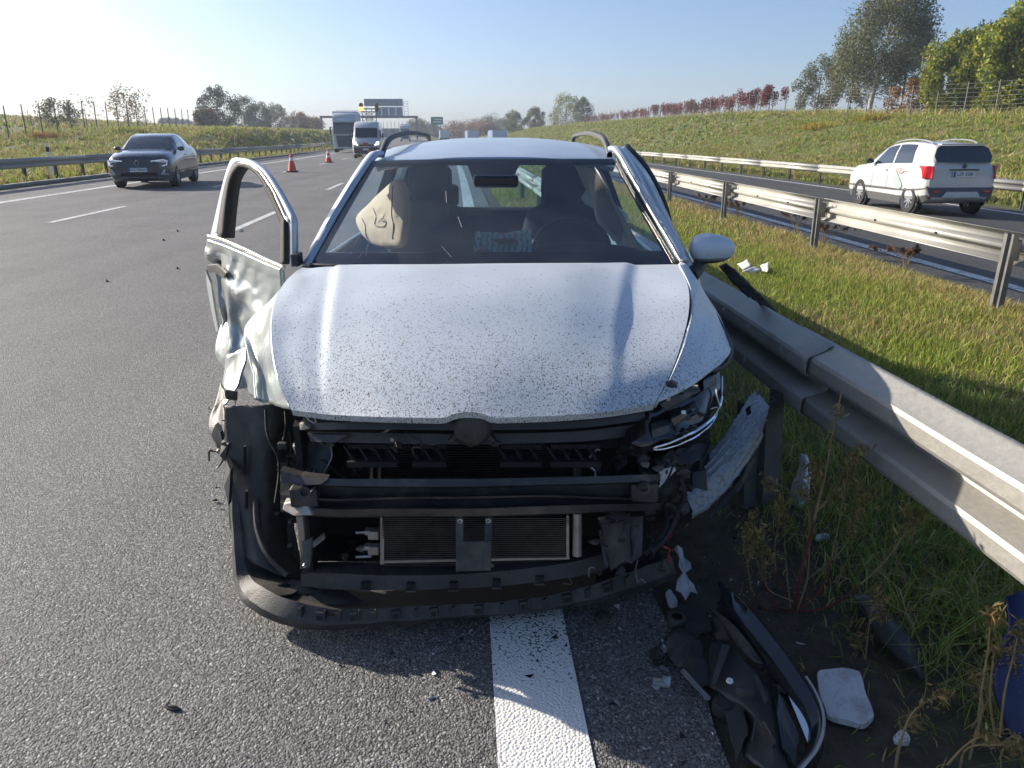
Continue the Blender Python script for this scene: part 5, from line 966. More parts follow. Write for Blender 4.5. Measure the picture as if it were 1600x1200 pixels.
door = MB().grid(dr).build('front_door', 'paint_bent', wreck, smooth=22, solid=0.02, offset=-1); door['label'] = 'open front door with crumpled skin and missing glass'
wf.parent = door
MB().grid([mid, inn]).build('window_seal', 'rubber', door, smooth=30, solid=0.05, offset=0)
MB().tube([p + Vector((0.0, -0.028, 0.002)) for p in mid[22:58]], 0.0055, 6).build('frame_trim', 'bronze', door, smooth=60)
MB().tube([p + Vector((0.0, -0.022, 0.002)) for p in cr(D([(329, 369), (350, 374), (385, 389), (420, 406), (446, 417)]), 24)], 0.010, 8).build('belt_trim', 'bronze', door, smooth=60)
MB().prism(D([(439, 350), (446, 346), (449, 368), (443, 380)]), (0, 0.05, 0)).prism(D([(443, 376), (449, 374), (448, 413), (444, 413)]), (0, 0.05, 0)).build('mirror_stub', 'plastic', door)
for a in ([(328, 420), (336, 440), (342, 480), (348, 512), (344, 514), (337, 482), (330, 445)], [(330, 412), (345, 411), (360, 424), (356, 432), (342, 422), (332, 424)]):
    MB().prism([p + Vector((0, -0.06, 0)) for p in D(a)], (0.004, 0.016, 0.004)).build('bent_edge', 'darkmetal' if a[0][0] in (330,) else 'paint_bent', door)
MB().box(at(464, 405, 3.04), (0.03, 0.08, 0.05)).build('door_hinge', 'plastic', door, bevel=0.005)
# ---- front door on the right of the picture, ajar
rd = MB().grid([cr(P3([(966, 236, 3.80), (1000, 280, 3.58), (1034, 345, 3.32), (1062, 398, 3.12), (1074, 418, 3.08)]), 30), cr(P3([(973, 231, 3.92), (1010, 276, 3.70), (1042, 342, 3.42), (1068, 394, 3.2), (1078, 416, 3.12)]), 30)]).build('front_door', 'paint_clean', wreck, smooth=60, solid=0.03, offset=0); rd['label'] = 'front door beside the guardrail, sprung slightly ajar'
MB().grid([cr(P3([(974, 229.5, 3.96), (1004, 262, 3.80), (1030, 312, 3.60), (1048, 362, 3.44)]), 24), cr(P3([(980, 229, 3.99), (1009, 261, 3.84), (1036, 312, 3.63), (1049, 364, 3.46)]), 24)]).build('door_seal', 'rubber', rd, smooth=60, solid=0.03, offset=0)
g = gridpts([P3([(1074, 418, 3.08), (1080, 400, 3.4), (1072, 385, 4.0)]), P3([(1090, 470, 3.10), (1094, 440, 3.4), (1084, 415, 4.0)]), P3([(1086, 560, 3.12), (1090, 520, 3.4), (1078, 470, 4.0)])], 12, 12)
MB().grid(nrm(g, 0.03, 6, 51)).build('door_skin', 'paint_bent', rd, smooth=45, solid=0.01)
MB().tube(cr(P3([(1062, 407, 3.03), (1072, 420, 3.0), (1079, 436, 2.97)]), 10), 0.006, 6).build('sail_trim', 'chrome', rd, smooth=60)
# ---- door mirror
mc = at(1113, 390, 3.22); rows = []
for j in range(13):
    ph = math.pi * j / 12; row = []
    for i in range(24):
        th = 2 * math.pi * i / 24; x, y, z = math.sin(ph) * math.cos(th), math.sin(ph) * math.sin(th), math.cos(ph)
        f = lambda q, e: math.copysign(abs(q) ** e, q)
        X = f(x, 0.8) * 0.104; Z = f(z, 0.85) * 0.072 * (1 - 0.28 * (X / 0.104 + 1) / 2) + 0.010 * (1 - (X / 0.104 + 1) / 2)
        row.append(mc + Vector((X, f(y, 0.8) * 0.065 + X * 0.25, Z)))
    rows.append(row)
hi_ = [r for j, r in enumerate(rows)]
mir = MB().grid(rows[:9], closed=True).build('door_mirror', 'paint', rd, smooth=60)
MB().grid([[p for p in r] for r in rows[8:10]], closed=True).build('mirror_band', 'silver', mir, smooth=60)
MB().grid(rows[9:], closed=True).build('mirror_base', 'plastic', mir, smooth=60)
MB().tube(cr(P3([(1096, 408, 3.22), (1088, 420, 3.17), (1078, 432, 3.12)]), 8), [0.030, 0.028, 0.030, 0.032, 0.033, 0.034, 0.035, 0.036], 10).build('mirror_arm', 'plastic', mir, smooth=60)
g = nrm(gridpts([P3([(1122, 414, 3.42), (1135, 430, 3.46), (1158, 455, 3.50), (1180, 470, 3.54), (1204, 492, 3.58)]), P3([(1136, 411, 3.42), (1152, 424, 3.46), (1175, 447, 3.50), (1198, 468, 3.54), (1218, 493, 3.58)])], 40, 5), 0.012, 22, 61)
for i in range(18, 34):
    for q in (0, 1): g[q][i] = g[q][i] + Vector((0.006 * noise.noise((i * 1.9, 0, 0)), 0, 0.010 * noise.noise((i * 2.3, 3, 0))))
MB().grid(g).build('torn_arch_trim', 'plastic', wreck, smooth=40, solid=0.008)
# ---- cabin
dl = [[Vector((CX + x * 0.80, 2.96 + 0.07 * x * x, 1.015)) for x in (-1, -.5, 0, .5, 1)], [Vector((CX + x * 0.78, 3.2, 1.035 + (0.02 if 0.2 < x < 0.8 else 0))) for x in (-1, -.5, 0, .5, 1)], [Vector((CX + x * 0.76, 3.42, 1.03 + (0.05 if 0.2 < x < 0.8 else 0))) for x in (-1, -.5, 0, .5, 1)], [Vector((CX + x * 0.74, 3.52, 0.86)) for x in (-1, -.5, 0, .5, 1)], [Vector((CX + x * 0.74, 3.42, 0.5)) for x in (-1, -.5, 0, .5, 1)]]
MB().grid(gridpts(dl, 25, 20)).build('dashboard', 'dash', wreck, smooth=60)
def bag(pts, Y, depth, name, m, tx=0.0):
    xm = sum(p[0] for p in pts) / len(pts); ring = cr(P3([(x, y, Y + tx * (x - xm) / 100) for x, y in pts + [pts[0]]]), 49)[:-1]
    c = sum(ring, Vector()) / len(ring); rows = []
    for k in range(9):
        f = 1 - k / 8.0 * 0.995; rows.append([c + (p - c) * f + Vector((0, -depth * math.sqrt(max(0, 1 - f * f)) + 0.016 * noise.noise(p * 7 * (0.4 + f)) + 0.008 * abs(noise.noise(p * 15 + Vector((f * 3, 0, 0)))), 0)) for p in ring])
    back = [p + Vector((0, 0.03, 0)) for p in ring]
    global BAG
    bm_ = MB().grid([back] + rows, closed=True); BAG = BVHTree.FromPolygons([tuple(v) for v in bm_.v], bm_.f); o = bm_.build(name, m, wreck, smooth=80); return o
ab = bag([(612, 284), (626, 280), (636, 296), (641, 330), (637, 362), (630, 386), (600, 388), (581, 381), (564, 366), (556, 341), (574, 320), (592, 302)], 3.64, 0.07, 'airbag', 'airbag', -0.70)
for a in ([(614, 290), (613, 310), (612, 335), (615, 352), (613, 373)], [(583, 325), (588, 338), (586, 352), (600, 354), (604, 347), (598, 346)], [(566, 342), (571, 352), (572, 366), (580, 378), (600, 385)], [(605, 305), (609, 312), (607, 303)]):
    sp_ = []
    for q in cr([Vector((x, y, 0)) for x, y in a], 18):
        o_ = Vector((0, 0, CAM_H)); hit = BAG.ray_cast(o_, (at(q.x, q.y, 3.0) - o_).normalized())[0]
        if hit: sp_.append(hit + Vector((0, -0.002, 0)))
    if len(sp_) > 2: MB().tube(sp_, 0.003, 5).build('airbag_seam', 'stitch', ab, smooth=60)
cb_ = bag([(926, 280), (940, 268), (950, 290), (962, 318), (982, 338), (974, 360), (968, 382), (950, 366), (934, 348), (928, 320)], 3.72, 0.05, 'curtain_airbag', 'airbag2')
cs = [[Vector((CX + 0.69 - 0.24 * (z - 1.0) / 0.42 - 0.03 * math.sin(y * 5) - 0.015, y, z + 0.02 * math.sin(y * 7))) for y in np.linspace(3.42, 5.6, 9)] for z in (1.0, 1.1, 1.25, 1.40)]
for r in cs:
    for i in range(9): r[i] = r[i] + Vector((0.02 * noise.noise(r[i] * 5), 0, 0))
MB().grid(gridpts(cs, 40, 14)).build('curtain_airbag', 'airbag2', wreck, smooth=70, solid=0.004)
for s in (-1, 1):
    sx = CX + s * 0.37
    rows = []
    for z, hw, y, dp in ((0.45, 0.24, 4.05, 0.09), (0.7, 0.25, 4.12, 0.10), (1.0, 0.24, 4.20, 0.10), (1.14, 0.20, 4.24, 0.085), (1.18, 0.12, 4.26, 0.05), (1.21, 0.10, 4.26, 0.045), (1.25, 0.125, 4.26, 0.06), (1.36, 0.12, 4.28, 0.06), (1.40, 0.08, 4.29, 0.03)):
        rows.append([Vector((sx + hw * math.copysign(abs(math.cos(a)) ** 0.6, math.cos(a)), y + dp * math.copysign(abs(math.sin(a)) ** 0.6, math.sin(a)), z)) for a in [2 * math.pi * k / 20 for k in range(20)]])
    MB().grid(rows, closed=True).build('seat', 'fabric', wreck, smooth=60)
    MB().box((sx, 3.85, 0.42), (0.5, 0.5, 0.14)).build('seat_cushion', 'fabric', wreck, bevel=0.04)
MB().box((CX, 5.35, 0.75), (1.25, 0.16, 0.62)).build('rear_seat', 'fabric', wreck, bevel=0.05)
for x in (-0.42, 0.42): MB().box((CX + x, 5.38, 1.14), (0.26, 0.08, 0.15)).build('rear_headrest', 'fabric', wreck, bevel=0.03)
sw = [Vector((CX + 0.37 + 0.185 * math.cos(a), 3.62 - 0.06 * math.sin(a), 1.0 + 0.175 * math.sin(a))) for a in [2 * math.pi * k / 40 for k in range(41)]]
MB().tube(sw, 0.015, 8, caps=False).build('steering_wheel', 'dash', wreck, smooth=60)
MB().box((CX + 0.37, 3.60, 1.0), (0.16, 0.05, 0.10)).build('steering_hub', 'dash', wreck, bevel=0.02)
# ---- pack of tissues on the dashboard
def leafprint():
    m = bpy.data.materials.new('leaf_print'); m.use_nodes = True; nt = m.node_tree; L = nt.links; b = nt.nodes['Principled BSDF']
    tc = _n(nt, 'ShaderNodeTexCoord'); w = _n(nt, 'ShaderNodeTexWave', inp={'Scale': 13.0, 'Distortion': 7.0, 'Detail': 2.0, 'Detail Scale': 1.4}); L.new(tc.outputs['Object'], w.inputs['Vector'])
    r = ramp(nt, [(0.0, (0.02, 0.34, 0.28)), (0.3, (0.05, 0.60, 0.50)), (0.5, (0.65, 0.95, 0.88)), (1.0, (0.95, 1.0, 0.97))]); L.new(w.outputs['Fac'], r.inputs['Fac'])
    n = _n(nt, 'ShaderNodeTexNoise', inp={'Scale': 16.0, 'Detail': 1.0}); L.new(tc.outputs['Object'], n.inputs['Vector']); r2 = ramp(nt, [(0.58, (0, 0, 0)), (0.60, (1, 1, 1))]); L.new(n.outputs['Fac'], r2.inputs['Fac'])
    mx = _n(nt, 'ShaderNodeMixRGB'); mx.inputs['Color2'].default_value = (0.70, 0.16, 0.13, 1); L.new(r2.outputs[0], mx.inputs['Fac']); L.new(r.outputs[0], mx.inputs['Color1']); L.new(mx.outputs[0], b.inputs['Base Color']); b.inputs['Roughness'].default_value = 0.45
    return m
tp = thing('tissue_box', 'green leaf-patterned tissue box on the dashboard behind the windscreen', 'tissue box', (at(787, 398, 3.13).x, 3.13, 1.035))
rows = []
bl, br_, tl, tr_ = at(739, 397, 3.10), at(832, 398, 3.10), at(741, 366, 3.19), at(831, 362, 3.19)
for dy in (0.0, 0.10):
    rows.append([bl + Vector((0, dy, -0.01)), br_ + Vector((0, dy, -0.01)), tr_ + Vector((0, dy, 0.0)), (tl + tr_) / 2 + Vector((0, dy, -0.012)), tl + Vector((0, dy, 0))])
mbb = MB(); mbb.grid(rows, closed=True); mbb.add(rows[0], [(0, 1, 2, 3, 4)]); mbb.add(rows[1], [(4, 3, 2, 1, 0)]); mbb.build('carton', leafprint(), tp, bevel=0.004)
MB().add(P3([(768, 374, 3.155), (800, 372, 3.158), (812, 378, 3.143), (785, 382, 3.132)]), [(0, 1, 2, 3)]).build('opening', 'black', tp)
g = bag([(740, 398), (742, 390), (750, 385), (762, 388), (764, 396), (752, 402)], 3.085, 0.02, 'tissue', 'airbag2'); g.parent = None; g.name = 'crumpled_tissue'; g.location = BASE[wreck.name]; tag(g, 'small crumpled pale tissue in front of the leaf-patterned box', 'tissue')

# ================================================================== other vehicles (built in their own frame, +y forward)
def loft(stations, ring):
    rows = []
    for s in stations: h = ring(s); rows.append([Vector(p) for p in h] + [Vector((-p[0], p[1], p[2])) for p in reversed(h) if abs(p[0]) > 1e-6])
    return rows
def capped(mb, rows):
    o = len(mb.v); n = len(rows[0]); mb.grid(rows, closed=True); m = (len(rows) - 1) * n
    mb.f += [tuple(o + i for i in range(n)), tuple(o + m + i for i in range(n))[::-1]]; mb.mi += [0, 0]; return mb
def interp(st, y):
    st = sorted(st); ys = [s[0] for s in st]; return [float(np.interp(y, ys, [s[k] for s in st])) for k in range(1, len(st[0]))]
def text(parent, s, size, loc, rot, m, name='lettering'):
    cu = bpy.data.curves.new(name, 'FONT'); cu.body = s; cu.size = size; cu.align_x = 'CENTER'; cu.align_y = 'CENTER'; cu.extrude = 0.001
    to = bpy.data.objects.new(name + '_curve', cu); COL.objects.link(to); bpy.context.view_layer.update()
    me = bpy.data.meshes.new_from_object(to.evaluated_get(bpy.context.evaluated_depsgraph_get())); bpy.data.objects.remove(to); me.materials.clear(); me.materials.append(M[m])
    o = bpy.data.objects.new(name, me); COL.objects.link(o); o.parent = parent; o.location = loc; o.rotation_euler = rot; return o
def wheels(t, pts, R, W, rimr, steel='rim'):
    src = None
    for x, y in pts:
        if src is None:
            w = MB().lathe([(R * 0.62, -W / 2), (R * 0.93, -W / 2), (R, -W * 0.38), (R, W * 0.38), (R * 0.93, W / 2), (R * 0.62, W / 2)], (0, 0, 0), 'X', 28).build('wheel', 'tyre', t, smooth=40)
            rb = MB()
            for sd in (-1, 1):
                rb.lathe([(rimr, sd * W * 0.46), (rimr * 0.9, sd * W * 0.32), (rimr * 0.9, 0)], (0, 0, 0), 'X', 24); rb.lathe([(0, sd * W * 0.42), (rimr * 0.24, sd * W * 0.40), (rimr * 0.26, sd * W * 0.2)], (0, 0, 0), 'X', 12)
                for k in range(9):
                    a = 2 * math.pi * k / 9; rot = Matrix.Rotation(a, 3, 'X'); rb.box(rot @ Vector((sd * W * 0.36, 0, rimr * 0.55)), (W * 0.1, rimr * 0.15, rimr * 0.85), rot)
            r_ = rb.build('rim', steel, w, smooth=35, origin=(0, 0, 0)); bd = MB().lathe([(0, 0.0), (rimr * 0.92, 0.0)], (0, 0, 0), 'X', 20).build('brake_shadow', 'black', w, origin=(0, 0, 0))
            w.location = (x, y, R); src = (w, r_, bd)
        else:
            c = inst(src[0], t, (x, y, R)); inst(src[1], c, (0, 0, 0)); inst(src[2], c, (0, 0, 0))
def car(name, label, loc, rz, paint, body, house, R, axles, track, spec):
    t = thing(name, label, 'car', loc, rz=rz, local=True)
    rows = loft(body, lambda s: [(0, s[0], s[1]), (s[6], s[0], s[1]), (s[7], s[0], s[2]), (s[8], s[0], s[3]), ((s[8] + s[9]) / 2 + 0.015, s[0], (s[3] + s[4]) / 2 + 0.02), (s[9], s[0], s[4]), (s[9] * 0.6, s[0], s[5] - 0.01), (0, s[0], s[5])])
    # finer stations
    fine = gridpts([r for r in rows], len(rows[0]), 41)
    fine = [[cr([rows[k][i] for k in range(len(rows))], 41)[j] for i in range(len(rows[0]))] for j in range(41)]
    global FINE
    FINE = fine; bo = capped(MB(), fine).build('body', paint, t, smooth=42)
    # cladding band along the sills and bumpers
    cl = [[Vector((p.x * 1.006, p.y * 1.002, p.z)) for p in (r[1], r[1].lerp(r[2], 0.6), r[2].lerp(r[3], spec.get('clad', 0.12)))] for r in fine]; cl2 = [[Vector((-p.x, p.y, p.z)) for p in r] for r in cl]
    for c in (cl, cl2): MB().grid(c).build('sill_cladding', 'greylower', t, smooth=50)
    h = [s for s in house]
    rows = loft(h, lambda s: [(s[1], s[0], s[2] - 0.06), (s[1], s[0], s[2]), (s[1] * 0.45 + s[3] * 0.55 + 0.02, s[0], s[2] * 0.45 + s[4] * 0.55), (s[3], s[0], s[4] - 0.03), (s[3] * 0.9, s[0], s[4] - 0.008), (0, s[0], s[4])])
    hf = [[cr([rows[k][i] for k in range(len(rows))], 33)[j] for i in range(len(rows[0]))] for j in range(33)]
    capped(MB(), hf).build('cabin', paint, t, smooth=45)
    hy = [r[1].y for r in hf]; order = np.argsort(hy)
    def hp(y, f, s):     # point on the side of the cabin, read off the lofted surface
        q = []
        for idx in (1, 2, 3): q.append(Vector([float(np.interp(y, [hy[o] for o in order], [hf[o][idx][c] for o in order])) for c in range(3)]))
        p = q[0].lerp(q[1], f / 0.55) if f < 0.55 else q[1].lerp(q[2], (f - 0.55) / 0.45)
        return Vector((s * (abs(p.x) + 0.010), y, p.z))
    for s in (-1, 1):
        for pts in spec['side']:
            y0, y1, y2, y3 = pts; g = []
            for f in (0.05, 0.2, 0.4, 0.55, 0.72, 0.92):
                a, b = y0 + (y3 - y0) * f, y1 + (y2 - y1) * f; g.append([hp(a + (b - a) * k / 8, f, s) for k in range(9)])
            MB().grid(g).build('side_window', 'carglass', t, smooth=60)
    for nm, (ya, yb, fa, fb) in spec['screens'].items():
        g = []
        for j in range(7):
            y = ya + (yb - ya) * j / 6; w0, z0, w1, z1 = interp(house, y); g.append([Vector((q * (w1 * (fa + (fb - fa) * j / 6)), y + spec['nrm'][nm] * 0.012, z1 - 0.02 * abs(q) ** 2.5 + 0.010)) for q in np.linspace(-1, 1, 9)])
        MB().grid(g).build(nm, 'carglass', t, smooth=60)
    for y in axles:
        for s in (-1, 1):
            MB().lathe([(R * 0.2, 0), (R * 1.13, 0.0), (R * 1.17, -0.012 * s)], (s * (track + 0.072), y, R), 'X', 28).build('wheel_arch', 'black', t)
            ring = [Vector((s * (track + 0.083), y + R * 1.18 * math.cos(a), R + R * 1.18 * math.sin(a))) for a in np.linspace(-0.35, math.pi + 0.35, 22)]
            MB().tube(ring, 0.022, 5).build('arch_trim', spec.get('arch', 'greylower'), t, smooth=60)
    wheels(t, [(s * track, y) for y in axles for s in (-1, 1)], R, 0.23, R * 0.66)
    for s in (-1, 1):
        my = spec['mirror'][0]; MB().lathe([(0.0, -0.09), (0.05, -0.085), (0.07, -0.03), (0.066, 0.04), (0.04, 0.10), (0, 0.11)], (0, 0, 0), 'X', 12).build('door_mirror', paint if spec['mirror'][2] else 'gloss', t, smooth=60).location = (s * (interp(house, my)[0] + 0.13), my, spec['mirror'][1])
        for y in spec['handles']: MB().box((s * (spec['hw'] + 0.004), y, spec['hz']), (0.03, 0.2, 0.03)).build('door_handle', paint, t, bevel=0.01)
    return t
# ---- dark coupe SUV coming towards us on the left
fv = 23.6; fp = on_road(-9.75, fv + 2.2, 0.004)
dark = car('coupe_suv', 'dark grey-blue coupe SUV driving towards us on the left', fp, math.pi + road_dir(25.8) + 0.12, 'darkpaint',
    [(2.28, .30, .45, .66, .80, .84, .50, .60, .60, .46), (2.20, .24, .45, .70, .88, .93, .70, .78, .78, .64), (1.95, .2, .45, .74, .96, 1.02, .79, .87, .88, .74), (1.4, .2, .45, .78, 1.02, 1.09, .82, .90, .91, .79), (.85, .2, .45, .80, 1.06, 1.12, .82, .90, .91, .80), (0, .2, .45, .80, 1.07, 1.09, .83, .89, .90, .83), (-1, .2, .45, .82, 1.10, 1.12, .83, .91, .92, .83), (-1.7, .22, .45, .86, 1.14, 1.16, .82, .91, .92, .78), (-2.15, .32, .5, .86, 1.12, 1.14, .76, .86, .86, .70), (-2.28, .38, .5, .85, 1.02, 1.05, .66, .76, .76, .62)],
    [(1.02, .76, 1.05, .70, 1.07), (.6, .80, 1.06, .66, 1.31), (.22, .81, 1.07, .61, 1.50), (-.35, .82, 1.08, .60, 1.565), (-.9, .82, 1.10, .59, 1.53), (-1.45, .80, 1.12, .58, 1.37), (-2.0, .70, 1.12, .60, 1.14)],
    0.34, (1.36, -1.36), 0.79, dict(side=[(0.66, -0.38, -0.32, 0.18), (-0.46, -1.32, -1.02, -0.40)], screens={'windscreen': (0.96, 0.30, 0.97, 0.93), 'rear_window': (-1.9, -1.2, 0.9, 0.9)}, nrm={'windscreen': 1, 'rear_window': -1}, mirror=(0.62, 1.12, 1), handles=(-0.15, -1.15), hw=0.905, hz=0.93, clad=0.10))
for s in (-1, 1):
    MB().prism([(s * 0.44, 2.245, 0.80), (s * 0.74, 2.14, 0.83), (s * 0.78, 2.08, 0.80), (s * 0.75, 2.13, 0.74), (s * 0.50, 2.24, 0.765)], (s * 0.03, 0.09, 0)).build('headlamp', 'lamp', dark)
    MB().tube([(s * 0.40, 2.35, 0.79), (s * 0.72, 2.27, 0.832), (s * 0.82, 2.20, 0.80), (s * 0.80, 2.23, 0.68), (s * 0.68, 2.29, 0.655)], 0.015, 5).build('daytime_light', 'drl', dark)
    MB().prism([(s * 0.62, 2.25, 0.47), (s * 0.70, 2.22, 0.56), (s * 0.74, 2.20, 0.56), (s * 0.70, 2.23, 0.45), (s * 0.80, 2.14, 0.42), (s * 0.80, 2.14, 0.38), (s * 0.60, 2.24, 0.40)], (s * 0.03, 0.07, 0)).build('bumper_blade', 'silver', dark)
MB().prism([(-0.46, 2.27, 0.62), (0.46, 2.27, 0.62), (0.42, 2.25, 0.77), (-0.42, 2.25, 0.77)], (0, 0.06, 0)).build('grille', 'gloss', dark)
MB().prism([(-0.55, 2.25, 0.30), (0.55, 2.25, 0.30), (0.50, 2.28, 0.46), (-0.50, 2.28, 0.46)], (0, 0.02, 0)).build('lower_intake', 'black', dark)
em = MB()
for pts in ([(0, .10), (.055, 0), (0, -.10), (-.055, 0)],):
    em.tube([(x * 1.2, 2.345, 0.735 + z) for x, z in pts + [pts[0]]], 0.012, 5)
em.build('emblem', 'chrome', dark)
pl = MB().box((0, 2.315, 0.545), (0.52, 0.012, 0.115)).build('number_plate', 'plate', dark, bevel=0.002); MB().box((0.24, 2.323, 0.545), (0.04, 0.004, 0.11)).build('plate_band', 'plateblue', pl)
text(pl, 'WE 788653', 0.10, (-0.02, 2.323, 0.545), (math.pi / 2, 0, math.pi), 'ink')
# ---- white SUV driving away on the right
suv = car('compact_suv', 'white compact SUV with green and pink door graphics driving away on the right', on_road(11.95, 19.55, 0.004), road_dir(19) + 0.0, 'whitepaint',
    [(2.06, .32, .45, .66, .86, .90, .50, .60, .60, .46), (1.97, .24, .45, .72, .96, 1.00, .72, .80, .80, .66), (1.6, .22, .45, .78, 1.03, 1.09, .80, .86, .87, .74), (1.0, .22, .45, .80, 1.06, 1.10, .82, .87, .88, .78), (0, .22, .45, .82, 1.09, 1.10, .82, .87, .88, .80), (-1, .22, .45, .84, 1.13, 1.14, .82, .88, .89, .80), (-1.7, .26, .48, .88, 1.17, 1.18, .80, .88, .89, .77), (-2.02, .34, .52, .90, 1.15, 1.17, .76, .85, .86, .73), (-2.13, .40, .52, .88, 1.06, 1.08, .68, .80, .80, .66)],
    [(1.22, .74, 1.05, .68, 1.07), (.7, .78, 1.07, .64, 1.37), (.25, .79, 1.09, .61, 1.57), (-.5, .80, 1.12, .60, 1.655), (-1.3, .79, 1.15, .58, 1.63), (-1.78, .77, 1.17, .56, 1.545), (-2.05, .72, 1.15, .64, 1.17)],
    0.35, (1.16, -1.42), 0.77, dict(side=[(0.80, -0.25, -0.22, 0.26), (-0.34, -1.20, -1.02, -0.30)], screens={'windscreen': (1.15, 0.34, 0.97, 0.93)}, nrm={'windscreen': 1}, mirror=(0.72, 1.16, 0), handles=(-0.1, -1.05), hw=0.885, hz=0.98, clad=0.30))
MB().prism([(-0.66, -2.07, 1.20), (0.66, -2.07, 1.20), (0.72, -2.00, 1.34), (0.64, -1.91, 1.52), (0.54, -1.87, 1.57), (-0.54, -1.87, 1.57), (-0.64, -1.91, 1.52), (-0.72, -2.00, 1.34)], (0, -0.02, 0.0)).build('rear_window', 'carglass', suv, bevel=0.01)
MB().box((0, -1.84, 1.60), (1.08, 0.20, 0.03)).build('roof_spoiler', 'whitepaint', suv, bevel=0.012)
MB().prism([(-0.78, -2.10, 0.44), (0.78, -2.10, 0.44), (0.86, -2.02, 0.68), (-0.86, -2.02, 0.68)], (0, -0.10, 0)).build('rear_bumper', 'greylower', suv, bevel=0.03)
MB().prism([(-0.50, -2.20, 0.42), (0.50, -2.20, 0.42), (0.38, -2.19, 0.56), (-0.38, -2.19, 0.56)], (0, -0.02, 0)).build('skid_plate', 'silver', suv, bevel=0.01)
for s in (-1, 1):
    tl = [[Vector((s * a, y - 0.02, z)) for a, y in ((xi, -2.165 + 0.05 * (z - 0.8)), (0.80, -2.10), (0.885, -2.00), (0.905, yo))] for z, xi, yo in ((0.84, 0.78, -1.96), (0.92, 0.77, -1.93), (1.02, 0.76, -1.88), (1.09, 0.77, -1.80), (1.13, 0.80, -1.70))]
    MB().grid(gridpts(tl, 12, 12)).build('tail_lamp', 'redlamp', suv, smooth=60, solid=0.03, offset=0)
    MB().box((s * 0.62, -2.195, 0.56), (0.16, 0.02, 0.06)).build('rear_reflector', 'redlamp', suv, bevel=0.008)
    MB().tube(cr([(s * 0.57, 0.2, 1.585), (s * 0.57, 0.05, 1.64), (s * 0.57, -0.6, 1.70), (s * 0.56, -1.3, 1.68), (s * 0.55, -1.6, 1.62)], 20), 0.018, 6).build('roof_rail', 'silver', suv, smooth=60)
MB().box((0, -2.15, 1.045), (0.74, 0.02, 0.03)).build('handle_strip', 'gloss', suv, bevel=0.006)
MB().lathe([(0.0, -0.02), (0.045, -0.015), (0.055, 0.0)], (0, -2.14, 1.13), 'Y', 18).build('emblem', 'gloss', suv, smooth=50)
pl = MB().box((0, -2.17, 0.945), (0.54, 0.02, 0.13)).build('number_plate', 'plate', suv, bevel=0.003); MB().box((-0.24, -2.184, 0.945), (0.05, 0.004, 0.12)).build('plate_band', 'plateblue', pl)
text(pl, 'LZF 3580', 0.105, (0.02, -2.184, 0.945), (math.pi / 2, 0, 0), 'ink')
suv.scale = (1.0, 0.91, 1.03)
# coloured graphics along the side towards us, a few mm proud of the doors
def flank(y, z):
    """how far the body side stands out at (y, z)"""
    k = min(range(len(FINE) - 1), key=lambda q: abs(FINE[q][0].y - y)); p = sorted([(v.z, abs(v.x)) for v in FINE[k][1:6]]); return float(np.interp(z, [a for a, b in p], [b for a, b in p]))
for m, cols in (('pink', [(-0.62, 1.00, 1.04), (-0.72, 0.95, 1.05), (-0.82, 0.90, 1.05), (-0.92, 0.90, 1.03), (-1.02, 0.94, 1.00)]), ('mint', [(-0.40, 0.96, 1.03), (-0.52, 0.86, 1.01), (-0.64, 0.74, 0.97), (-0.76, 0.62, 0.91), (-0.88, 0.55, 0.83), (-0.98, 0.56, 0.74), (-1.06, 0.60, 0.66)])):
    MB().grid([[Vector((-flank(y, z0 + (z1 - z0) * q / 5) - 0.020, y, z0 + (z1 - z0) * q / 5)) for q in range(6)] for y, z0, z1 in cols]).build('door_graphic', m, suv, smooth=60)
for y in (0.52, -0.28): MB().box((-0.893, y, 0.78), (0.004, 0.008, 0.52)).build('door_gap', 'black', suv)
# ---- white delivery van
def box_loft(st): return [[Vector((x, y, z)) for x, z in ((-w0, z0), (w0, z0), (w1, zm), (w1 * 0.985, (zm + z1) / 2), (w2, z1 - 0.08), (w2 * 0.86, z1), (-w2 * 0.86, z1), (-w2, z1 - 0.08), (-w1 * 0.985, (zm + z1) / 2), (-w1, zm))] for y, z0, zm, z1, w0, w1, w2 in st]
van = thing('delivery_van', 'white delivery van with lit headlights and red front signs behind the wreck', 'van', on_road(-6.2, 59, 0.004), rz=math.pi + road_dir(59) + 0.03, local=True)
capped(MB(), box_loft([(2.75, .35, .75, 1.05, .80, .92, .70), (2.6, .28, .8, 1.22, .9, 1.0, .82), (2.2, .28, .9, 1.42, .94, 1.02, .88), (1.55, .28, 1.0, 2.20, .95, 1.02, .86), (1.1, .28, 1.1, 2.5, .95, 1.02, .86), (0.5, .28, 1.1, 2.55, .95, 1.02, .88), (-2.7, .28, 1.1, 2.55, .95, 1.02, .88)])).build('body', 'whitepaint', van, smooth=35)
MB().prism([(-0.80, 2.22, 1.44), (0.80, 2.22, 1.44), (0.78, 1.60, 2.08), (-0.78, 1.60, 2.08)], (0, 0.03, 0.03)).build('windscreen', 'carglass', van, bevel=0.02)
MB().prism([(-0.9, 2.72, 0.36), (0.9, 2.72, 0.36), (0.9, 2.76, 0.78), (-0.9, 2.76, 0.78)], (0, 0.05, 0)).build('front_bumper', 'greylower', van, bevel=0.04)
MB().prism([(-0.52, 2.74, 0.86), (0.52, 2.74, 0.86), (0.50, 2.68, 1.06), (-0.50, 2.68, 1.06)], (0, 0.04, 0.01)).build('grille', 'gloss', van, bevel=0.02)
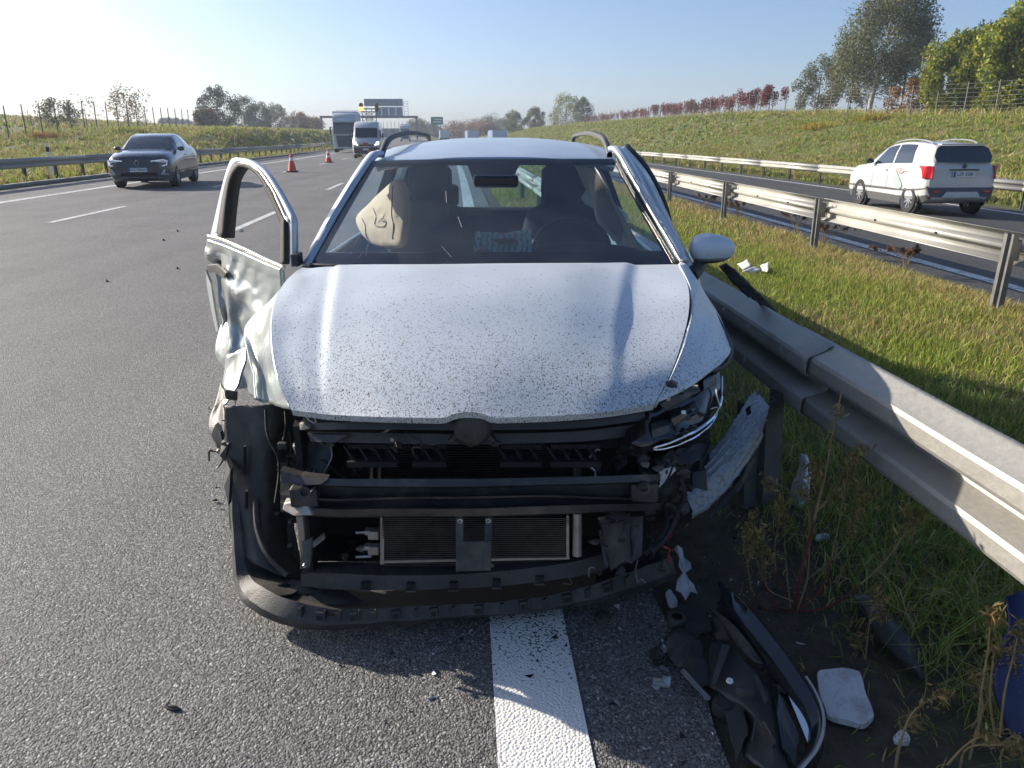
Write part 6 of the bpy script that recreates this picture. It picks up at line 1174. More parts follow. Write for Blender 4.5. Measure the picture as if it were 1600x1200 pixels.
for s in (-1, 1):
    MB().prism([(s * 0.58, 2.74, 0.92), (s * 0.86, 2.68, 0.94), (s * 0.90, 2.56, 1.16), (s * 0.66, 2.62, 1.12)], (0, 0.05, 0.01)).build('headlamp', 'lit', van, bevel=0.02)
    MB().box((s * 1.16, 1.75, 1.55), (0.10, 0.14, 0.36)).build('door_mirror', 'gloss', van, bevel=0.03); MB().box((s * 1.08, 1.75, 1.5), (0.16, 0.05, 0.06)).build('mirror_arm', 'gloss', van)
    MB().prism([(s * 1.03, 1.9, 1.42), (s * 1.03, 0.95, 1.42), (s * 0.97, 0.95, 2.0), (s * 0.985, 1.5, 2.0)], (s * 0.008, 0, 0)).build('side_window', 'carglass', van)
MB().box((0.05, 2.80, 1.0), (0.34, 0.02, 0.20)).build('red_sign', 'redlamp', van); MB().box((0.05, 2.85, 0.64), (0.40, 0.02, 0.12)).build('number_plate', 'plate', van); MB().box((-0.18, 2.85, 0.50), (0.30, 0.03, 0.20)).build('red_sign', 'cone', van)
wheels(van, [(s * 0.86, y) for y in (1.85, -1.6) for s in (-1, 1)], 0.34, 0.22, 0.2)
# ---- lorries
def lorry(label, loc, rz, cabm, trail, group=None):
    t = thing('lorry', label, 'lorry', loc, group, rz=rz, local=True)
    capped(MB(), box_loft([(2.30, .45, 1.2, 1.75, 1.08, 1.20, 1.10), (2.24, .40, 1.2, 2.6, 1.14, 1.24, 1.16), (2.05, .40, 1.3, 3.2, 1.18, 1.25, 1.16), (1.6, .40, 1.3, 3.62, 1.2, 1.25, 1.12), (0.8, .45, 1.3, 3.72, 1.2, 1.25, 1.12), (0.1, .6, 1.3, 3.72, 1.2, 1.25, 1.14)])).build('cab', cabm, t, smooth=35)
    MB().prism([(-1.08, 2.33, 1.78), (1.08, 2.33, 1.78), (1.06, 2.26, 2.70), (-1.06, 2.26, 2.70)], (0, 0.06, 0.01)).build('windscreen', 'carglass', t, bevel=0.04)
    MB().prism([(-0.78, 2.34, 0.55), (0.78, 2.34, 0.55), (0.92, 2.34, 1.62), (-0.92, 2.34, 1.62)], (0, 0.04, 0)).build('grille', 'gantry', t, bevel=0.03)
    g = MB()
    for k in range(5): g.box((0, 2.385, 0.72 + k * 0.18), (1.46 + 0.04 * k, 0.02, 0.035))
    g.build('grille_bars', 'greylower', t)
    MB().prism([(-0.75, 2.20, 2.88), (0.75, 2.20, 2.88), (0.72, 2.08, 3.20), (-0.72, 2.08, 3.20)], (0, 0.06, 0.02)).build('header_sign', 'tarp', t, bevel=0.01)
    MB().box((0, 2.38, 2.76), (2.2, 0.3, 0.08)).build('sun_visor', 'gloss', t, bevel=0.02)
    for s in (-1, 1):
        MB().prism([(s * 0.92, 2.36, 0.62), (s * 1.18, 2.28, 0.62), (s * 1.2, 2.26, 0.98), (s * 0.98, 2.35, 1.02)], (0, 0.03, 0)).build('headlamp', 'lamp', t, bevel=0.02)
        MB().box((s * 1.42, 2.0, 2.05), (0.16, 0.2, 0.75)).build('door_mirror', 'gloss', t, bevel=0.05); MB().box((s * 1.3, 2.0, 2.4), (0.22, 0.06, 0.06)).build('mirror_arm', 'gloss', t)
    MB().box((0, 2.36, 0.52), (0.5, 0.02, 0.12)).build('number_plate', 'plate', t)
    if trail:
        MB().box((0, -7.0, 2.55), (2.5, 13.4, 2.75)).build('trailer', trail, t, bevel=0.04); MB().box((0, -7.0, 1.05), (1.0, 13.2, 0.22)).build('trailer_frame', 'greylower', t)
        MB().box((0, -0.6, 0.95), (0.9, 2.4, 0.2)).build('chassis', 'greylower', t)
    wheels(t, [(s * 1.05, y) for y in ((1.0, -2.6, -10.2, -11.5) if trail else (1.0, -2.6)) for s in (-1, 1)], 0.5, 0.3, 0.28)
    return t
lorry('white lorry with dark grille in the nearest left lane behind the cones', on_road(-10.2, 80, 0.004), math.pi + road_dir(80) + 0.07, 'whitepaint', 'tarp')
lorry('far lorry with grey box standing under the gantry', on_road(-5.6, 190, 0.004), math.pi + road_dir(190), 'whitepaint', 'tarp')
def box_truck(label, px, Y, h, L):
    b = at_land(px, Y); b.z = float(zroad(Y)) - 0.28; t = thing('box_truck', label, 'truck', b, 'trucks on the far opposite carriageway', rz=road_dir(Y), local=True)
    MB().box((0, -0.6, h / 2 + 0.45), (2.4, L, h - 0.9)).build('cargo_box', 'tarpblue', t, bevel=0.04); MB().box((0, -0.6 - L / 2 - 0.03, h / 2 + 0.45), (2.36, 0.05, h - 0.94)).build('rear_door', 'tarp', t, bevel=0.02)
    MB().box((-1.22, -0.6, h / 2 + 0.45), (0.04, L * 0.98, h - 1.0)).build('side_curtain', 'tarpblue', t)
    MB().box((0, L / 2 + 0.5, 1.4), (2.3, 1.8, 1.9)).build('cab', 'whitepaint', t, bevel=0.12); MB().box((0, 0, 0.75), (0.9, L + 1, 0.2)).build('chassis', 'greylower', t)
    wheels(t, [(s * 0.98, y) for y in (L / 2, -L / 2 + 0.8) for s in (-1, 1)], 0.46, 0.28, 0.26)
box_truck('leftmost of three far trucks showing above the wreck roof', 694, 205, 2.72, 6.0); box_truck('middle one of three far trucks showing above the wreck roof', 737, 170, 2.62, 6.5); box_truck('rightmost and nearest of three far trucks showing above the wreck roof', 777, 130, 2.62, 7.0)
# ---- works truck with raised warning-light mast
sig = thing('warning_truck', 'works truck with raised lattice mast and round amber warning lamps', 'truck', on_road(-9.6, 105, 0.004), rz=math.pi + road_dir(105), local=True)
MB().box((0, -0.5, 1.15), (2.2, 5.0, 0.5)).build('bed', 'tarpblue', sig, bevel=0.05); MB().box((0, 2.7, 1.45), (2.2, 1.8, 2.0)).build('cab', 'tarpblue', sig, bevel=0.15); MB().box((0, 3.62, 1.85), (1.9, 0.03, 0.8)).build('windscreen', 'carglass', sig)
lat = MB()
for x in (-0.9, -0.35, 0.35, 0.9): lat.box((x, 0.3, 3.1), (0.09, 0.09, 3.6))
for k in range(5):
    z0, z1 = 1.5 + k * 0.62, 2.1 + k * 0.62
    for a, b in (((-0.9, z0), (0.35, z1)), ((0.9, z0), (-0.35, z1)), ((-0.35, z0), (0.9, z1)), ((0.35, z0), (-0.9, z1))): lat.tube([(a[0], 0.3, a[1]), (b[0], 0.3, b[1])], 0.035, 5)
lat.box((0, 0.3, 4.9), (2.3, 0.12, 0.14)).box((0, 0.3, 4.55), (2.3, 0.1, 0.1)); lat.build('lattice_mast', 'greylower', sig)
for x, z, m in ((1.0, 5.35, 'amber_off'), (-1.0, 5.35, 'amber_off'), (1.0, 4.92, 'amber'), (-1.0, 4.92, 'amber_off')): MB().lathe([(0.0, 0.10), (0.25, 0.09), (0.30, 0.04), (0.30, -0.06), (0, -0.06)], (x, 0.3, z), 'Y', 20).build('warning_lamp', m, sig, smooth=50)
MB().lathe([(0.0, 0.08), (0.10, 0.07), (0.12, 0.0), (0, -0.02)], (0.25, 0.35, 5.1), 'Y', 14).build('white_lamp', 'drl', sig, smooth=50)
wheels(sig, [(s * 0.95, y) for y in (2.4, -1.8) for s in (-1, 1)], 0.46, 0.28, 0.26)
# ---- gantry and road signs
gz = float(zroad(225)); g0 = at(545, 209, 226); gy = 226
gan = thing('sign_gantry', 'dark steel gantry with display boards spanning the motorway', 'gantry', (at(590, 209, gy).x, gy, gz))
def gp(px, py): return at(px, py, gy)
def gbox(mb, x0, y0, x1, y1, d=0.5, dy=0):
    a, b = gp(x0, y0), gp(x1, y1); return mb.box(((a.x + b.x) / 2, gy + dy, (a.z + b.z) / 2), (abs(b.x - a.x), d, abs(a.z - b.z)))
gbox(MB(), 500, 181, 653, 184.5, 1.0).build('crossbeam', 'gantry', gan)
for x in (502, 651):
    b = gp(x, 183); MB().box((b.x, gy, (b.z + gz) / 2), (0.35, 0.6, b.z - gz)).build('column', 'gantry', gan)
pb = gbox(MB(), 569, 154.5, 630, 166, 0.35, -0.4).build('display_board', 'panel', gan)
for k in range(12):
    x = 572 + k * 4.9; gbox(MB(), x, 157.5, x + 1.0, 164.5, 0.06, -0.6).build('board_rib', 'gantry', pb)
gbox(MB(), 586, 167, 630, 182, 0.1, -0.3).build('board_frame', 'panelwhite', gan)
for k in range(4): gbox(MB(), 586.5 + k * 11.2, 168, 595.5 + k * 11.2, 180.8, 0.2, -0.45).build('lane_display', 'panel', gan)
rl_ = MB()
for y in (172, 175, 178): gbox(rl_, 526, y, 569, y + 0.5, 0.06, -0.45)
for x in range(526, 570, 6): gbox(rl_, x, 172, x + 0.5, 181, 0.06, -0.45)
rl_.build('walkway_rail', 'gantry', gan); rl_ = MB()
for y in range(158, 182, 4): gbox(rl_, 631, y, 638, y + 0.5, 0.06, -0.2)
for x in (631, 637.5): gbox(rl_, x, 158, x + 0.5, 181, 0.06, -0.2)
rl_.build('ladder', 'gantry', gan)
sy = 262; sg = thing('road_sign', 'green motorway direction sign far ahead', 'road sign', (at(683, 209, sy).x, sy, float(zroad(sy)) - 0.2))
a, b = at(673, 182.5, sy), at(692.5, 195, sy); MB().box(((a.x + b.x) / 2, sy, (a.z + b.z) / 2), (b.x - a.x, 0.12, a.z - b.z)).build('panel', 'green', sg, bevel=0.03)
for x in (677, 688): c = at(x, 195, sy); MB().box((c.x, sy + 0.15, (c.z - 0.2) / 2), (0.15, 0.15, c.z + 0.4)).build('leg', 'post', sg)
for y, x0, x1 in ((186, 679, 690), (190, 677, 689)): a, b = at(x0, y, sy), at(x1, y + 1.2, sy); MB().box(((a.x + b.x) / 2, sy - 0.08, (a.z + b.z) / 2), (b.x - a.x, 0.02, a.z - b.z)).build('lettering_line', 'panelwhite', sg)
lp = thing('signal_pole', 'thin dark pole with a crossarm right of the green sign', 'pole', (at(709, 209, sy).x, sy, -0.2)); c = at(709, 190, sy); d = at(694, 189, sy)
MB().box((c.x, sy, c.z / 2), (0.18, 0.18, c.z + 0.4)).box((c.x, sy, c.z), (0.5, 0.4, 0.4)).build('pole', 'post', lp); MB().box(((c.x + d.x) / 2, sy, d.z), (c.x - d.x, 0.1, 0.12)).build('crossarm', 'wire', lp)
nb = thing('noise_barrier', 'grey noise barrier far down the road behind the warning truck', 'barrier', (at(610, 209, 300).x, 300, 0.0))
for k in range(12):
    a = at(572 + k * 6, 193, 300); MB().box((a.x, 300, 1.9), (1.35, 0.15, 3.2)).build('barrier_panel', 'gantry' if k % 2 else 'panel', nb)
    MB().box((a.x + 0.72, 300, 2.9), (0.14, 0.2, 6.0)).build('barrier_post', 'post', nb)
# ---- cones
def cone(label, u, v, h):
    t = thing('traffic_cone', label, 'cone', on_road(u, v, 0.005), 'traffic cones closing the lanes')
    b = BASE[t.name]; prof = lambda z: 0.17 * (1 - z / h) + 0.028
    MB().box(b + Vector((0, 0, 0.025)), (0.44, 0.44, 0.05)).build('base', 'rubber', t, bevel=0.015)
    for z0, z1, m in ((0.05, 0.30, 'cone'), (0.30, 0.42, 'conewhite'), (0.42, 0.54, 'cone'), (0.54, 0.64, 'conewhite'), (0.64, 0.76, 'cone')) if h > 0.7 and 'nearest' not in label else ((0.05, 0.48, 'cone'), (0.48, 0.6, 'conewhite'), (0.6, 0.76, 'cone')):
        MB().lathe([(prof(z0), z0), (prof(z1), z1)] + ([(0, z1)] if z1 > 0.75 else []), b, 'Z', 20).build('band', m, t, smooth=50)
cone('nearest orange traffic cone between the dark car and the wreck', -7.15, 34.2, 0.78); cone('second orange cone in front of the white lorry', -7.50, 47, 0.78); cone('third cone half hidden between the lorry and the van', -7.2, 62, 0.78); cone('farthest small cone in the lane beside the lorry', -7.45, 72, 0.78)
mp_ = thing('marker_post', 'short white marker post by the left guardrail behind the dark car', 'marker post', on_land(-14.9, 29.4)); b = BASE[mp_.name]
MB().box(b + Vector((0, 0, 0.6)), (0.10, 0.06, 1.25)).build('post', 'label', mp_, bevel=0.01); MB().box(b + Vector((0, 0, 1.0)), (0.105, 0.065, 0.16)).build('black_band', 'ink', mp_)

# ================================================================== debris and weeds in front
def G(l): return [gnd(*p) for p in l]
hd = thing('broken_headlamp', 'broken black headlamp unit with chrome rim lying on the verge', 'car part', gnd(1180, 1060, 0))
# curved glossy rim strip
oz = [0.13, 0.13, 0.12, 0.11, 0.10, 0.09, 0.08, 0.06, 0.05]
out_ = cr([gnd(x, y, z) for (x, y), z in zip([(1122, 905), (1165, 940), (1215, 1000), (1250, 1050), (1275, 1090), (1286, 1130), (1277, 1170), (1252, 1202), (1228, 1230)], oz)], 40)
in_ = cr([gnd(x, y, z + 0.02) for (x, y), z in zip([(1126, 935), (1160, 972), (1204, 1026), (1237, 1072), (1258, 1106), (1268, 1138), (1262, 1166), (1244, 1192), (1222, 1218)], oz)], 40)
mdl = [a.lerp(b, 0.45) + Vector((0, 0, 0.022)) for a, b in zip(out_, in_)]
MB().grid([[p + Vector((0.01, 0, -0.05)) for p in out_], out_, mdl, in_, [p + Vector((-0.01, 0, -0.05)) for p in in_]]).build('outer_lens', 'gloss', hd, smooth=50)
MB().tube([p + Vector((0, 0, 0.008)) for p in out_[16:]], 0.006, 6).build('chrome_rim', 'silver', hd, smooth=60)
MB().prism(G([(1230, 1082, 0.10), (1246, 1080, 0.11), (1265, 1122, 0.10), (1268, 1150, 0.09), (1262, 1160, 0.09), (1248, 1130, 0.08)]), (0, 0, -0.01)).build('chrome_reflector', 'chrome', hd)
MB().prism(G([(1208, 1068, 0.09), (1222, 1072, 0.10), (1228, 1084, 0.10), (1218, 1082, 0.09)]), (0, 0, -0.01)).build('chrome_reflector', 'chrome', hd)
pa = [[(1105, 946, 0.12), (1132, 966, 0.13), (1150, 985, 0.13)], [(1130, 975, 0.11), (1158, 998, 0.12), (1178, 1015, 0.12)], [(1150, 1010, 0.09), (1175, 1030, 0.11), (1194, 1037, 0.11)]]
MB().grid(nrm(gridpts([G(l) for l in pa], 10, 14), 0.006, 20, 5)).build('inner_trim', 'plastic_dusty', hd, smooth=40, solid=0.005)
pb_ = [[(1112, 1000, 0.07), (1140, 1006, 0.09), (1160, 1030, 0.10), (1182, 1046, 0.09)], [(1106, 1040, 0.05), (1140, 1040, 0.08), (1175, 1065, 0.09), (1205, 1080, 0.08)], [(1110, 1075, 0.04), (1145, 1085, 0.06), (1185, 1110, 0.07), (1215, 1120, 0.06)], [(1165, 1115, 0.03), (1180, 1130, 0.05), (1205, 1160, 0.06), (1228, 1165, 0.05)], [(1162, 1180, 0.02), (1180, 1190, 0.03), (1205, 1205, 0.04), (1236, 1210, 0.04)]]
bpn = MB().grid(nrm(gridpts([G(l) for l in pb_], 22, 30), 0.012, 18, 8)).build('rear_housing', 'plastic', hd, smooth=30, solid=0.006)
for a in ([(1128, 1012, 0.10), (1140, 1014, 0.10), (1118, 1075, 0.07), (1110, 1074, 0.07)], [(1180, 1120, 0.08), (1184, 1121, 0.08), (1176, 1162, 0.06), (1173, 1161, 0.06)], [(1190, 1132, 0.085), (1196, 1136, 0.085), (1212, 1168, 0.06), (1207, 1168, 0.06)], [(1178, 1060, 0.10), (1183, 1060, 0.10), (1200, 1100, 0.09), (1196, 1102, 0.09)], [(1150, 1080, 0.085), (1178, 1086, 0.09), (1178, 1090, 0.09), (1150, 1085, 0.085)]):
    MB().prism(G(a), (0, 0, 0.012)).build('housing_rib', 'plastic_dusty', bpn)
pc = [[(1045, 985, 0.03), (1062, 975, 0.05), (1082, 985, 0.05)], [(1055, 998, 0.05), (1072, 1003, 0.06), (1098, 1003, 0.05)], [(1068, 1010, 0.05), (1080, 1022, 0.06), (1100, 1028, 0.05)], [(1070, 1042, 0.04), (1085, 1048, 0.05), (1110, 1040, 0.05)], [(1075, 1062, 0.03), (1090, 1072, 0.04), (1112, 1070, 0.04)]]
MB().grid(nrm(gridpts([G(l) for l in pc], 16, 24), 0.022, 26, 14)).build('torn_bracket', 'plastic', hd, smooth=25, solid=0.005)
MB().lathe([(0.018, 0.0), (0.032, 0.0), (0.034, 0.02), (0.030, 0.03), (0.018, 0.03)], gnd(1057, 975, 0.03), 'Z', 16).build('mount_ring', 'plastic_dusty', hd, smooth=40)
sp0, sp1 = gnd(1066, 1047, 0.05), gnd(1108, 1092, 0.04); ax = sp1 - sp0; nx_ = ax.cross(Vector((0, 0, 1))).normalized(); ny_ = ax.cross(nx_).normalized()
MB().tube([sp0 + ax * (k / 160) + (nx_ * math.cos(k * 0.9) + ny_ * math.sin(k * 0.9)) * 0.007 for k in range(161)], 0.0016, 4).build('coil_spring', 'alu', hd)
MB().lathe([(0.0, 0.018), (0.030, 0.016), (0.034, 0.0), (0.034, -0.02), (0, -0.02)], gnd(1132, 1102, 0.03), 'Z', 20).build('adjuster_wheel', 'rubber', hd, smooth=40)
MB().lathe([(0.004, 0.0), (0.005, 0.006), (0.009, 0.006), (0.010, 0.0)], gnd(1140, 1065, 0.095), 'Z', 16).build('white_washer', 'label', hd, smooth=40)
MB().prism(G([(1179, 999, 0.125), (1184, 999, 0.125), (1185, 1005, 0.125), (1179, 1005, 0.125)]), (0, 0, 0.004)).build('sticker', 'label', hd)
MB().prism(G([(1020, 1062, 0.03), (1034, 1064, 0.03), (1036, 1060, 0.03), (1048, 1060, 0.03), (1047, 1075, 0.01), (1020, 1072, 0.01)]), (0, 0, 0.008)).build('clip_tab', 'silver', hd)
for a, m in (([(1110, 970, 0.06), (1124, 968, 0.09), (1138, 1000, 0.08), (1120, 1000, 0.05)], 'plastic_dusty'), ([(1100, 935, 0.05), (1116, 905, 0.11), (1130, 935, 0.11), (1125, 945, 0.10), (1112, 942, 0.08)], 'plastic'), ([(1160, 1115, 0.02), (1175, 1112, 0.03), (1200, 1195, 0.02), (1160, 1192, 0.01)], 'plastic')):
    MB().prism(G(a), (0, 0, 0.006)).build('broken_plate', m, hd)
ls = thing('plastic_fragments', 'small dark broken plastic bits left of the headlamp unit', 'fragments', gnd(1035, 1035, 0))
for i in range(9):
    c = gnd(1022 + 30 * random.random(), 1005 + 55 * random.random(), 0.012); r = [c + Vector((0.022 * math.cos(a + i) * random.uniform(.4, 1.2), 0.022 * math.sin(a + i) * random.uniform(.4, 1.2), 0.012 * random.uniform(-1, 1))) for a in (0, 1.3, 2.4, 3.7, 5)]
    MB().prism(r, (0, 0, 0.004)).build('fragment', 'plastic' if i % 4 else 'silver', ls)
for a, m in (([(1092, 905, 0.10), (1118, 898, 0.12), (1128, 930, 0.12), (1112, 960, 0.09), (1086, 950, 0.06)], 'plastic'), ([(1060, 950, 0.05), (1095, 935, 0.08), (1110, 985, 0.07), (1088, 1000, 0.05), (1070, 985, 0.04)], 'plastic'), ([(1040, 1000, 0.03), (1062, 992, 0.05), (1080, 1030, 0.05), (1060, 1045, 0.03), (1046, 1030, 0.03)], 'plastic_dusty'), ([(1125, 1088, 0.04), (1160, 1092, 0.05), (1168, 1150, 0.04), (1150, 1190, 0.02), (1140, 1150, 0.02)], 'plastic'), ([(1200, 1060, 0.09), (1222, 1090, 0.09), (1248, 1150, 0.07), (1240, 1196, 0.05), (1222, 1170, 0.06), (1214, 1120, 0.07)], 'gloss')):
    pl_ = G(a); c_ = sum(pl_, Vector()) / len(pl_); rg = []
    for i_, p in enumerate(pl_):
        q = pl_[(i_ + 1) % len(pl_)]
        for f in (0.0, 0.25, 0.5, 0.75): w = p.lerp(q, f); rg.append(w + (w - c_) * 0.22 * noise.noise(w * 60))
    MB().prism(rg, (0, 0, 0.005)).build('torn_shell', m, hd)
# white plastic square
def slab(pts, z, puff, name, m, label, cat='car part', seed=0, thick=0.008):
    ring = cr([gnd(x, y, z) for x, y in pts] + [gnd(*pts[0], z)], 41)[:-1]; c = sum(ring, Vector()) / 40; rows = [[p + Vector((0, 0, -thick - z * 0.8)) for p in ring]]
    for k in range(8):
        f = 1 - k / 7.03; rows.append([c + (p - c) * f + Vector((0, 0, puff * (1 - f * f) + 0.006 * noise.noise(p * 20 * f + Vector((seed, 0, 0))))) for p in ring])
    o = MB().grid(rows, closed=True).build(name, m, None, smooth=50, origin=(c.x, c.y, 0)); tag(o, label, cat); return o
slab([(1277, 1052), (1284, 1046), (1310, 1044), (1335, 1046), (1345, 1052), (1352, 1080), (1364, 1112), (1364, 1120), (1350, 1131), (1330, 1127), (1297, 1118), (1290, 1105), (1281, 1085)], 0.012, 0.006, 'white_plastic_sheet', 'whiteplastic', 'square dirty white plastic panel lying right of the broken headlamp')
o = MB().prism([gnd(x, y, z) for x, y, z in ((1053, 858, .10), (1058, 851, .12), (1066, 857, .11), (1068, 870, .09), (1079, 879, .09), (1080, 888, .08), (1071, 894, .07), (1076, 905, .06), (1083, 912, .05), (1090, 928, .03), (1079, 924, .03), (1071, 938, .02), (1064, 926, .03), (1056, 922, .03), (1058, 906, .05), (1067, 895, .07), (1060, 884, .08), (1062, 872, .09))], (0.002, 0.004, -0.004)).build('white_scrap', 'whiteplastic', None, origin=gnd(1068, 925, 0)); tag(o, 'torn strip of white plastic beside the end of the bumper', 'car part')
slab([(1040, 924), (1047, 920), (1058, 938), (1056, 942), (1046, 942)], 0.012, 0.004, 'white_scrap', 'whiteplastic', 'small bent white scrap under the torn bumper end', seed=5)
slab([(1396, 1150), (1408, 1140), (1420, 1150), (1420, 1160), (1400, 1158)], 0.004, 0.002, 'white_scrap', 'whiteplastic', 'small white shard in the grass at the bottom right', seed=6)
slab([(1275, 836), (1292, 832), (1296, 838), (1276, 842)], 0.004, 0.002, 'white_scrap', 'whiteplastic', 'thin white sliver behind the red-stemmed weed', seed=7)
slab([(1250, 1101), (1262, 1097), (1285, 1108), (1270, 1112)], 0.004, 0.003, 'leaf_litter', 'plastic', 'thin dark scrap on the dirt beside the white panel', seed=8)
slab([(928, 962), (938, 952), (952, 958), (952, 966), (938, 970)], 0.02, 0.006, 'grey_shard', 'plastic_dusty', 'grey shard on the asphalt right of the white edge line', seed=9)
slab([(256, 1103), (264, 1098), (270, 1103), (284, 1107), (272, 1109), (262, 1107)], 0.006, 0.006, 'dry_leaf', 'plastic', 'small dark dry leaf on the asphalt at lower left', 'leaf', seed=10)
slab([(372, 360 + 0), (377, 358), (380, 361), (374, 362)], 0.006, 0.01, 'road_crumb', 'plastic', 'tiny dark crumb on the asphalt beside the open door window', 'debris', seed=11)
for i, (x, y) in enumerate(((276, 418), (276, 360), (166, 438), (254, 374))):
    slab([(x - 2.5, y), (x, y - 1.2), (x + 2.5, y - 0.2), (x + 0.5, y + 1.2)], 0.012, 0.012, 'road_crumb', 'black', 'dark crumb on the left lanes, ' + ['lowest of the near pair', 'upper of the near pair', 'leftmost of all', 'faintest one above the leftmost'][i], 'debris', seed=20 + i)
wsx = thing('crumpled_scrap', 'pale torn scraps lying in the median grass beside the mirror', 'debris', on_land(3.5, 8.85)); b = BASE[wsx.name]
for i, l in enumerate(([(1152, 412), (1168, 405), (1172, 415), (1162, 422)], [(1160, 424), (1180, 415), (1190, 422), (1170, 428)], [(1188, 416), (1200, 409), (1200, 425), (1190, 424)])):
    MB().grid(nrm(gridpts([[gnd(*l[0], 0.06 - 0.09), gnd(*l[1], 0.12 - 0.09)], [gnd(*l[3], 0.03 - 0.09), gnd(*l[2], 0.08 - 0.09)]], 6, 5), 0.03, 9, i)).build('scrap', 'whiteplastic', wsx, smooth=30, solid=0.004)
# grey bumper skin wedged between the wreck and the rail post
g = nrm(gridpts([P3([(1100, 720, 2.62), (1125, 690, 2.7), (1152, 648, 2.82), (1172, 616, 2.95)]), P3([(1088, 745, 2.55), (1128, 708, 2.62), (1162, 662, 2.74), (1186, 618, 2.88)]), P3([(1072, 770, 2.50), (1120, 738, 2.55), (1168, 690, 2.66), (1200, 632, 2.82)]), P3([(1070, 795, 2.46), (1112, 772, 2.50), (1160, 722, 2.60), (1196, 662, 2.76)]), P3([(1078, 808, 2.47), (1110, 786, 2.52), (1152, 738, 2.62), (1184, 690, 2.76)])], 40, 34), 0.008, 12, 33)
for j, r in enumerate(g):
    t = j / 33
    for i in range(len(r)): r[i] = r[i] + Vector((0, 0.012, 0)) * (math.exp(-((t - 0.22) / 0.025) ** 2) + math.exp(-((t - 0.42) / 0.025) ** 2)) + Vector((0, -0.02, 0)) * float(sst(0.8, 0.9, t))
for j in range(34):
    for i, w in ((0, 1), (39, 1)): g[j][i] = g[j][i] + Vector((0.018 * noise.noise((j * 0.7, i, 0)), 0.01 * noise.noise((j * 0.9, i, 5)), 0.022 * noise.noise((j * 0.6, i, 9))))
for i in range(40):
    for j in (0, 33): g[j][i] = g[j][i] + Vector((0.008 * noise.noise((i * 0.9, j, 0)), 0, 0.012 * noise.noise((i * 0.8, j, 3))))
sk = MB().grid(g).build('bumper_skin', 'greyskin', None, smooth=50, solid=0.006, origin=gnd(1120, 770, 0)); tag(sk, 'torn grey bumper skin wedged between wreck and guardrail post', 'car part')
for t_ in (6, 11, 16):
    MB().tube([g[t_][i] + Vector((-0.004, -0.008, 0)) for i in range(3, 37)], 0.004, 5).build('skin_rib', 'greyskin', sk, smooth=60, origin=gnd(1120, 770, 0))
for i, l in enumerate(([(1165, 640, 2.72), (1172, 634, 2.72), (1174, 646, 2.70), (1168, 650, 2.70)],)):
    MB().prism([p for p in P3(l)], (0, 0.005, 0)).build('skin_slot', 'black', sk, origin=gnd(1120, 770, 0))
g = nrm(gridpts([P3([(1108, 800, 2.56), (1150, 755, 2.64), (1176, 712, 2.72)]), P3([(1104, 812, 2.54), (1152, 768, 2.62), (1180, 722, 2.72)])], 20, 6), 0.01, 15, 3)
o = MB().grid(g).build('dark_trim_strip', 'plastic_dusty', None, smooth=40, solid=0.006, origin=gnd(1140, 790, 0)); tag(o, 'dark plastic trim strip below the torn grey bumper skin', 'car part')
g = nrm(gridpts([P3([(1252, 708, 3.15), (1262, 712, 3.13), (1267, 730, 3.1)]), P3([(1244, 740, 3.08), (1256, 745, 3.02), (1266, 755, 3.02)]), P3([(1236, 775, 3.0), (1250, 780, 2.96), (1262, 782, 2.96)]), P3([(1234, 790, 2.96), (1244, 796, 2.93), (1252, 795, 2.93)])], 16, 24), 0.022, 11, 6)
o = MB().grid(g).build('crumpled_foil', 'silver', None, smooth=25, solid=0.003, origin=gnd(1250, 790, 0)); tag(o, 'shiny crumpled silver scrap behind the guardrail post', 'car part')
g = gridpts([P3([(1578, 938, 1.70), (1600, 925, 1.72), (1640, 930, 1.74)]), P3([(1568, 1000, 1.62), (1600, 1000, 1.62), (1640, 1000, 1.64)]), P3([(1556, 1070, 1.56), (1600, 1075, 1.55), (1640, 1075, 1.56)]), P3([(1562, 1140, 1.52), (1600, 1150, 1.50), (1640, 1150, 1.50)])], 10, 16)
o = MB().grid(nrm(g, 0.02, 9, 3)).build('blue_panel', 'bluetarp', None, smooth=50, solid=0.01, origin=gnd(1600, 1140, 0)); tag(o, 'dark blue plastic panel behind dry weeds at the right edge', 'car part')
g = gridpts([[gnd(1330, 930, 0.03), gnd(1352, 928, 0.05), gnd(1372, 935, 0.03)], [gnd(1365, 985, 0.04), gnd(1392, 980, 0.06), gnd(1420, 990, 0.03)], [gnd(1400, 1030, 0.03), gnd(1420, 1030, 0.05), gnd(1440, 1035, 0.02)], [gnd(1435, 1062, 0.01), gnd(1440, 1062, 0.02), gnd(1446, 1064, 0.01)]], 8, 16)
o = MB().grid(nrm(g, 0.012, 15, 9)).build('dark_trim_strip', 'plastic', None, smooth=40, solid=0.005, origin=gnd(1390, 990, 0)); tag(o, 'dark plastic strip lying in the shaded grass under the rail', 'car part')
# tiny crumbs of glass and plastic round the wreck: nobody could count them
M['crumb'] = leafy('crumbs', 0.0, 0.35)
rng = np.random.default_rng(77); n = 900; P = []
for k in range(n):
    z = rng.uniform()
    if z < 0.6: x, y = rng.normal(1120, 95), rng.normal(1010, 80)
    elif z < 0.85: x, y = rng.normal(760, 170), rng.normal(1015, 45)
    else: x, y = rng.normal(340, 60), rng.normal(840, 110)
    g_ = gnd(x, min(max(y, 760), 1195), 0.004); P.append((g_.x, g_.y, 0.006))
P = np.array(P); S = np.where(rng.uniform(0, 1, n) < 0.1, 0.012, 0.0042) * rng.uniform(0.5, 1.5, n)
A_ = rng.normal(0, 1, (n, 3)); A_[:, 2] *= 0.35; A_ /= np.linalg.norm(A_, axis=1)[:, None]; B_ = np.cross(A_, rng.normal(0, 1, (n, 3))); B_ /= np.linalg.norm(B_, axis=1)[:, None]
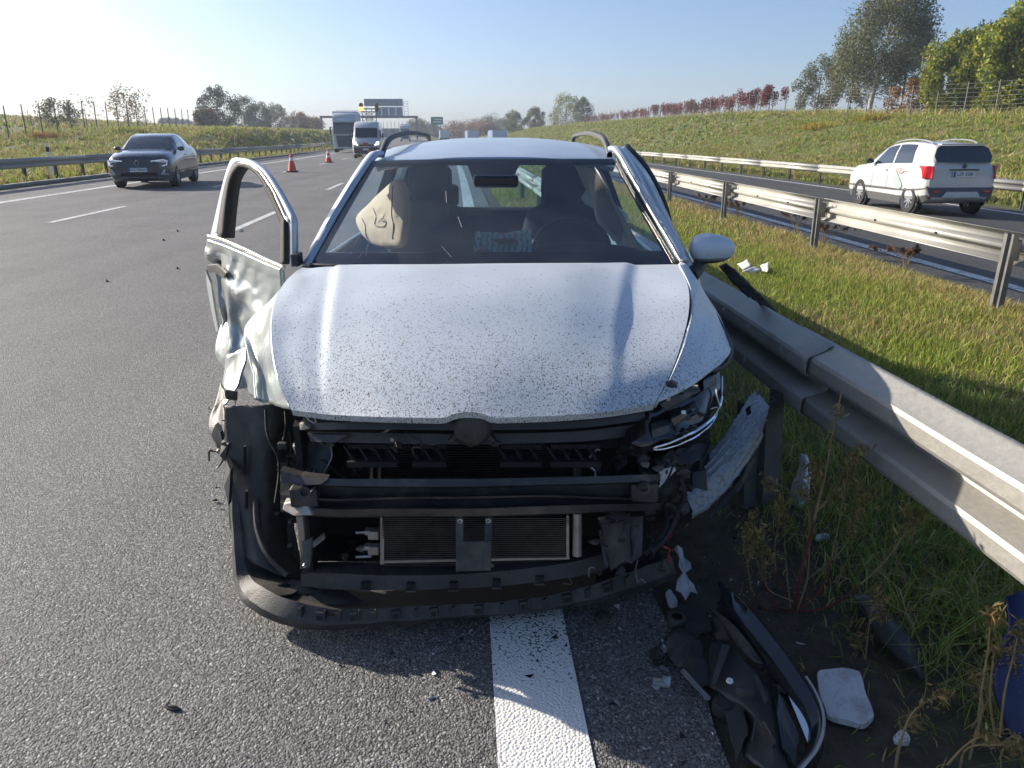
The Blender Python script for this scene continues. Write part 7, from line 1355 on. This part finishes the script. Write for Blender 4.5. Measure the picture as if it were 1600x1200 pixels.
Vc = np.stack([P - A_ * S[:, None], P + B_ * S[:, None], P + A_ * S[:, None]], 1).reshape(-1, 3)
cc_ = np.where(rng.uniform(0, 1, (n, 1)) < 0.72, np.array([[0.02, 0.02, 0.022]]), np.array([[0.55, 0.56, 0.58]])); o = fast_mesh('plastic_crumbs', Vc, np.arange(3 * n).reshape(-1, 3), np.repeat(cc_, 3, 0), 'crumb')
o['kind'] = 'stuff'; o['label'] = 'tiny dark and pale crumbs scattered round the wreck'; o['category'] = 'crumbs'
# ---- weeds
def weed(label, base, stems, name='dry_weed', msplit=None, leaf=(0.2, 0.16, 0.06), n_leaf=14, r0=0.004, tip=True, lsz=0.012, seed=0):
    rng = np.random.default_rng(900 + seed); t = thing(name, label, 'weed', base); V = []; 
    P = []; S = []
    for k, (pts, m, r) in enumerate(stems):
        path = cr(pts, 14); rr = [r * (1 - 0.75 * i / 13) for i in range(14)]; cut = 6 if m == 'redstem' else 13
        MB().tube(path[:cut + 1], rr[:cut + 1], 5).build('stem', m, t, smooth=60)
        if cut < 13: MB().tube(path[cut:], rr[cut:], 5).build('stem', 'drystem', t, smooth=60)
        for q in range(n_leaf):
            f = rng.uniform(0.25, 1.0) ** (0.6 if tip else 1); p = path[min(13, int(f * 13))]; w = 0.35 + 1.1 * math.exp(-((f - 0.92) / 0.09) ** 2) if tip else 0.8
            for z in range(3): P.append(np.array(p) + rng.normal(0, 0.006 * (1 + w), 3)); S.append(lsz * w)
    P = np.array(P); S = np.array(S); n = len(P); a = rng.normal(0, 1, (n, 3)); a[:, 2] += 0.8; a /= np.linalg.norm(a, axis=1)[:, None]; b = np.cross(a, rng.normal(0, 1, (n, 3))); b /= np.linalg.norm(b, axis=1)[:, None]
    Vv = np.stack([P - a * S[:, None], P + b * S[:, None] * 0.3, P + a * S[:, None], P - b * S[:, None] * 0.3], 1).reshape(-1, 3); T = (np.array([[0, 1, 2], [0, 2, 3]])[None] + np.arange(n)[:, None, None] * 4).reshape(-1, 3)
    C = np.repeat(palette(n, leaf if isinstance(leaf, list) else [leaf], rng, 0.3), 4, 0)
    sh = fast_mesh('seed_heads', Vv, T, C, 'leaf', t, org=base); sh['kind'] = 'stuff'; return t
wb = gnd(1243, 955, 0)
def stem(pts, Y0, Y1): n = len(pts); return [at(x, y, Y0 + (Y1 - Y0) * i / (n - 1)) for i, (x, y) in enumerate(pts)]
RS = []
for pts, y1, m, r in (([(1243, 953), (1250, 900), (1262, 855), (1275, 800), (1290, 740), (1300, 680), (1315, 612)], 2.30, 'redstem', 0.0075), ([(1245, 953), (1240, 930), (1216, 905), (1210, 860), (1218, 810), (1226, 765)], 2.34, 'redstem', 0.0045), ([(1240, 955), (1212, 945), (1190, 900), (1178, 850), (1182, 785)], 2.32, 'redstem', 0.0045), ([(1240, 955), (1205, 958), (1176, 925), (1168, 880), (1163, 840)], 2.24, 'redstem', 0.004), ([(1246, 952), (1262, 900), (1264, 830), (1262, 760), (1270, 710)], 2.36, 'drystem', 0.004), ([(1248, 952), (1280, 925), (1296, 885), (1308, 830), (1322, 760), (1330, 735)], 2.30, 'redstem', 0.005), ([(1262, 905), (1300, 875), (1325, 845), (1345, 790), (1365, 768)], 2.24, 'drystem', 0.0035), ([(1246, 955), (1290, 950), (1330, 925), (1380, 880), (1412, 838), (1435, 815)], 2.06, 'redstem', 0.0055), ([(1235, 950), (1230, 900), (1226, 850), (1225, 800)], 2.4, 'drystem', 0.003), ([(1276, 800), (1300, 770), (1315, 745), (1328, 722)], 2.3, 'drystem', 0.003), ([(1240, 940), (1200, 920), (1195, 880), (1188, 830)], 2.28, 'drystem', 0.003)):
    Y0 = 2.17 if pts[0][1] > 930 else 2.26; RS.append((stem(pts, Y0, y1), m, r * 0.95))
for k in range(16):
    b_ = RS[k % 8][0]; p_ = b_[len(b_) // 2 + (k % 2)]; q_ = p_ + Vector((random.uniform(-0.07, 0.07), random.uniform(-0.04, 0.04), random.uniform(0.06, 0.16))); RS.append(([p_, p_.lerp(q_, 0.5) + Vector((random.uniform(-.02, .02), 0, 0)), q_], 'drystem', 0.003))
weed('red-stemmed bushy weed growing in front of the guardrail post', wb, RS, 'red_stemmed_weed', leaf=[(0.30, 0.24, 0.09), (0.38, 0.28, 0.12), (0.20, 0.19, 0.06)], n_leaf=44, lsz=0.011)
def dry(label, pxs, Y0, Y1, seed, n=40, r=0.0035, lsz=0.011, m='drystem'):
    st = [(stem(p, Y0, Y1), m, r) for p in pxs]; weed(label, Vector((st[0][0][0].x, st[0][0][0].y, 0)), st, leaf=[(0.36, 0.25, 0.11), (0.28, 0.19, 0.08), (0.20, 0.16, 0.06)], n_leaf=n, lsz=lsz, seed=seed)
dry('tall dry yellow weed at the right edge in front of the blue panel', [[(1528, 1150), (1532, 1090), (1543, 1020), (1549, 975), (1560, 955)], [(1556, 1160), (1547, 1090), (1552, 1030), (1556, 1005)], [(1562, 1150), (1570, 1080), (1582, 1030), (1590, 995), (1596, 985)], [(1596, 1180), (1597, 1120), (1588, 1060), (1584, 1000)], [(1520, 1165), (1535, 1110), (1530, 1070), (1524, 1055)]], 1.50, 1.60, 1, 46)
dry('bent dry weed with a curved golden tip at bottom right', [[(1399, 1200), (1410, 1150), (1425, 1115), (1450, 1095), (1488, 1082)], [(1399, 1198), (1404, 1165), (1418, 1135), (1438, 1128)]], 1.47, 1.55, 2, 44)
dry('sunlit horizontal dry weed lying across the bottom right corner', [[(1500, 1200), (1508, 1172), (1535, 1163), (1570, 1160), (1606, 1155)], [(1480, 1195), (1505, 1168), (1530, 1152), (1556, 1150)], [(1536, 1165), (1570, 1165), (1598, 1178)]], 1.44, 1.40, 3, 44, lsz=0.008)
dry('thin upright dry weed beside the dark strip in the grass', [[(1352, 1030), (1356, 995), (1362, 955), (1380, 920)], [(1352, 1030), (1345, 1010), (1340, 1000)], [(1360, 970), (1370, 964), (1382, 964)]], 1.92, 1.98, 4, 40, 0.003)
def tallweed(label, u, v, h, seed, cols=None, m='drystem', n=4, spread=0.2, lsz=0.02):
    rng = np.random.default_rng(seed); b = on_land(u, v); st = []
    for k in range(n): d = Vector((rng.normal(0, spread), rng.normal(0, spread), 0)); st.append(([b, b + d * 0.3 + Vector((0, 0, h * 0.5)), b + d + Vector((0, 0, h * rng.uniform(0.75, 1.0)))], m, 0.004))
    weed(label, b, st, leaf=cols or [(0.15, 0.11, 0.06), (0.11, 0.09, 0.05)], n_leaf=40, lsz=lsz, seed=seed)
tallweed('dark dried weed in the grass just beyond the near guardrail', 2.05, 4.05, 0.34, 11, n=6, spread=0.05, lsz=0.009)
tallweed('small dark weed left of the dried one beyond the rail', 1.85, 4.7, 0.28, 12, n=4, spread=0.05, lsz=0.009)
for i, (v, h, lb) in enumerate(((11.6, 0.42, 'reddish dry weed under the median rail between the two nearest full posts'), (12.6, 0.5, 'bushy reddish weed by the second median post'), (15.4, 0.45, 'reddish weed by the third median post'), (9.3, 0.35, 'sparse reddish weed right of the first whole median span'), (17.5, 0.4, 'faint reddish weed near the far median post'))):
    tallweed(lb, 5.75, v, h, 20 + i, [(0.22, 0.11, 0.065), (0.17, 0.10, 0.06), (0.26, 0.17, 0.09)], n=9, spread=0.22, lsz=0.022)

# ================================================================== autumn haze: one even volume round the whole place
hz_ = MB().box((0, 430, 20), (1500, 1100, 50)).build('haze', 'black', None); hz_['kind'] = 'stuff'
hm = bpy.data.materials.new('haze_air'); hm.use_nodes = True; hn = hm.node_tree; hn.nodes.remove(hn.nodes['Principled BSDF'])
pv = hn.nodes.new('ShaderNodeVolumePrincipled'); pv.inputs['Color'].default_value = (0.74, 0.85, 1.0, 1); pv.inputs['Density'].default_value = 0.00065; pv.inputs['Anisotropy'].default_value = 0.2
hn.links.new(pv.outputs[0], hn.nodes['Material Output'].inputs['Volume']); hz_.data.materials.clear(); hz_.data.materials.append(hm)
